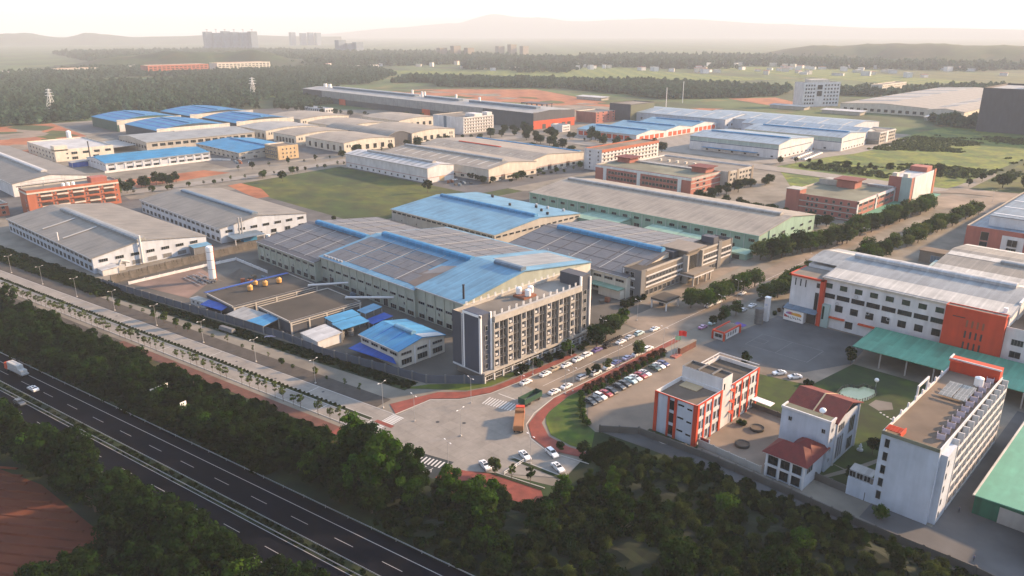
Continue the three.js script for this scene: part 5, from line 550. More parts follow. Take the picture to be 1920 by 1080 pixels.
{ const t = thing('notice_board', 'dark red board at the gate of the paved yard', 'notice board', [-94.6, 0, 175.4]); part('panel', new G().box(-1.3, 1.3, 0, 2.4, -.15, .15), mat([.22, .03, .03]), t); part('post', new G().box(-1.5, -1.3, 0, 2.7, -.2, .2).box(1.3, 1.5, 0, 2.7, -.2, .2), M.white, t); }
[['nearer', -87, 183], ['farther', -88.4, 194.6]].forEach(([w, a, b]) => { const t = thing('round_planter', `round dark planter in the paved yard, the ${w} one`, 'planter', [a, .1, b]); part('basin', new THREE.LatheGeometry([[0, .2], [1.7, .2], [1.9, .9], [2.1, .9], [2.0, 0], [0, 0]].map(([x, y]) => new THREE.Vector2(x, y)), 28), M.greyStone, t); part('soil', new G().cyl(0, 0, .3, .6, 1.75, 1.75, 20), M.trunk, t); });
// red roofed house and white tower house
function hip(x, y, e, r, ridge) { const g = new G(); g.poly([-x, e, -y], [x, e, -y], [ridge, e + r, 0], [-ridge, e + r, 0]).poly([x, e, y], [-x, e, y], [-ridge, e + r, 0], [ridge, e + r, 0]).poly([x, e, -y], [x, e, y], [ridge, e + r, 0]).poly([-x, e, y], [-x, e, -y], [-ridge, e + r, 0]).poly([-x, e, -y], [-x, e, y], [x, e, y], [x, e, -y]); return g; }
{ const t = thing('red_roof_house', 'small white house with dark red hip roofs and large dark windows', 'house', [-70.3, 0, 177.6]); const W = { w: 10.6, d: 8 };
  part('wall', new G().box(-5.3, 5.3, 0, 6.8, -4, 4).box(-1.4, 5.3, 0, 6.8, 4, 7.4), M.paleBlueWall, t); part('eave', new G().box(-5.9, 5.9, 6.7, 7, -4.6, 4.6).box(-1.9, 5.9, 6.7, 7, 4.6, 8), M.white, t); const r1 = part('roof', hip(6.2, 4.9, 7.02, 3, 2.6), M.redTile, t); const r2 = part('roof', hip(4.2, 5.4, 7.03, 3.4, .4), M.redTile, t); r2.position.set(2, 0, -4.2);
  windows(t, W, [['F', 3.9, 2.4, 2.6, 3, 2.1, 8.5, { mull: 1, frame: M.dark }], ['F', .5, 2.6, 2.4, 3, 2.1, 8.5, { mull: 1, frame: M.dark }], ['R', 3.9, 2.4, 3.4, 1, 3, 3, { mull: 2 }]]); for (const u of [.2, 3.7, 6.9, 10.2]) onFace(t, W, 'pier', 'F', u, u + .5, 0, 6.7, 0, .3, M.white); onFace(t, W, 'ledge', 'F', 0, 10.6, 3.2, 3.6, 0, .35, M.white); }
{ const t = thing('tower_house', 'white tower house with a dark red gable roof and a roof dish', 'house', [-71.2, 0, 195.6]); const W = { w: 13.4, d: 20 };
  part('wall', gableWall(13.4, 16.6, 13.6, .1, .5, 'a').build().translate(0, 0, -1.7), M.paleBlueWall, t); part('stair_wall', new G().box(-6.7, 6.7, 0, 14.8, -10, -6.6), M.paleBlueWall, t); part('stair_roof', new G().box(-6.3, 6.3, 14.8, 15, -9.6, -6.7), M.flatGreen, t); part('cornice', new G().box(-6.9, 6.9, 14.7, 15.3, -10.2, -9.8).box(6.5, 6.9, 14.7, 15.3, -9.8, -6.6).box(-6.9, -6.5, 14.7, 15.3, -9.8, -6.6), M.white, t);
  part('roof', roofSkin(13.4, 16, 13.4, 3.2, .5, 'a', false, .8).build().translate(0, 0, -1.9), M.redTile, t); part('roof_joint', new G().slab([[-.2, 13.75, -6.9], [.2, 13.75, -6.9], [.2, 16.98, 1.9], [-.2, 16.98, 1.9]], .1).slab([[-.2, 16.98, 1.9], [.2, 16.98, 1.9], [.2, 13.75, 10.7], [-.2, 13.75, 10.7]], .1), M.yellow, t); windows(t, W, [['F', 11.6, 1.3, 1, 1, 2.6, 2.6], ['F', 11.2, 1.3, 1, 1, 11.8, 11.8], ...[0, 1, 2, 3].map(f => ['R', 2.6 + f * 3, 1.1, .8, 1, 1.8, 1.8]), ['R', 9.6, 2.2, .9, 3, 6.6, 9.4, { mull: 0 }], ['R', 1.4, 6.6, .8, 3, 6.8, 9.8, { mull: 0 }], ['R', 6.2, 5, 3.6, 1, 15.6, 15.6, { mull: 2 }], ['R', .8, 4, 3.6, 1, 15.6, 15.6, { mull: 2 }]]); onFace(t, W, 'corner_pier', 'R', 19.3, 20, 0, 13.9, 0, .3, M.white); onFace(t, W, 'pier', 'R', 4.6, 5.2, 0, 14, 0, .3, M.white);
  part('dish', new THREE.SphereGeometry(1, 14, 6, 0, Math.PI * 2, 0, 1.1).rotateX(.6), M.whitePaint, t).position.set(3.4, 16.2, 7.6); part('dish_leg', new G().cyl(3.4, -7.6, 14.9, 16.4, .12, .12, 6), M.steel, t); }
// white dormitory
{ const t = block({ a: [-50.4, -37.4], b: [180, 235], h: 20.4, parapet: .9, wall: M.paleBlueWall, cap: M.white, roof: M.flatWarm, name: 'dormitory', label: 'tall white dormitory with a blank end wall and red roof frames', cat: 'apartment block', win: [0, 1, 2, 3, 4].map(f => ['F', 2 + f * 3.6, 2.4, 1.2, 1, 1.6, 1.6, { mull: 0 }]), bands: [['F', 0, 13, 19.7, 20.6, M.flatGreen, .3, 'rim']],
    more(t, W) {
      const fin = new G().box(0, 1.5, 0, 19.6, -.16, .16).build(), sl = new G().box(0, 1.5, 0, .2, -1.9, 1.9).box(1.35, 1.5, .2, .85, -1.9, 1.9).build(), open = new G().box(0, .05, 0, 2.6, -1.88, 1.88).build(), box = new G().box(-.9, .9, 0, 1.4, -.05, .05).box(-.9, -.8, 0, 1.4, 0, 1.4).box(.8, .9, 0, 1.4, 0, 1.4).build();
      const y0 = -17.6, st = 4.1; part('stair_bay', new G().box(6.5, 8, 0, 18.6, -26, -19), M.paleBlueWall, t);
      for (let k = 0; k <= 11; k++) { const o = part('fin', fin, M.white, t); o.position.set(6.5, 0, -(y0 + k * st)); }
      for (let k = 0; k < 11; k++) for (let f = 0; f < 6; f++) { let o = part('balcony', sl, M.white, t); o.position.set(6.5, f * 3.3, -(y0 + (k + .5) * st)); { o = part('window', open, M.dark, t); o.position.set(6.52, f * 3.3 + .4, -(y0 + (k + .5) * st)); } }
      for (let k = 0; k < 12; k++) { const o = part('roof_frame', box, mat([.5, .45, .52]), t); o.position.set(4.6, 19.6, -(y0 - 3 + k * 3.9)); o.rotation.y = .2; }
      for (const f of [0, 1, 2, 3, 4]) { const o = part('window', winGeo(.8, 1.7, 0, .06, .08), [M.glass, M.frame], t); o.rotation.y = Math.PI / 2; o.position.set(8.02, 1.4 + f * 3.5, 24.6); }
      part('red_box', new G().box(-6.3, 6.3, 19.5, 23.2, 24, 27.4), M.redOrange, t); part('white_lid', new G().box(-6.6, 6.6, 23.2, 23.6, 23.6, 23.9).box(-6.6, -6.2, 23.2, 23.6, 24, 27.5), M.white, t);
      for (const [x, y, w, d, h0] of [[-6.2, -26.6, 3.6, 3.2, 20.6], [-6.4, 22.6, 3.4, 3.4, 23]]) for (let k = 0; k < 5; k++) part('pergola_bar', new G().box(x, x + w, h0, h0 + .25, y + k * d / 5, y + k * d / 5 + .3), M.redOrange, t); part('pergola_edge', new G().box(-2.7, -2.4, 19.5, 20.9, -27, -23), M.redOrange, t);
      for (let k = 0; k < 8; k++) part('parapet_post', new G().box(-6.5, -6.1, 20.4, 21.5, -21 + k * 5.4, -20.4 + k * 5.4), M.white, t); part('roof_arch', new G().box(-6.5, -6.1, 20.4, 24.2, -4, -3.5).box(-6.5, -6.1, 20.4, 24.2, 4, 4.5).box(-6.5, -6.1, 23.7, 24.2, -3.5, 4), M.white, t);
      for (let i = 0; i < 2; i++) for (let j = 0; j < 4; j++) part('solar_panel', new G().slab([[-3 + i * 3.4, 20.6, 3 + j * 2.6], [.2 + i * 3.4, 20.6, 3 + j * 2.6], [.2 + i * 3.4, 21, 5.3 + j * 2.6], [-3 + i * 3.4, 21, 5.3 + j * 2.6]], .12), M.hotPanel, t);
      block({ into: t, a: [-12.6, -6.5], b: [-27.5, -24], h: 5, parapet: .3, wall: M.paleBlueWall, roof: M.flat, part: 'annex' }); part('annex_lean', new G().slab([[-12.6, 7, -27.2], [-7, 7, -27.2], [-7, 7.4, -24], [-12.6, 7.4, -24]], .1), M.paleRoof, t); windows(t, W, [['F', 5.1, 1.7, 1.6, 3, -5.2, -1.6, { mull: 1 }]]); t.children.slice(-3).forEach(o => { o.position.z -= .4; });
    } }); waterTank('white round tank on the white dormitory roof', [-40.8, 20.4, 224], 1.15, M.tankWhite); }
wallRun('boundary_wall', 'long grey boundary wall along the bottom edge of the white and orange works', 'wall', [[-121, 161], [-112, 168], [-92, 169.4], [-76.4, 169.2], [-50, 168], [-24, 168.5], [-6, 166]], 2.2, M.greyStone, M.greyStone, 5.4, .5, .3);
wallRun('garden_wall', 'grey garden wall with a round moon gate between house and white dormitory', 'wall', [[-64.6, 180.6], [-52, 180.2]], 2.1, M.greyStone, M.greyStone, 4.2, .4, .3);
// guard house, flags, red wall, grey silos
{ const t = thing('guard_house', 'white guard house with bright red trim at the court gate', 'guardhouse', [-132.6, 0, 255]); const W = { w: 4.4, d: 12 }; part('wall', new G().box(-2.2, 2.2, 0, 3.2, -6, 6), M.white, t); part('roof', new G().box(-1.9, 1.9, 3.2, 3.3, -5.7, 5.7), M.flatWarm, t); part('rim', new G().box(-2.6, 2.6, 3.1, 3.7, -6.4, -5.9).box(2.1, 2.6, 3.1, 3.7, -5.9, 6.4).box(-2.6, -2.1, 3.1, 3.7, -5.9, 6.4), M.redOrange, t); for (const [x, y] of [[-2.4, -6.2], [2.4, -6.2], [2.4, 6.2]]) part('corner_post', new G().box(x - .3, x + .3, 0, 3.1, y - .3, y + .3), M.redOrange, t); windows(t, W, [['F', 1, 1.5, 3, 1, 2.2, 2.2], ['R', .9, 1.6, .9, 4, 3.4, 9], ['R', .1, 2.3, 1, 1, 1.2, 1.2, { name: 'door' }]]); part('blue_awning', new G().slab([[-.6, 2.8, 6.6], [3.4, 2.6, 6.6], [3.4, 2.6, 9.6], [-.6, 2.9, 9.6]], .12), mat([.10, .06, .26]), t); }
{ const t = thing('entrance_wall', 'dark red brick wall beside the flag poles', 'wall', [-135.6, 0, 231.4]); part('wall', new G().box(-.7, .7, 0, 2.6, -5.4, 5.4), mat([.22, .07, .05], { map: T.paving }), t); part('plinth', new G().box(-.9, 1.4, 0, .6, -9.6, -5.4), M.pink, t); part('coping', new G().box(-.85, .85, 2.6, 2.8, -5.6, 5.6), M.stoneBrown, t); }
function flag(w, h, phase) { const g = new THREE.PlaneGeometry(w, h, 14, 6), p = g.attributes.position; for (let i = 0; i < p.count; i++) { const x = p.getX(i) + w / 2; p.setXYZ(i, x * .94, p.getY(i) - x * .12, Math.sin(x * 2.4 + phase) * .16 * x); } g.computeVertexNormals(); return g; }
[['left', -136.2, 222, 8.4, null], ['middle', -135.4, 222.8, 8.8, [.30, .52, .30]], ['right', -134.8, 223.8, 10.6, [.75, .03, .02]]].forEach(([w, a, b, h, c]) => { const t = thing('flag_pole', `slim steel flag pole beside the red brick wall, ${w}${c ? (w === 'right' ? ', flying a red flag' : ', flying a pale green flag') : ', bare'}`, 'flag pole', [a, 0, b]); part('pole', new G().cyl(0, 0, 0, h, .09, .06, 8), M.frame, t); part('base', new G().cyl(0, 0, 0, .6, .35, .3, 10), M.pink, t); if (c) { const f = part('flag', flag(w === 'right' ? 3 : 2.2, w === 'right' ? 2 : 1.5, 1), mat(c, { roughness: .9 }), t); f.position.set(.05, h - 1.2, 0); f.rotation.y = .9; } });
{ const t = thing('storage_silo', 'grey ribbed silo behind the guard house', 'silo', [-129.8, 0, 275.6]); part('shell', new G().cyl(0, 0, 0, 6.6, 1.7, 1.7, 18), mat([.30, .29, .28], { map: T.sheet, roughness: .6 }), t); part('lid', new G().cyl(0, 0, 6.6, 7, 1.7, .6, 18), M.greyWall, t); for (const h of [1.6, 3.3, 5]) part('hoop', new G().cyl(0, 0, h, h + .15, 1.76, 1.76, 18), M.greyStone, t); }
{ const t = thing('sign_pylon', 'tall narrow white sign tower beside the grey ribbed silo', 'sign tower', [-129, 0, 280.4]); part('tower', new G().box(-.9, .9, 0, 10, -.9, .9), M.white, t); part('cap', new G().box(-1, 1, 10, 10.4, -1, 1), M.whitePaint, t); part('sign_panel', new G().box(-.5, .5, 6.8, 7.7, -.95, -.9), mat([.45, .5, .6]), t); }
{ const t = thing('garden_lamp', 'pale round lantern beside the pond', 'lantern', [-73.6, 0, 247.6]); part('pole', new G().cyl(0, 0, 0, 2.6, .08, .06, 8), M.steel, t); part('globe', new THREE.SphereGeometry(.7, 16, 12), M.whitePaint, t).position.y = 3.1; }
{ const t = thing('garden_ornament', 'small white stone ornament on the lawn', 'ornament', [-62, .1, 204]); part('base', new G().cyl(0, 0, 0, .4, .9, .8, 12), M.white, t); part('figure', new THREE.LatheGeometry([[0, 0], [.5, 0], [.35, .5], [.5, .9], [.2, 1.2], [.28, 1.5], [0, 1.8]].map(([x, y]) => new THREE.Vector2(x, y)), 14), M.whitePaint, t).position.y = .4; }
{ const t = thing('stepping_stones', 'row of pale stepping stones across the lawn', 'stepping stones', [-66, .12, 231]); const s = new G().cyl(0, 0, 0, .12, .35, .35, 8).build(); for (let k = 0; k < 14; k++) { const o = part('stone', s, M.white, t); o.position.set(k * 1.25, 0, Math.sin(k * .5) * .4 + k * .55); } }

// ---------------------------------------------------------------- plants
const leafMat = (c, o = {}) => { const m = new THREE.MeshPhysicalMaterial({ roughness: .9, side: THREE.DoubleSide, transmission: .4, thickness: 0, vertexColors: true, specularIntensity: .04, ...o }); m.color = C(...c); return m; };
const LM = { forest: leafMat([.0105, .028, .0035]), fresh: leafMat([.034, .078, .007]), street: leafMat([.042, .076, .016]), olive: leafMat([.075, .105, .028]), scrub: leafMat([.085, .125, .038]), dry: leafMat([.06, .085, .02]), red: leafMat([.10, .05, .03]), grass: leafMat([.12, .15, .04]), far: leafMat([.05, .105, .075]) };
// a crown of leaf faces spread through overlapping clumps; random lighter and darker clump colours stand in for light and shade
function crown(seed, o) {
  const r = rng(seed), P = [], K = [], v = new THREE.Vector3(), n = new THREE.Vector3(), t1 = new THREE.Vector3(), t2 = new THREE.Vector3();
  for (let c = 0; c < o.clumps; c++) {
    const f = o.clumps === 1 ? 0 : r(), an = r() * 6.283, up = o.shape ? o.shape(f) : Math.sqrt(1 - Math.pow(2 * f - 1, 2) * .8);
    const cr = o.R * up * Math.sqrt(r()) * (o.spread ?? .8), cx = Math.cos(an) * cr, cz = Math.sin(an) * cr, cy = o.h0 + (o.h1 - o.h0) * f, R = o.cr * (.65 + .6 * r()), tone = .42 + 1.1 * r(), warm = .9 + .25 * r();
    for (let i = 0; i < o.leaves; i++) {
      n.set(r() * 2 - 1, (r() * 2 - 1) * .9 + .12, r() * 2 - 1).normalize(); const d = R * (.55 + .5 * r()); v.copy(n).multiplyScalar(d); v.y *= o.squash ?? .75; v.x += cx; v.y += cy; v.z += cz;
      n.x += (r() - .5) * 1.3; n.y += (r() - .5) * 1.3 + .2; n.z += (r() - .5) * 1.3; n.normalize();
      t1.set(r() - .5, r() - .5, r() - .5).cross(n).normalize(); t2.crossVectors(n, t1); const s = o.leaf * (.6 + .8 * r()), w = s * (o.thin ?? .6), k = tone * (.8 + .4 * r());
      const A = [v.x - t1.x * s, v.y - t1.y * s, v.z - t1.z * s], B = [v.x + t2.x * w, v.y + t2.y * w, v.z + t2.z * w], D = [v.x + t1.x * s, v.y + t1.y * s - s * .2, v.z + t1.z * s], E = [v.x - t2.x * w, v.y - t2.y * w, v.z - t2.z * w];
      P.push(...A, ...B, ...D, ...A, ...D, ...E); for (let q = 0; q < 6; q++) { K.push(k * warm, k, k * .9); }
    }
  }
  const g = new THREE.BufferGeometry(); g.setAttribute('position', new THREE.Float32BufferAttribute(P, 3)); g.setAttribute('color', new THREE.Float32BufferAttribute(K, 3)); return g;
}
function trunk(seed, h, r0, R, h0, limbs = 5) { const r = rng(seed), g = new G(); g.bar([0, 0, 0], [rr(-.3, .3, r), h * .95, rr(-.3, .3, r)], r0, 7, r0 * .45); for (let k = 0; k < limbs; k++) { const a = k / limbs * 6.283 + r(), y = h0 * (.7 + .5 * r()); g.bar([0, y, 0], [Math.cos(a) * R * .6, y + R * (.5 + .5 * r()), Math.sin(a) * R * .6], r0 * .4, 5, r0 * .15); } return g.build(); }
const TREE = {
  broadA: [crown(101, { clumps: 26, leaves: 90, R: 4.4, cr: 1.7, h0: 3.2, h1: 9.2, leaf: .42 }), trunk(1, 8, .3, 4, 3)],
  broadB: [crown(102, { clumps: 22, leaves: 100, R: 4.0, cr: 1.9, h0: 3, h1: 7.6, leaf: .45 }), trunk(2, 6.6, .28, 4, 2.8)],
  tallA: [crown(103, { clumps: 34, leaves: 85, R: 3.6, cr: 1.5, h0: 3.4, h1: 14, leaf: .42, shape: f => .45 + .75 * Math.sin(Math.PI * Math.min(1, f * .9 + .1)) }), trunk(3, 13, .36, 3.4, 5)],
  tallB: [crown(104, { clumps: 40, leaves: 80, R: 4.6, cr: 1.6, h0: 3, h1: 12.4, leaf: .42, spread: 1 }), trunk(4, 11, .36, 4.4, 4, 7)],
  plume: [crown(105, { clumps: 24, leaves: 100, R: 2.6, cr: 1.2, h0: 1.2, h1: 7.6, leaf: .7, thin: .16, shape: f => .4 + f * .9 }), trunk(5, 6, .14, 2, 2, 6)],
  young: [crown(106, { clumps: 9, leaves: 26, R: 1.35, cr: .55, h0: 2.4, h1: 4.4, leaf: .26 }), trunk(6, 3.9, .07, 1.2, 2, 5)],
  youngB: [crown(107, { clumps: 7, leaves: 22, R: 1.1, cr: .5, h0: 2.6, h1: 4.9, leaf: .24 }), trunk(7, 4.4, .06, 1, 2.2, 5)],
  ball: [crown(108, { clumps: 6, leaves: 60, R: .55, cr: .6, h0: .45, h1: 1.15, leaf: .18 }), trunk(8, .8, .06, .4, .3, 3)],
  small: [crown(109, { clumps: 14, leaves: 60, R: 2.3, cr: 1, h0: 2, h1: 5, leaf: .36 }), trunk(9, 4.4, .13, 2, 1.8)],
  shrub: [crown(110, { clumps: 10, leaves: 60, R: 1.7, cr: .9, h0: .4, h1: 1.8, leaf: .34 }), trunk(10, 1.2, .08, 1, .3, 4)],
};
const treeProtos = new Map();
function tree(kind, m, label, [a, b], s = 1, turn = 0, group, name = 'tree', cat = 'tree', h = 0) {
  const key = kind + name + [...Object.keys(LM)].find(k => LM[k] === m); let r = treeProtos.get(key);
  if (!r) { r = thing(name, label, cat, [a, h, b], turn, group); part('trunk', TREE[kind][1], M.trunk, r); part('crown', TREE[kind][0], m, r); r.scale.setScalar(s); treeProtos.set(key, r); return r; }
  const c = clone(r, [a, h, b], turn, label, group, s); if (!group) delete c.userData.group; return c;
}
const rt = rng(2024);
const mass = {}; const massTree = (kind, m, [a, b], s) => (mass[kind] ??= []).push([a, b, s, s * rr(.9, 1.15, rt)]);
// saplings along the concrete road
for (let k = 0; k < 54; k++) { const x = -100 + k * 4.15 + rr(-.6, .6, rt); if (k % 9 === 4 && k > 20) continue; const [a, b] = WR(x, -7.4); tree(pick(['young', 'youngB', 'young'], rt), k === 26 ? LM.forest : LM.olive, 'thin young tree in the row along the near kerb of the concrete road', [a, b], rr(.85, 1.2, rt), rt() * 6, 'young trees along the near kerb'); }
for (let k = 0; k < 22; k++) { const x = -60 + k * 8 + rr(-1, 1, rt); const [a, b] = WR(x, 10.4 + rr(-1, 1.4, rt)); tree(pick(['young', 'youngB', 'small'], rt), pick([LM.olive, LM.street], rt), 'small tree on the far pavement between concrete road and grey fence', [a, b], rr(.5, .9, rt), rt() * 6, 'small trees on the far pavement'); }
for (let k = 0; k < 128; k++) { const [a, b] = WR(-150 + k * 2.05, rr(-.1, .1, rt)); tree('ball', LM.forest, 'clipped dark shrub in the row along the road divider', [a, b], rr(.55, .7, rt), rt() * 6, 'clipped shrubs along the road divider', 'shrub', 'shrub', .13); }
// hedge round the car park
for (const [i, [a, b]] of [[-140, 175.4], [-137.1, 172], [-134.2, 168.7], [-131.5, 165.6], [-128.5, 162.9], [-126, 161.4], [-138.7, 177.6], [-138.5, 181], [-138.6, 184.8], [-138.2, 189], [-138.2, 193], [-138.3, 197], [-138.4, 200.6], [-138.4, 204.4], [-138.5, 208.4], [-138.3, 212.4], [-138.4, 216.4], [-138.2, 220]].entries()) { tree('ball', LM.fresh, 'round bright green clipped shrub in the hedge round the car park', [a, b], rr(1.25, 1.6, rt), rt() * 6, 'clipped shrubs round the car park', 'shrub', 'shrub', .1); if (i > 5) tree('ball', LM.red, 'reddish clipped shrub behind the parked cars', [a - 1.6, b + 1.6], rr(1.6, 2, rt), rt() * 6, 'reddish shrubs behind the parked cars', 'shrub', 'shrub', .1); }
// street trees: [a, b, kind, scale, label or group]
const st = 'leafy tree lining the street';
for (const [a, b, k, s, l, m] of [[-161.6, 211, 'broadB', 1.02, 'big round dark tree just past the grey dormitory', 'forest'], [-163.5, 219, 'broadA', .95, 'dark tall tree second past the grey dormitory', 'forest'], [-165, 227, 'broadB', .9, 'spreading tree third past the grey dormitory', 'street'], [-168, 236, 'small', 1.25, 'bright green tree at the plaza corner', 'fresh'], [-163.8, 196.5, 'small', 1.1, 'light green tree against the dormitory balconies', 'fresh'], [-145.2, 214.7, 'broadA', .62, 'sparse tree between the parked cars on the right kerb', 'olive'], [-146.5, 191.4, 'small', .72, 'tiny dark tree by the white van', 'forest'], [-146.8, 187.6, 'small', .62, 'tiny dark tree at the silver car', 'forest'], [-145.8, 197, 'small', .8, 'thin brownish tree right of the white van', 'olive'], [-159, 272.2, 'broadB', 1.05, 'rounded green tree right of the gate shelter', 'street'], [-154.5, 276.9, 'broadB', 1, 'rounded tree in front of the office portico', 'fresh'], [-154.2, 285, 'broadB', 1.1, 'rounded dark tree beside the office portico', 'street'], [-155.2, 293, 'broadB', 1, 'round tree between portico and street', 'street'], [-154.6, 301, 'broadA', .9, 'green tree before the right wing of the grey office', 'street'], [-154.6, 309.4, 'broadB', 1, 'dense tree past the grey office portico', 'fresh'], [-153.5, 318, 'broadB', 1, 'dense tree at the far end of the grey office', 'street'], [-141.6, 269.6, 'broadA', .62, 'tree behind the guard house', 'street'], [-140.8, 277.5, 'broadA', .66, 'tree left of the grey ribbed silo', 'street'], [-141.3, 259.9, 'small', .8, 'slim tree in front of the guard house', 'forest'], [-140.4, 264.9, 'small', .8, 'second slim tree at the guard house', 'forest'], [-140.2, 303, 'broadB', .95, 'dark round tree left of the white corner tower', 'street'], [-138.8, 311, 'broadB', 1, 'large dark tree at the corner of the white factory', 'street'], [-139.8, 320, 'broadB', .95, 'dark tree up the street beside the white factory', 'street'], [-137, 330, 'broadB', .95, 'green tree beside the left edge of the white factory roof', 'street'], [-112.4, 232.4, 'small', 1.05, 'small dark tree at the corner of the court lawn', 'forest'], [-87.2, 261, 'small', 1.15, 'slim dark tree at the corner of the mint canopy', 'forest'], [-55.4, 262, 'small', .95, 'small round tree in front of the mint canopy', 'street'], [-90.6, 234.4, 'shrub', .9, 'low shrub at the lawn corner by the court', 'forest'], [-93.2, 194, 'shrub', .8, 'shrub at the foot of the orange trimmed office', 'street'], [-58.6, 204, 'small', .9, 'dark bushy tree on the lawn right of the white ornament', 'forest'], [-58, 186, 'small', .8, 'bushy tree by the garden wall', 'forest'], [-46, 174.6, 'broadB', .45, 'rounded bush at the foot of the garden wall', 'fresh'], [-121.6, 143.8, 'small', .62, 'small tree on the red path above the white cars', 'forest'], [-115.4, 146.6, 'small', .85, 'dark round tree at the end of the red path', 'forest'], [-126.8, 123.4, 'small', .9, 'spindly young tree left of the low white gate', 'olive'], [-121.4, 124.4, 'young', 1.05, 'thin young tree by the low white gate', 'olive'], [-116.6, 126.2, 'young', 1.2, 'young round tree in the dead-end lot', 'forest'], [-430, 352, 'small', 1.7, 'lone bushy tree before the white windowless hall', 'forest'], [-545, 300, 'small', 1.5, 'lone tree at the left rim of the meadow', 'forest']]) tree(k, LM[m], l, [a, b], s, rt() * 6, undefined, 'tree', 'tree', .05);
const rowTrees = (n, P, Q, kinds, sc, j, m, label, group, far) => { for (let i = 0; i < n; i++) { const f = n > 1 ? i / (n - 1) : 0; if (far) { massTree(pick(kinds, rt), 0, [P[0] + (Q[0] - P[0]) * f + rr(-j, j, rt), P[1] + (Q[1] - P[1]) * f + rr(-j, j, rt)], rr(sc[0], sc[1], rt)); continue; } const kd = pick(kinds, rt), bush = kd === 'shrub'; tree(kd, pick(m, rt), label, [P[0] + (Q[0] - P[0]) * f + rr(-j, j, rt), P[1] + (Q[1] - P[1]) * f + rr(-j, j, rt)], rr(sc[0], sc[1], rt), rt() * 6, group, bush ? 'bush' : kd === 'small' ? 'small_tree' : 'tree', bush ? 'bush' : 'tree'); } };
const SM = [LM.street, LM.street, LM.olive, LM.fresh, LM.forest], BK = ['broadA', 'broadB', 'broadB'];
rowTrees(22, [-171, 362], [-155, 425], BK, [.95, 1.3], 2.5, SM, 'leafy tree between the green hall end and the street', 'trees at the green hall end');
rowTrees(24, [-157, 436], [-147.5, 548], BK, [1, 1.4], 2, SM, 'leafy tree on the left kerb before the pink office', 'trees before the pink office');
rowTrees(28, [-133.5, 345], [-121.6, 556], BK, [.8, 1.25], 2.5, SM, 'leafy tree on the right kerb up the street', 'trees up the right kerb');
rowTrees(12, [-142, 330], [-131, 400], BK, [.8, 1.15], 3, SM, 'leafy tree between the white factory and the street', 'trees left of the white factory');
rowTrees(18, [-270, 462], [-178, 452], BK, [.6, 1], 5, SM, 'leafy tree between green hall and pink offices', 'trees behind the green hall', true);
rowTrees(10, [-272, 470], [-268, 560], BK, [.7, 1], 4, SM, 'leafy tree right of the long pink office', 'trees right of the long pink office', true);
rowTrees(18, [-424, 405], [-412, 505], ['small', 'shrub', 'broadB'], [.6, 1], 5, SM, 'small tree at the ends of the cream halls', 'trees at the cream hall ends');
rowTrees(24, [-575, 190], [-572, 405], ['small', 'broadB', 'young'], [.7, 1.1], 4, [LM.street, LM.forest, LM.olive], 'small tree along the field road beside the meadow', 'trees along the field road');
rowTrees(22, [-612, 300], [-615, 610], ['small', 'broadB', 'young'], [.8, 1.3], 4, SM, 'small tree lining the road before the cream halls', 'trees before the cream halls', true);
rowTrees(10, [-590, 195], [-600, 240], ['broadB', 'broadA'], [.8, 1.1], 6, [LM.forest], 'dark tree clump beside the orange dormitory', 'trees beside the orange dormitory');
rowTrees(36, [-632, 660], [-420, 640], ['small', 'broadB', 'broadA'], [.7, 1.3], 12, SM, 'leafy tree in the belt before the orange panelled hall', 'trees before the orange panelled hall', true);
rowTrees(26, [-640, 655], [-470, 560], ['small', 'broadB'], [.7, 1.2], 16, SM, 'leafy tree behind the cream roof light halls', 'trees behind the roof light halls', true);
rowTrees(24, [-300, 660], [-160, 690], ['small', 'shrub', 'broadB'], [.7, 1.2], 14, SM, 'bushy tree in the scrub before the pale halls', 'scrub trees before the pale halls', true);
rowTrees(22, [-145, 660], [10, 720], ['small', 'shrub', 'broadB'], [.8, 1.4], 20, SM, 'bushy tree in the rough field at right', 'trees in the rough field', true);
rowTrees(30, [-1150, 570], [-720, 672], ['small', 'broadB'], [.8, 1.3], 14, [LM.street, LM.forest], 'small tree in front of the long dark factory', 'trees before the long dark factory', true);
rowTrees(8, [-398, 246], [-360, 262], ['shrub', 'small'], [.7, 1.1], 4, SM, 'bush beside the meadow corner', 'bushes at the meadow corner');
rowTrees(7, [-182, 252], [-180, 266], ['shrub'], [.8, 1.3], 2.4, [LM.forest], 'dark bush at the near corner of the grey office', 'bushes at the grey office corner');
rowTrees(9, [-166.5, 172], [-164.5, 214], ['shrub'], [.8, 1.3], 1, [LM.forest, LM.street], 'dark bush between the dormitory fence and the parked cars', 'bushes at the dormitory fence');
rowTrees(14, [-131, 285], [-127, 350], ['shrub'], [.5, .8], .8, [LM.street, LM.red], 'low hedge bush by the pale path beside the white factory', 'hedge bushes beside the white factory');
rowTrees(10, [-462, 413], [-430, 409], ['small'], [.7, 1], 1, [LM.forest], 'round dark tree against the cream roof light hall', 'trees against the roof light hall');
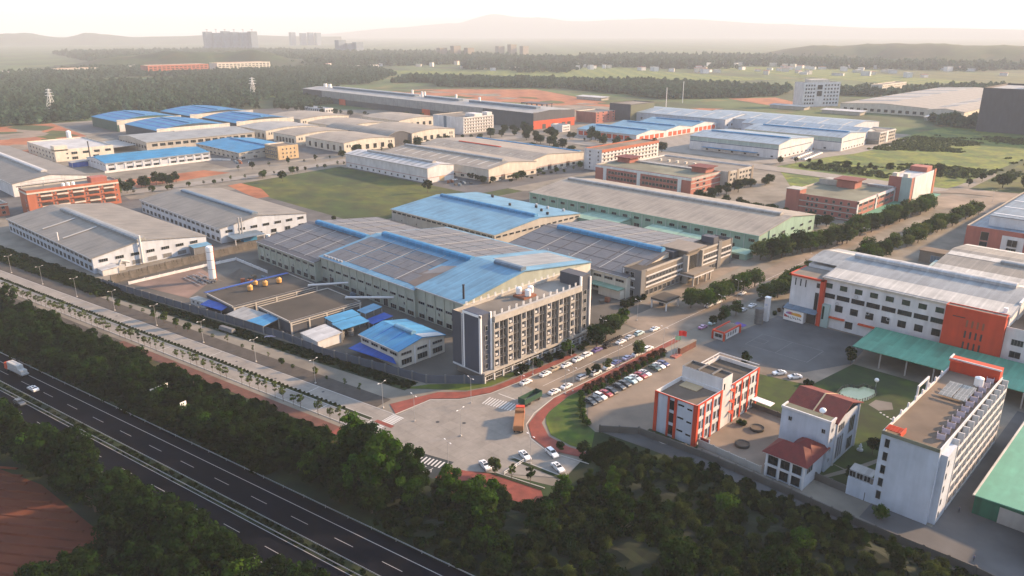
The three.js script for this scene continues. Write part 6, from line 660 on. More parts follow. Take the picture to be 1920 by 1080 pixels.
// the dark belt between motorway and concrete road, then the slope at the bottom
const beltL = 'dark leafy tree in the dense belt between motorway and concrete road', slopeL = 'dark leafy tree on the slope below the white and orange works', nearL = 'dark leafy tree on the near side of the motorway';
const FM = [LM.forest, LM.forest, LM.fresh];
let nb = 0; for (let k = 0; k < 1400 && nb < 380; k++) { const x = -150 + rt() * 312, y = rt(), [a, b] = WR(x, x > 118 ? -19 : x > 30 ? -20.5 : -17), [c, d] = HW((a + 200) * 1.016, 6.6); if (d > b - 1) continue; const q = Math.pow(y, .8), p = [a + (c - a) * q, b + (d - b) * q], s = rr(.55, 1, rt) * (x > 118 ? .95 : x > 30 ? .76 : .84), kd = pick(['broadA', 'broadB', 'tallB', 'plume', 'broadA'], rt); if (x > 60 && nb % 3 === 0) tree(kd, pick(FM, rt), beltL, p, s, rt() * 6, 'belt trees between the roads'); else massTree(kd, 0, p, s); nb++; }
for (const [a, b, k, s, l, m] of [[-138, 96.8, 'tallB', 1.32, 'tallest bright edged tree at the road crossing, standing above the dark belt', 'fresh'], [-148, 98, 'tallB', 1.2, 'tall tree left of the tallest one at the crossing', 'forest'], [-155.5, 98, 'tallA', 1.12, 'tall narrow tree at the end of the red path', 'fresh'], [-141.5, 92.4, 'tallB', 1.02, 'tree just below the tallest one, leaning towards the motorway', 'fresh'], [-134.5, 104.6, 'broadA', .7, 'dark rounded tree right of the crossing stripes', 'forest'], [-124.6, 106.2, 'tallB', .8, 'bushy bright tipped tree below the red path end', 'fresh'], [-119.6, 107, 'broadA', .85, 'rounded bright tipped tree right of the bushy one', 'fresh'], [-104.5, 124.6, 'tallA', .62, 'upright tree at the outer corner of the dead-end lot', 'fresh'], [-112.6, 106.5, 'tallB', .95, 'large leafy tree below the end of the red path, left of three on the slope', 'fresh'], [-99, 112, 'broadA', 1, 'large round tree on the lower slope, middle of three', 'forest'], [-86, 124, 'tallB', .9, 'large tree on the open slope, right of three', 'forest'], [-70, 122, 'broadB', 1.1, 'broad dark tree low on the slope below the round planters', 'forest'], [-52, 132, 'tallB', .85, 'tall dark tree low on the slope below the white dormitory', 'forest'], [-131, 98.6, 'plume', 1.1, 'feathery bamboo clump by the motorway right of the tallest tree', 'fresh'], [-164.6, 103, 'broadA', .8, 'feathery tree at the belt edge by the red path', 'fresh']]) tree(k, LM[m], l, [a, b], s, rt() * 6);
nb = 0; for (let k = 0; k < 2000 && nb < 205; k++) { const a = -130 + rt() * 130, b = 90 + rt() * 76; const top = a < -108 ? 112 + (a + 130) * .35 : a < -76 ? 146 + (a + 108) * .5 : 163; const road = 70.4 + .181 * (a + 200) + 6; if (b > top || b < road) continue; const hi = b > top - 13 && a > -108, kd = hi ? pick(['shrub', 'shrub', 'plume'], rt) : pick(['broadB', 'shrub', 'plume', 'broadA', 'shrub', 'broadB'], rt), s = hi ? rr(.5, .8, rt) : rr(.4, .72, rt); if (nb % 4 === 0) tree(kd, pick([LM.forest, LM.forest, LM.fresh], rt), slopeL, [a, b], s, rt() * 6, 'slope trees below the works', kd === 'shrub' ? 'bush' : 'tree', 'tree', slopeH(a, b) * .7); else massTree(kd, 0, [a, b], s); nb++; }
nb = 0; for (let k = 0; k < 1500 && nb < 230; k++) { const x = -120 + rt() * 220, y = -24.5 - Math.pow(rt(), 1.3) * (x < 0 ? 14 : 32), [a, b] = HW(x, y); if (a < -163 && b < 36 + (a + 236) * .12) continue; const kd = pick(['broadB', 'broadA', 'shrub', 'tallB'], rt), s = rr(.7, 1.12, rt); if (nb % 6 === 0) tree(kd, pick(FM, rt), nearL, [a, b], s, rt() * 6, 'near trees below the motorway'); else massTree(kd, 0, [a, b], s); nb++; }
// undergrowth and far woods: what nobody could count
function scatter(name, label, cat, geo, m, spots, tint) { const o = new THREE.InstancedMesh(geo, m, spots.length), q = new THREE.Matrix4(), c = new THREE.Color(); spots.forEach(([a, b, s, sy = s, h = 0], i) => { q.makeRotationY(i * 2.4).scale(new THREE.Vector3(s, sy, s)).setPosition(a, h, -b); o.setMatrixAt(i, q); const k = .7 + .6 * rt(); o.setColorAt(i, c.setRGB(k * (tint?.[0] ?? 1), k, k * (tint?.[2] ?? 1))); }); o.name = numbered(name); o.castShadow = o.receiveShadow = true; scene.add(o); tag(o, label, cat, null, 'stuff'); return o; }
const whole = k => { const c = TREE[k][0].clone(), t = TREE[k][1].clone(), n = t.attributes.position.count, col = new Float32Array(n * 3); for (let i = 0; i < n; i++) col.set([1.4, .8, .9], i * 3); t.setAttribute('color', new THREE.BufferAttribute(col, 3)); t.deleteAttribute('uv'); t.deleteAttribute('normal'); return mergeGeometries([c, t]); };
for (const k in mass) scatter('tree_mass', 'trees that merge into one leafy mass along roads and slopes', 'trees', whole(k), LM.forest, mass[k]);
const under = crown(201, { clumps: 7, leaves: 46, R: 1.3, cr: .8, h0: .2, h1: 1.2, leaf: .34 }), reeds = crown(202, { clumps: 6, leaves: 50, R: .9, cr: .7, h0: .5, h1: 1.9, leaf: .8, thin: .1, shape: f => .5 + f });
{ const s1 = [], s2 = []; for (let k = 0; k < 2600; k++) { const x = -220 + rt() * 345, [a, b] = WR(x, -13.6 - rt() * 2), [c, d] = HW((a + 200) * 1.016, 4.6), q = rt(); if (d < b) s1.push([a + (c - a) * q, b + (d - b) * q, rr(.8, 1.7, rt)]); }
  for (let k = 0; k < 4200; k++) { const a = -132 + rt() * 145, b = 88 + rt() * 82; const top = a < -108 ? 113 + (a + 130) * .36 : a < -112 + 2 ? 150 : a < -92 ? 158 + (a + 110) * .5 : 166.4; const road = 70.4 + .181 * (a + 200) + 4.6; if (b > top || b < road || rt() < .12 || (Math.sin(a * .21 + b * .1) + Math.sin(b * .23 - a * .07) > 1.15)) continue; (rt() < .7 ? s1 : s2).push([a, b, rr(.5, 1.5, rt), rr(.5, 1.6, rt), slopeH(a, b) * .8]); }
  for (let k = 0; k < 900; k++) { const x = rt(), a = -116 + x * 26, b = 146 + rt() * 14; if (b < 160 - (a + 116) * .1 && b > 145 && a > -116) s1.push([a, b, rr(.3, .8, rt)]); }
  for (let k = 0; k < 2200; k++) { const x = -160 + rt() * 300, y = -24.6 - rt() * (x < 0 ? 16 : 36), [a, b] = HW(x, y); if (a < -160 && a > -245 && b < 38 + (a + 236) * .1) continue; s1.push([a, b, rr(.6, 1.4, rt)]); }
  for (let k = 0; k < 1300; k++) { const [a, b] = WR(-230 + rt() * 172, 14 + rt() * 11); s1.push([a, b, rr(.6, 1.5, rt)]); }
  for (let k = 0; k < 500; k++) { const [a, b] = HW(-200 + rt() * 390, -8.3 - rt() * 1.9); s1.push([a, b, rr(.35, .6, rt)]); }
  for (let k = 0; k < 1100; k++) { const [a, b] = FN(-40 + rt() * 216, -6.4 + rt() * 4.6); s1.push([a, b, rr(.3, .8, rt)]); }
  scatter('undergrowth', 'dark low scrub filling the ground under the belt and slope trees', 'undergrowth', under, LM.forest, s1); scatter('reed_grass', 'pale feathery reed clumps on the slope', 'reeds', reeds, LM.dry, s2); }
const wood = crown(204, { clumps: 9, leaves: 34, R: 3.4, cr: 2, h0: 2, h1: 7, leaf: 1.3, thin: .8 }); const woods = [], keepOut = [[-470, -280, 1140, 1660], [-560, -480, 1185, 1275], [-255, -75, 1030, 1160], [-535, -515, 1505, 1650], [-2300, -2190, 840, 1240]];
const woodIn = (n, pts, lo, hi) => { const as = pts.map(p => p[0]), bs = pts.map(p => p[1]), A0 = Math.min(...as), A1 = Math.max(...as), B0 = Math.min(...bs), B1 = Math.max(...bs); for (let k = 0; k < n; k++) { const a = A0 + (A1 - A0) * rt(), b = B0 + (B1 - B0) * rt(); let c = false; for (let i = 0, j = pts.length - 1; i < pts.length; j = i++) { const [x, y] = pts[i], [u, v] = pts[j]; if ((y > b) !== (v > b) && a < (u - x) * (b - y) / (v - y) + x) c = !c; } if (c && !keepOut.some(([p, q, r, s]) => a > p && a < q && b > r && b < s) && Math.sin(a * .0071 + b * .0043) + Math.sin(b * .0093 - a * .0037) + Math.sin(a * .021) * .5 < 1.15) woods.push([a, b, rr(lo, hi, rt), rr(lo, hi, rt) * rr(.8, 1.3, rt)]); } };
woodIn(19000, [[-1130, 170], [-1090, 560], [-1290, 700], [-1330, 900], [-1700, 1300], [-2100, 1500], [-2700, 900], [-2300, 250], [-1500, 60]], .9, 1.7);
woodIn(8000, [[-1340, 950], [-1240, 1120], [-1060, 1240], [-760, 1160], [-640, 1330], [-700, 1520], [-1000, 1500], [-1350, 1330], [-1560, 1230]], .9, 1.7);
woodIn(4200, [[-560, 1270], [-420, 1320], [-180, 1240], [80, 1200], [160, 1600], [-420, 1820], [-660, 1500]], 1, 1.9);
woodIn(2600, [[-290, 1060], [-200, 1040], [60, 900], [160, 1200], [-60, 1160], [-330, 1130]], .8, 1.5);
woodIn(14000, [[-2200, 1500], [-2750, 950], [-4600, 1300], [-4600, 2200], [-3000, 2700], [-2000, 2300]], 1.3, 2.8);
woodIn(13000, [[-1900, 1700], [-1600, 1560], [-1450, 1700], [-1650, 2080], [-1350, 2120], [-900, 2560], [-400, 2600], [300, 2400], [200, 3400], [-1500, 3600], [-2400, 2700]], 1.3, 2.8);
woodIn(1600, [[-1130, 820], [-1230, 760], [-1290, 720], [-1090, 600], [-1080, 640]], .8, 1.3);
{ const scrub = [], sn = fbm(404, 4, 5); for (let k = 0; k < 9000; k++) { const z = rt(), a = z < .45 ? -282 + rt() * 128 : -147 + rt() * 190, b = z < .45 ? 645 + rt() * 350 : 662 + rt() * 420, n = sn(((a + 900) / 260) % 1, (b / 260) % 1); if (n < .52 || (a > -135 && b - 800 > (a + 20) * .95 - 50 && b - 800 < (a + 20) * .95 + 60)) continue; scrub.push([a, b, rr(.7, 1.7, rt), rr(.5, 1.3, rt) * (n > .6 ? 1.5 : 1)]); } scatter('field_scrub', 'bushy scrub growing over the rough fields', 'scrub', under, LM.scrub, scrub); }
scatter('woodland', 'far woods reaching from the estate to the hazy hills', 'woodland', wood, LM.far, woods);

// ---------------------------------------------------------------- vehicles
function carProto(kind) {
  const P = { sedan: [[-2.25, .34], [-2.3, .72], [-2.2, .95], [-1.55, 1.02], [1.05, .98], [2.1, .78], [2.28, .55], [2.22, .32]], suv: [[-2.25, .36], [-2.32, .8], [-2.26, 1.08], [1.0, 1.08], [2.1, .92], [2.28, .62], [2.22, .36]] }[kind], top = { sedan: [[-1.75, .98], [-1.05, 1.42], [.15, 1.45], [1.15, .97]], suv: [[-2.22, 1.06], [-1.9, 1.62], [.1, 1.68], [1.1, 1.06]] }[kind];
  const ext = (pts, w, bev) => { const g = new THREE.ExtrudeGeometry(new THREE.Shape(pts.map(([x, y]) => new THREE.Vector2(x, y))), { depth: w - 2 * bev, bevelEnabled: bev > 0, bevelSize: bev, bevelThickness: bev, bevelSegments: 2 }); g.translate(0, 0, -(w - 2 * bev) / 2); return g; };
  const glass = ext(top.map(([x, y], i) => [x, i === 1 || i === 2 ? y - .07 : y]), 1.56, .05), p = top[1], q = top[2];
  const roof = new G().slab([[p[0] - .04, p[1], -.68], [q[0] + .1, q[1], -.68], [q[0] + .1, q[1], .68], [p[0] - .04, p[1], .68]], .09); for (const y of [-.72, .72]) { roof.bar([top[0][0] + .05, top[0][1], y * 1.06], [p[0], p[1] - .05, y * .98], .06, 4).bar([top[3][0], top[3][1], y * 1.06], [q[0] + .06, q[1] - .05, y * .98], .05, 4).bar([-.45, 1, y * 1.08], [-.45, q[1] - .05, y], .045, 4); }
  const wheel = new THREE.CylinderGeometry(.34, .34, .24, 16).rotateX(Math.PI / 2), hub = new THREE.CylinderGeometry(.2, .2, .26, 10).rotateX(Math.PI / 2);
  return { body: ext(P, 1.8, .09), glass, roof: roof.build(), wheel, hub, head: new G().box(2.12, 2.3, .58, .74, -.24, .24).build(), tail: new G().box(-2.34, -2.22, .72, .9, -.24, .24).build(), sun: new G().box(-.75, .05, q[1] - .01, q[1] + .02, -.4, .4).build() };
}
const CP = { sedan: carProto('sedan'), suv: carProto('suv') }, carMade = new Map();
function car(kind, color, label, [a, b], turn, group, h = .12) {
  const key = kind + color; let r = carMade.get(key);
  if (r) return clone(r, [a, h, b], turn, label, group);
  const p = CP[kind], t = thing(kind === 'suv' ? 'parked_suv' : 'parked_car', label, 'car', [a, h, b], turn, group), m = carPaint[color];
  part('body', p.body, m, t); part('window', p.glass, M.carGlass, t); part('roof', p.roof, m, t); if (kind === 'sedan' && color === 'white') part('sun_roof', p.sun, M.carGlass, t);
  for (const [x, z] of [[1.4, .8], [1.4, -.8], [-1.35, .8], [-1.35, -.8]]) { const w = part('wheel', p.wheel, M.tyre, t); w.position.set(x, .34, z); part('rim', p.hub, M.steel, w); }
  for (const z of [-.6, .6]) { part('headlight', p.head, M.frame, t).position.z = z; part('tail_light', p.tail, M.red, t).position.z = z; }
  carMade.set(key, t); return t;
}
const UP = Math.PI / 2, DN = -Math.PI / 2;
[['sedan', 'white', -158.8, 169.4, 'white car nearest the junction, pulling out beside the red path'], ['sedan', 'white', -158.5, 178.8, 'white car second from the junction on the dormitory kerb'], ['sedan', 'tan', -159, 184.2, 'tan car half hidden by bushes on the dormitory kerb'], ['sedan', 'white', -158.1, 189.4, 'white car just after the tan car on the dormitory kerb'], ['sedan', 'white', -158.3, 196.1, 'white car midway along the dormitory kerb'], ['suv', 'white', -158.5, 201.5, 'white sport utility car before the dark purple one'], ['sedan', 'purple', -158.7, 207.6, 'dark purple car on the dormitory kerb'], ['sedan', 'black', -158.4, 213.5, 'black car under the big round tree'], ['sedan', 'white', -157.1, 220.1, 'white car just past the black one'], ['sedan', 'silver', -157.4, 226, 'silver car under the street trees'], ['suv', 'ice', -157.1, 231.9, 'white and blue tinted car at the end of the kerb row'], ['sedan', 'white', -155.4, 240, 'white car driving by itself at the plaza opening']].forEach(([k, c, a, b, l]) => car(k, c, l, [a, b], UP));
[['sedan', 'white', -147.2, 170.6, 'white car behind the green tipper body'], ['sedan', 'white', -147, 176.6, 'white car second behind the green tipper body'], ['suv', 'silver', -147.6, 185.4, 'silver-blue van parked on the car park side of the street'], ['suv', 'white', -146.6, 191.5, 'white van parked on the strip by the hedge'], ['sedan', 'white', -146.4, 198.4, 'white car half behind a small dark tree'], ['sedan', 'blue', -146.8, 203.4, 'dark blue car on the strip by the hedge'], ['sedan', 'lilac', -146.4, 209.5, 'pale lilac car on the strip by the hedge'], ['sedan', 'white', -146, 214.8, 'white car under the sparse olive tree'], ['suv', 'white', -145.8, 221.6, 'white car last on the strip before the flag poles'], ['sedan', 'pinkish', -143, 255.2, 'pinkish car beside the guard house'], ['sedan', 'ice', -142.6, 262.1, 'pale blue-white car behind the guard house'], ['sedan', 'white', -154.4, 279.1, 'white car at the plaza side of the street under trees'], ['sedan', 'white', -154, 285.8, 'second white car at the plaza side under trees'], ['sedan', 'white', -152, 303.7, 'white car driving up the street beyond the plaza'], ['sedan', 'silver', -141.2, 284.3, 'silver car left of the grey ribbed silo'], ['sedan', 'white', -141, 292.1, 'white car behind the grey ribbed silo'], ['sedan', 'yellow', -143, 404, 'yellow taxi far up the street']].forEach(([k, c, a, b, l]) => car(k, c, l, [a, b], UP));
['dark', 'dark', 'white', 'red', 'black', 'dark', 'dark', 'ice', 'white', 'red', 'white', 'green', 'white', 'blue'].forEach((c, i) => car(i === 2 ? 'suv' : 'sedan', c, ['dark grey car first in the car park row', 'dark green-grey car second in the car park row', 'white car third in the car park row', 'bright red car in the car park row', 'black car right of the bright red one', 'dark car after the gap in the car park row', 'dark car before the pale blue one', 'pale blue-white car in the middle of the car park row', 'white car right of the pale blue one', 'dull red car in the middle of the car park row', 'white car right of the dull red one', 'dark green car near the end of the car park row', 'white car between the green and the blue ones', 'blue car last in the car park row'][i], [-134.4, [173.3, 175.9, 178.4, 181.5, 184.2, 188.6, 191.6, 195, 197.8, 200.7, 203.2, 209, 211.7, 214.4][i]], rr(-.12, -.04)));
[['sedan', -131.2, 124, 'white car with open bonnet shadow on the red path edge', .1], ['sedan', -127, 135.2, 'white car with a dark sun roof beside the planted strip', .12], ['suv', -122.4, 141.4, 'white sport utility car along the red kerb of the dead-end lot', .1], ['sedan', -116.4, 137, 'white car at the far end of the dead-end lot', .1]].forEach(([k, a, b, l, t]) => car(k, 'white', l.replace(' with open bonnet shadow', ' standing'), [a, b], -t - .2));
car('sedan', 'white', 'left white car parked between court and lawn', [-101.4, 235.6], -2.2); car('sedan', 'white', 'right white car parked between court and lawn', [-96.2, 236.4], -2.3);
car('sedan', 'white', 'white car driving on the far carriageway of the motorway', [-271.4, 52.6], Math.PI + .18, undefined, .11); car('suv', 'dark', 'grey car on the near carriageway of the motorway', [-263, 46.6], .18, undefined, .11);
{ for (let i = 0; i < 11; i++) for (let j = 0; j < 2; j++) car('suv', 'white', 'white vehicle in the ranks parked before the nearest pale hall', [-308 + j * 9 - i * .6, 690 + i * 5], 0, 'white vehicles before the pale hall', .06); }
[[-452, 398], [-436, 420], [-428, 452], [-425, 500]].forEach(([a, b], i) => car('sedan', i % 2 ? 'silver' : 'white', ['white car at the end of the white windowless hall', 'silver car at the near end of the roof light hall', 'white car before the roof light hall gate', 'silver car at the far cream hall end'][i], [a, b], UP));
// orange tipper and green tipper body
{ const t = thing('tipper_truck', 'orange tipper truck turning at the junction', 'truck', [-140.6, .12, 147.2], 2.28); const tm = mat([.70, .20, .06], { map: T.plaster, roughness: .6 }), bed = mat([.60, .26, .10], { map: T.stain, roughness: .7 });
  part('bed', new G().box(-5.2, 3, 1.25, 1.5, -1.25, 1.25).box(-5.2, 3, 1.5, 2.6, -1.25, -1.12).box(-5.2, 3, 1.5, 2.6, 1.12, 1.25).box(2.85, 3, 1.5, 3.3, -1.12, 1.12).box(-5.2, -5.05, 1.5, 2.5, -1.12, 1.12).hull8([[2.2, 2.6, -1.25], [3.4, 2.6, -1.25], [3.4, 2.6, 1.25], [2.2, 2.6, 1.25]], [[2.2, 3.2, -1.2], [3.9, 3.2, -1.2], [3.9, 3.2, 1.2], [2.2, 3.2, 1.2]]), bed, t); t.scale.setScalar(1.15); part('load_cover', new G().box(-5, 2.8, 2.5, 2.58, -1.1, 1.1), bed, t);
  part('chassis', new G().box(-5, 5.4, .8, 1.2, -.5, .5), M.dark, t); part('cab', new G().hull8([[3.5, .8, -1.2], [5.6, .8, -1.2], [5.6, .8, 1.2], [3.5, .8, 1.2]], [[3.5, 3.2, -1.15], [5.3, 3.2, -1.15], [5.3, 3.2, 1.15], [3.5, 3.2, 1.15]]), mat([.66, .06, .02], { roughness: .4 }), t); part('windscreen', new G().slab([[5.46, 1.9, -1.05], [5.5, 1.9, 1.05], [5.36, 3, 1.05], [5.36, 3, -1.05]], .05), M.carGlass, t); const wg = new THREE.CylinderGeometry(.52, .52, .34, 18).rotateX(Math.PI / 2); for (const x of [-3.6, -2.2, 2.4, 4.5]) for (const z of [-1, 1]) part('wheel', wg, M.tyre, t).position.set(x, .52, z); }
{ const t = thing('skip_container', 'dark green open tipper body standing behind the orange truck', 'container', [-148.6, .12, 160.6], 1.62), m = mat([.02, .10, .055], { map: T.plaster, roughness: .6 }); part('floor', new G().box(-4.2, 4.2, .9, 1.05, -1.3, 1.3), mat([.25, .27, .27], { map: T.stain }), t); part('side', new G().box(-4.2, 4.2, 1.05, 2.7, -1.4, -1.3), m, t); part('side', new G().box(-4.2, 4.2, 1.05, 2.7, 1.3, 1.4), m, t); part('end', new G().box(-4.3, -4.2, .9, 2.9, -1.4, 1.4), m, t); part('end', new G().box(4.2, 4.3, .9, 2.9, -1.4, 1.4), m, t); part('frame', new G().box(-4.2, 4.2, .5, .9, -.9, .9), M.dark, t); const wg = new THREE.CylinderGeometry(.5, .5, .32, 16).rotateX(Math.PI / 2); for (const x of [-2.9, -1.6, 3]) for (const z of [-1.1, 1.1]) part('wheel', wg, M.tyre, t).position.set(x, .5, z); }
{ const t = thing('cargo_truck', 'orange truck carrying white drums on the motorway at the left edge', 'truck', [-292, .11, 52.4], Math.PI + .18); t.scale.setScalar(.9); part('cab', new G().hull8([[3, .7, -1.2], [5.4, .7, -1.2], [5.4, .7, 1.2], [3, .7, 1.2]], [[3, 3.2, -1.15], [5.1, 3.2, -1.15], [5.1, 3.2, 1.15], [3, 3.2, 1.15]]), M.orange, t); part('bed', new G().box(-9, 2.8, 1, 1.5, -1.25, 1.25), M.steel, t); const dg = new G().box(-.62, .62, 0, 1.25, -.55, .55).cyl(0, 0, 1.25, 1.4, .3, .3, 8).build(); for (let i = 0; i < 8; i++) for (let j = 0; j < 2; j++) for (let k = 0; k < (i < 6 ? 2 : 1); k++) part('drum', dg, M.drum ??= mat([.46, .47, .46], { roughness: .6 }), t).position.set(2 - i * 1.36, 1.5 + k * 1.32, j ? .6 : -.6); const wg = new THREE.CylinderGeometry(.5, .5, .32, 14).rotateX(Math.PI / 2); for (const x of [-8, -6.6, -5.2, 1.4, 4.2]) for (const z of [-1, 1]) part('wheel', wg, M.tyre, t).position.set(x, .5, z); }
// motorcycles by the kerb
{ let r = null; for (let k = 0; k < 22; k++) { const a = k < 9 ? -160.6 : -142.5, b = k < 9 ? 215 + k * 1.2 : 300 + k * .9 - 8; if (!r) { r = thing('motor_scooter', 'small dark scooter in the rows parked by the kerb', 'scooter', [a, .12, b], .4, 'scooters parked by the kerb'); part('body', new G().box(-.7, .5, .35, .7, -.16, .16).box(-.75, -.1, .7, .85, -.14, .14).bar([.55, .3, 0], [.45, 1.05, 0], .05, 5).bar([.42, 1.02, -.32], [.42, 1.02, .32], .03, 5), M.dark, r); const w = new THREE.TorusGeometry(.22, .07, 6, 12); part('wheel', w, M.tyre, r).position.set(-.55, .28, 0); part('wheel', w, M.tyre, r).position.set(.62, .28, 0); } else clone(r, [a, .12, b], .3 + rr(-.2, .2)); } }
// goods stacked in the yards
{ const rg = rng(64), cols = [mat([.35, .24, .14], { map: T.stain }), M.mutedBlue, M.whitePaint, M.rust, M.greyStone], sg = [new G().box(-1.2, 1.2, 0, .18, -1, 1).box(-1.1, 1.1, .18, 1.3, -.95, .95).build(), new G().box(-1.2, 1.2, 0, .18, -1, 1).box(-1.1, -.05, .18, 2.1, -.95, .95).box(.05, 1.1, .18, 1.6, -.95, .95).build()];
  const protos = cols.map((m, i) => null); const put2 = (a, b, place, n) => { for (let k = 0; k < n; k++) { const c = Math.floor(rg() * cols.length), p = [a + rr(-9, 9, rg), .13, b + rr(-7, 7, rg)], l = 'stack of goods on a pallet ' + place, gr = 'pallet stacks ' + place; if (!protos[c]) { const t = thing('pallet_stack', l, 'pallet', p, rg() * 3, gr); part('load', sg[c % 2], cols[c], t); protos[c] = t; } else clone(protos[c], p, rg() * 3, l, gr); } };
  put2(-224, 172, 'in the yard behind the small blue workshop', 7); put2(-268, 176, 'between the flat roofs and the solar works', 8); put2(-330, 162, 'right of the gravel heap', 6); put2(-388, 212, 'between the two grey roofed sheds', 9); put2(-196, 252, 'in the yard below the grey office end', 5); put2(-440, 392, 'before the roof light hall', 8); put2(-110, 330, 'behind the white corner tower', 5); put2(-330, 760, 'between the pale halls', 8); put2(-655, 320, 'in front of the blue roofed hall', 8); }
// street lamps
function lampProto(name, h, arms) { const t = thing(name, '', 'street lamp', [0, 0, 0]); part('pole', new G().cyl(0, 0, 0, h, .075, .05, 8), M.lamp, t); for (const s of arms) { const ar = part('arm', new G().bar([0, h - .1, 0], [0, h + .25, s * 1.3], .04, 5), M.lamp, t); part('lamp_head', new G().box(-.12, .12, h + .2, h + .3, s * 1.1, s * 1.75), M.whitePaint, ar); } part('base', new G().box(-.25, .25, 0, .35, -.25, .25), M.kerb, t); return t; }
{ const p = lampProto('street_lamp', 8.6, [-1, 1]); let first = true; const L = (a, b, t, l, g) => { if (first) { p.position.set(a, .1, -b); p.rotation.y = t; tag(p, l, 'street lamp', g); first = false; } else { const c = clone(p, [a, .1, b], t, l, g); if (!g) delete c.userData.group; } };
  for (let k = 0; k < 10; k++) { const [a, b] = WR(-128 + k * 31, 7.4); L(a, b, .17, 'two-armed street lamp on the far kerb of the concrete road', 'lamps along the concrete road'); }
  for (const [a, b, l] of [[-137.2, 116.1, 'two-armed lamp at the lower corner of the junction'], [-165.1, 127, 'lamp on the divider tip at the junction'], [-161.6, 147, 'lamp on the curved red path'], [-123.6, 133.9, 'lamp in the dead-end lot planting'], [-152, 160, 'lamp behind the orange truck'], [-144.6, 173, 'lamp standing by the two white cars'], [-143.9, 176, 'pale slim lamp by the two white cars'], [-144.6, 201.4, 'lamp among the cars on the hedge strip'], [-161.9, 176.2, 'lamp in front of the dormitory fence, left'], [-163, 198, 'lamp in front of the dormitory fence, right'], [-163.3, 216.8, 'lamp before the big round tree'], [-142.4, 226.3, 'lamp left of the flag poles'], [-166.7, 244, 'lamp at the plaza opening'], [-145.4, 272.8, 'lamp behind the guard house'], [-150.4, 296, 'lamp among the trees past the portico'], [-145, 360, 'lamp up the street by the white factory'], [-146, 430, 'lamp far up the street'], [-124, 600, 'lamp at the far crossing, left'], [-96, 632, 'lamp at the far crossing, middle'], [-70, 640, 'lamp at the far crossing, right']]) L(a, b, 1.4, l); }
for (const [i, [a, b, w, h]] of [[-233, 78.6, 6, 2.6], [-217.6, 79.6, 2, 2.2]].entries()) { const t = thing('road_sign', i ? 'small white square sign at the motorway edge' : 'wide white sign board at the motorway edge', 'road sign', [a, 0, b], 1.75); part('board', new G().box(-w / 2, w / 2, 3, 3 + h, -.06, .06), M.whitePaint, t); part('post', new G().cyl(-w * .3, 0, 0, 3.2, .08, .08, 6).cyl(w * .3, 0, 0, 3.2, .08, .08, 6), M.steel, t); const g = new G(); for (let k = 0; k < (i ? 2 : 3); k++) for (let j = 0; j < 2; j++) g.box(-w * .36 + k * w * .3, -w * .36 + k * w * .3 + w * .2, 3.4 + j * h * .42, 3.4 + j * h * .42 + h * .26, -.09, .09); part('marking', g, mat([.03, .10, .09]), t); }
{ const t = thing('barrier_gate', 'low white bar gate across the dead-end lot', 'gate', [-124.8, .12, 125], 1.75 - .1); part('bar', new G().box(0, 8.2, .9, 1, -.05, .05).box(0, 8.2, .35, .42, -.05, .05), M.whitePaint, t); for (let k = 0; k < 6; k++) part('post', new G().box(k * 1.62, k * 1.62 + .1, 0, 1, -.05, .05), M.whitePaint, t); }
{ const t = thing('covered_trailer', 'grey covered trailer under the trees by the fence', 'trailer', [-275, .1, 121.5], .2); part('cover', new G().hull8([[-4, .5, -1.1], [4, .5, -1.1], [4, .5, 1.1], [-4, .5, 1.1]], [[-3.8, 1.8, -.7], [3.8, 1.8, -.7], [3.8, 1.8, .7], [-3.8, 1.8, .7]]), M.greyWall, t); part('wheel', new THREE.CylinderGeometry(.35, .35, .25, 12).rotateX(Math.PI / 2), M.tyre, t).position.set(-1, .35, 1.1); }
{ const t = thing('garden_path', 'pale lilac curved path slab crossing the verge to the grey fence', 'footpath', [-259, .14, 127]); const g = new G(); for (let k = 0; k < 8; k++) { const f = q => [q * 5 - 2, Math.sin(q * 1.5) * 8.4 - .6]; const [a, b] = f(k / 8), [c, d] = f((k + 1) / 8); g.hull8([[a, 0, b], [a + 2, 0, b - .3], [c + 2, 0, d - .3], [c, 0, d]], [[a, .1, b], [a + 2, .1, b - .3], [c + 2, .1, d - .3], [c, .1, d]]); } part('slab', g, mat([.55, .48, .56], { roughness: .9 }), t); }
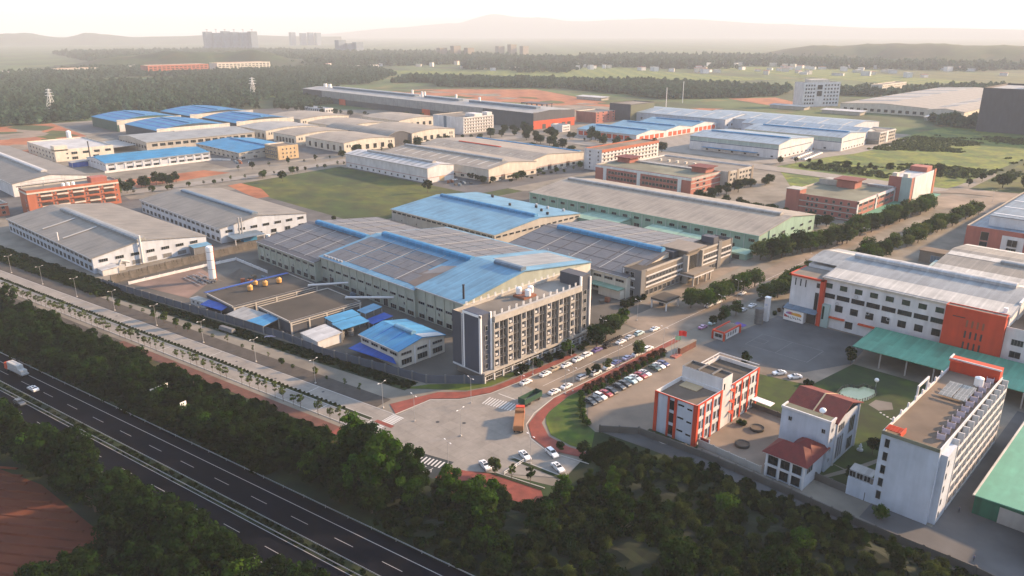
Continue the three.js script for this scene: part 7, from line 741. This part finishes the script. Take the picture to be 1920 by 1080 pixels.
// three people far off on foot: one joined skin per figure
function figure() { const res = 44, mc = new MarchingCubes(res, new THREE.MeshBasicMaterial(), false, false, 60000); const J = [[[0, .93, 0], [0, 1.35, 0], .15, .17], [[0, 1.35, 0], [0, 1.56, 0], .07, .06], [[0, 1.66, 0], [0, 1.7, .01], .1, .09], [[-.17, 1.38, 0], [-.24, 1.1, .02], .055, .045], [[-.24, 1.1, .02], [-.24, .86, .1], .045, .035], [[.17, 1.38, 0], [.25, 1.1, -.02], .055, .045], [[.25, 1.1, -.02], [.24, .86, .06], .045, .035], [[-.09, .93, 0], [-.1, .5, .08], .09, .065], [[-.1, .5, .08], [-.1, .08, -.02], .06, .045], [[.09, .93, 0], [.1, .5, .0], .09, .065], [[.1, .5, 0], [.1, .08, -.16], .06, .045], [[-.1, .05, -.02], [-.1, .04, .14], .04, .035], [[.1, .05, -.16], [.1, .04, -.02], .04, .035]];
  for (let k = 0; k < res; k++) for (let j = 0; j < res; j++) for (let i = 0; i < res; i++) { const x = (i / res * 2 - 1), y = (j / res * 2 - 1) + .9, z = (k / res * 2 - 1); let d = 9; for (const [p, q, r0, r1] of J) { const ux = q[0] - p[0], uy = q[1] - p[1], uz = q[2] - p[2], t = Math.max(0, Math.min(1, ((x - p[0]) * ux + (y - p[1]) * uy + (z - p[2]) * uz) / (ux * ux + uy * uy + uz * uz))), e = Math.hypot(x - p[0] - ux * t, y - p[1] - uy * t, z - p[2] - uz * t) - (r0 + (r1 - r0) * t); const hh = Math.max(0, Math.min(1, .5 + .5 * (d - e) / .06)); d = d * (1 - hh) + e * hh - .06 * hh * (1 - hh); } mc.field[k * res * res + j * res + i] = -d; }
  mc.isolation = 0; mc.update(); const n = mc.count, g = new THREE.BufferGeometry(); g.setAttribute('position', new THREE.Float32BufferAttribute(mc.positionArray.slice(0, n * 3), 3)); g.setAttribute('normal', new THREE.Float32BufferAttribute(mc.normalArray.slice(0, n * 3), 3)); g.translate(0, .9, 0); const p = g.attributes.position, c = new Float32Array(p.count * 3); for (let i = 0; i < p.count; i++) { const y = p.getY(i), col = y > 1.5 || (y < .92 && y > .8 && Math.abs(p.getX(i)) > .19) ? [.42, .27, .2] : y > .92 ? [.10, .11, .16] : y > .07 ? [.05, .05, .06] : [.03, .03, .03]; if (y > 1.7) col.splice(0, 3, .02, .018, .016); c.set(col, i * 3); } g.setAttribute('color', new THREE.BufferAttribute(c, 3)); return g; }
{ const g = figure(), m = mat([1, 1, 1], { vertexColors: true }); for (const [a, b, t, l] of [[-174, 226.5, .4, 'person in dark clothes walking on the forecourt, left of two'], [-172, 232.5, 2, 'person in dark clothes walking on the forecourt, right of two'], [-25.4, 173.2, 1, 'person in dark clothes standing on the lane by the green shed'], [-33.2, 191, 2.4, 'person in dark clothes walking beside the white dormitory']]) { const t0 = thing('person', l, 'person', [a, .12, b], t); part('body', g, m, t0); } }

// ---------------------------------------------------------------- far off: pylons, villages, towers, hills
const pol = (deg, d, h) => { const t = YAW + deg / 57.3 * -1; return [-Math.sin(t) * d, Math.cos(t) * d, h]; };
function pylon(label, [a, b], h) { const t = thing('power_pylon', label, 'pylon', [a, 0, b], .6), g = new G(), W = y => 5.5 * Math.pow(1 - y / h, 1.25) + .5; const n = 8; for (let i = 0; i < n; i++) { const y = h * i / n, z = h * (i + 1) / n, w = W(y), v = W(z); for (const [p, q] of [[-1, -1], [1, -1], [1, 1], [-1, 1]]) g.bar([p * w, y, q * w], [p * v, z, q * v], .26, 4); for (const [p, q, r, s] of [[-1, -1, 1, -1], [1, -1, 1, 1], [1, 1, -1, 1], [-1, 1, -1, -1]]) g.bar([p * w, y, q * w], [r * v, z, s * v], .13, 4).bar([r * w, y, s * w], [p * v, z, q * v], .13, 4); } part('lattice', g, M.whitePaint, t); for (const [i, y] of [.72, .84, .95].entries()) part('cross_arm', new G().bar([-7 + i, h * y, 0], [7 - i, h * y, 0], .35, 4).bar([-7 + i, h * y, 0], [0, h * y + 1.6, 0], .2, 4).bar([7 - i, h * y, 0], [0, h * y + 1.6, 0], .2, 4), M.whitePaint, t); }
pylon('white lattice pylon standing in the left woods', [-1266, 343], 34); pylon('lattice pylon behind the blue barrel roofs', [-1287, 669], 36); 
for (const [a, b] of [[-640, 980], [-700, 1120]]) chimney(a > -690 ? 'slim mast beyond the red soil, right' : 'slim mast beyond the red soil, left', [a, 0, b], 34, .5, M.whitePaint, 'mast');
block({ a: [-32, 32], b: [-13, 13], h: 37, wall: M.white, cap: M.cream, roof: M.flat, name: 'office_block', label: 'tall pale office block beyond the blue ridge halls', turn: 0, win: [0, 1, 2, 3, 4, 5].map(f => ['F', 4 + f * 5.4, 2.8, 2.8, 4, 4, 18]).concat([0, 1, 2, 3, 4, 5].map(f => ['F', 4 + f * 5.4, 2.8, 2.8, 5, 38, 60]), [['F', 16, 8, 9, 1, 28, 28, { mull: 2 }], ['F', 26, 7, 9, 1, 28, 28, { mull: 2 }]], [0, 1, 2, 3, 4, 5].map(f => ['R', 4 + f * 5.4, 2.8, 2.6, 3, 6, 20])), more(t) { part('roof_house', new G().box(-18, 14, 36, 41, -8, 8), M.cream, t); t.position.set(-522, 0, -1224); t.rotation.y = 58 / 57.3; } });  // wall set to white so its colour carries the paling of distant haze
block({ a: [-545, -524], b: [1514, 1640], h: 19, wall: M.cream, roof: M.flat, name: 'office_block', label: 'long low pale block at the foot of the tree belt', win: [0, 1, 2, 3].map(f => ['R', 3 + f * 4, 2, 3, 16, 6, 120]) });
for (const [a, b, l] of [[[-462, -340], [1172, 1640], 'left'], [[-338, -290], [1150, 1600], 'right']]) hall({ a, b, axis: 'b', e: 11, rise: 3, wall: M.cream, roof: M.creamRoof, label: `huge pale striped roof in the hazy distance at right, ${l} part`, strips: [], win: [['F', 2, 4, 5, 12, 8, a[1] - a[0] - 8], ['R', 2, 4, 5, 10, 8, 150]], more(t, W, at) { for (let k = 0; k < 9; k++) part('light_strip', new G().slab([at(.04 + k * .1, .02, .5), at(.07 + k * .1, .02, .5), at(.07 + k * .1, .5, .5), at(.04 + k * .1, .5, .5)], .2), k % 2 ? M.whiteRoof : M.mutedBlue, t); } });
block({ a: [-247, -80], b: [1040, 1150], h: 50, wall: M.slate, roof: M.paleRoof, parapet: 2, name: 'netted_tower', label: 'dark grey-green block at the right edge above the fields', more(t) { part('roof_house', new G().box(-50, 10, 48, 56, -20, 20), M.slate, t); } });
block({ a: [-650, -617], b: [786, 826], h: 14, wall: M.pink, cap: M.cream, roof: M.flat, name: 'apartment_block', label: 'pink apartment block on the red soil', cat: 'apartment block', win: [0, 1, 2, 3].map(f => ['R', 2 + f * 3.4, 1.8, 2.4, 4, 4, 36]) });
block({ a: [-634, -600], b: [836, 890], h: 22, wall: M.slate, roof: M.flat, name: 'netted_tower', label: 'unfinished block wrapped in dark green netting beyond the blue ridge halls', more(t) { part('netting_band', new G().box(17, 17.3, 0, 21, -26.6, 26.6), mat([.10, .12, .08]), t); } });
for (const [i, [a, b]] of [[-690, 705], [-670, 730], [-600, 690]].entries()) block({ a: [a - 9, a + 9], b: [b, b + 14], h: 8, wall: i ? M.white : M.yellow, roof: M.mutedBlue, name: 'small_house', label: ['small yellow house among trees right of the six storey block', 'small white house with grey-blue roof among trees', 'small white house before the orange panelled hall'][i], cat: 'house', win: [['R', 1.4, 1.4, 1.4, 4, 3, 11], ['R', 4.6, 1.4, 1.4, 4, 3, 11]] });
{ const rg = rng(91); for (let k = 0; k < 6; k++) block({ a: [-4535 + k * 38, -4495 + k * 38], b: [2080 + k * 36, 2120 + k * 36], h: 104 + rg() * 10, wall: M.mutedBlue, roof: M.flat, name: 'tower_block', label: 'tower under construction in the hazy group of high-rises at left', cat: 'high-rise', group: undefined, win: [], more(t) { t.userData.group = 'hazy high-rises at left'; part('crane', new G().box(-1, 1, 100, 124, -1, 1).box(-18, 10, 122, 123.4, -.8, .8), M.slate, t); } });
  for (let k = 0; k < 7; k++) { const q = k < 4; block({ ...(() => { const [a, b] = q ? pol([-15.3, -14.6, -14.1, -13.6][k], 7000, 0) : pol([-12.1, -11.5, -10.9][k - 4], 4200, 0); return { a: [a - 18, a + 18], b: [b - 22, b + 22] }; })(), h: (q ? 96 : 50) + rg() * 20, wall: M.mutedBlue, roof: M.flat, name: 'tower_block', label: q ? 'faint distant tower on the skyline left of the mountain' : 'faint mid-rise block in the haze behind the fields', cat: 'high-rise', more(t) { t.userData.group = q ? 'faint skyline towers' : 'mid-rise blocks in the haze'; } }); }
  const house = (a, b, w, d, h, wl, rf, label, group) => { const t = thing('village_house', label, 'house', [a, 0, b], rg() * 3, group); part('wall', new G().box(-w / 2, w / 2, 0, h, -d / 2, d / 2), wl, t); part('roof', new G().box(-w / 2 - .5, w / 2 + .5, h, h + .6, -d / 2 - .5, d / 2 + .5), rf, t); };
  for (const [n, a, b, s, g] of [[26, -2350, 1650, 300, 'houses of the village left of the fields'], [80, -1350, 2450, 480, 'houses of the hazy village behind the green fields'], [22, -1750, 1850, 220, 'houses by the field edge'], [40, -700, 2500, 420, 'houses in the bright haze at right'], [14, -2600, 1050, 160, 'houses in the woods at left']]) for (let k = 0; k < n; k++) house(a + (rg() - .5) * 2 * s, b + (rg() - .5) * 2 * s, 12 + rg() * 18, 9 + rg() * 10, 6 + rg() * 8, pick([M.white, M.cream, M.white], rg), pick([M.whiteRoof, M.greyRoof, M.pink], rg), 'small pale house, one of the ' + g, g);
  [['left', -2260, 850], ['right', -2290, 1060]].forEach(([w, a, b]) => block({ a: [a, a + 50], b: [b, b + 170], h: 24, wall: w === 'left' ? M.brick : M.cream, cap: M.cream, roof: M.pink, name: 'school_block', label: `long ${w === 'left' ? 'brick red' : 'cream'} school block in the far woods`, win: [0, 1, 2, 3].map(f => ['R', 3 + f * 5, 2.6, 8, 14, 8, 162, { fr: 0 }]) }));
  block({ a: [-2480, -2430], b: [690, 800], h: 14, wall: M.cream, roof: M.pink, name: 'school_block', label: 'low red roofed block at the far left woods edge' }); block({ a: [-2520, -2470], b: [560, 690], h: 9, wall: M.white, roof: M.whiteRoof, name: 'greenhouse', label: 'long white greenhouse roof at the far left edge' });
  [[...pol(-5.4, 3500, 0).slice(0, 2), 'left'], [...pol(-1.2, 3900, 0).slice(0, 2), 'right']].forEach(([a, b, w]) => { for (let k = 0; k < 3; k++) block({ a: [a + k * 34, a + k * 34 + 24], b: [b + k * 50, b + k * 50 + 40], h: 44 + k % 2 * 8, wall: M.stoneBrown, roof: M.flat, name: 'tower_block', label: `pinkish mid-rise in the haze above the fields, ${w} cluster`, cat: 'high-rise', more(t) { t.userData.group = `pinkish mid-rises, ${w} cluster`; } }); });
  [[-880, 1060], [-560, 1140], [-470, 1120], [-330, 1120]].forEach(([a, b], i) => shed(['white roofed works shed beyond the red soil', 'blue roofed shed at the tree belt', 'pale open shed at the tree belt', 'long white sheet roof before the dark netted block'][i], [a, a + 60], [b, b + 22], 5, i === 1 ? M.mutedBlue : M.whiteRoof, { wall: M.beige })); }
// hills as rough terrain ridges
function ridge(pts, w, seed) { const n = fbm(seed, 5, 5), P = [], I = [], U = [], S = 90, D = 18; for (let i = 0; i <= S; i++) { const f = i / S * (pts.length - 1), k = Math.min(pts.length - 2, Math.floor(f)), q = f - k, [a0, b0, h0] = pts[k], [a1, b1, h1] = pts[k + 1], s = q * q * (3 - 2 * q), a = a0 + (a1 - a0) * q, b = b0 + (b1 - b0) * q, h = h0 + (h1 - h0) * s, L = Math.hypot(a, b); for (let j = 0; j <= D; j++) { const z = j / D * 2 - 1, prof = Math.pow(Math.cos(z * Math.PI / 2), 1.4), y = h * prof * (.86 + .28 * n(i / S * 3 % 1, j / D * .4)) - 2; const off = z * w, x = a + a / L * off, yb = b + b / L * off; P.push(x, y, -yb); U.push(x, yb); } } for (let i = 0; i < S; i++) for (let j = 0; j < D; j++) { const k = i * (D + 1) + j; I.push(k, k + 1, k + D + 1, k + 1, k + D + 2, k + D + 1); } const g = new THREE.BufferGeometry(); g.setAttribute('position', new THREE.Float32BufferAttribute(P, 3)); g.setAttribute('uv', new THREE.Float32BufferAttribute(U, 2)); g.setIndex(I); g.computeVertexNormals(); return struct('hills', g, M.hill); }
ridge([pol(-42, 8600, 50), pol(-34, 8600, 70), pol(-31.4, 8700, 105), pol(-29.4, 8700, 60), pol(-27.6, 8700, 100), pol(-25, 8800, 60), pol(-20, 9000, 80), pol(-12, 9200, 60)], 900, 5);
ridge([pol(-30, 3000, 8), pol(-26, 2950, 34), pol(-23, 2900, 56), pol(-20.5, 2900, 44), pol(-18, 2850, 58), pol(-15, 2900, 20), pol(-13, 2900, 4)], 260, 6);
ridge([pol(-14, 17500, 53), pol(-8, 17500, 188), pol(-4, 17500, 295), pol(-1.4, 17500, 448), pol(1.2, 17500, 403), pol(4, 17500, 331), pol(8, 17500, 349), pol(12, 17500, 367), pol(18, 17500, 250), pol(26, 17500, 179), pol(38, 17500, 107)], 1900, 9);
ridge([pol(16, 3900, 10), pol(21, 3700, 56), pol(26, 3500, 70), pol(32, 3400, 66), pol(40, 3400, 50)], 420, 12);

scene.traverse(o => { if (o.isMesh) { o.castShadow = true; o.receiveShadow = true; } });
renderer.render(scene, camera);
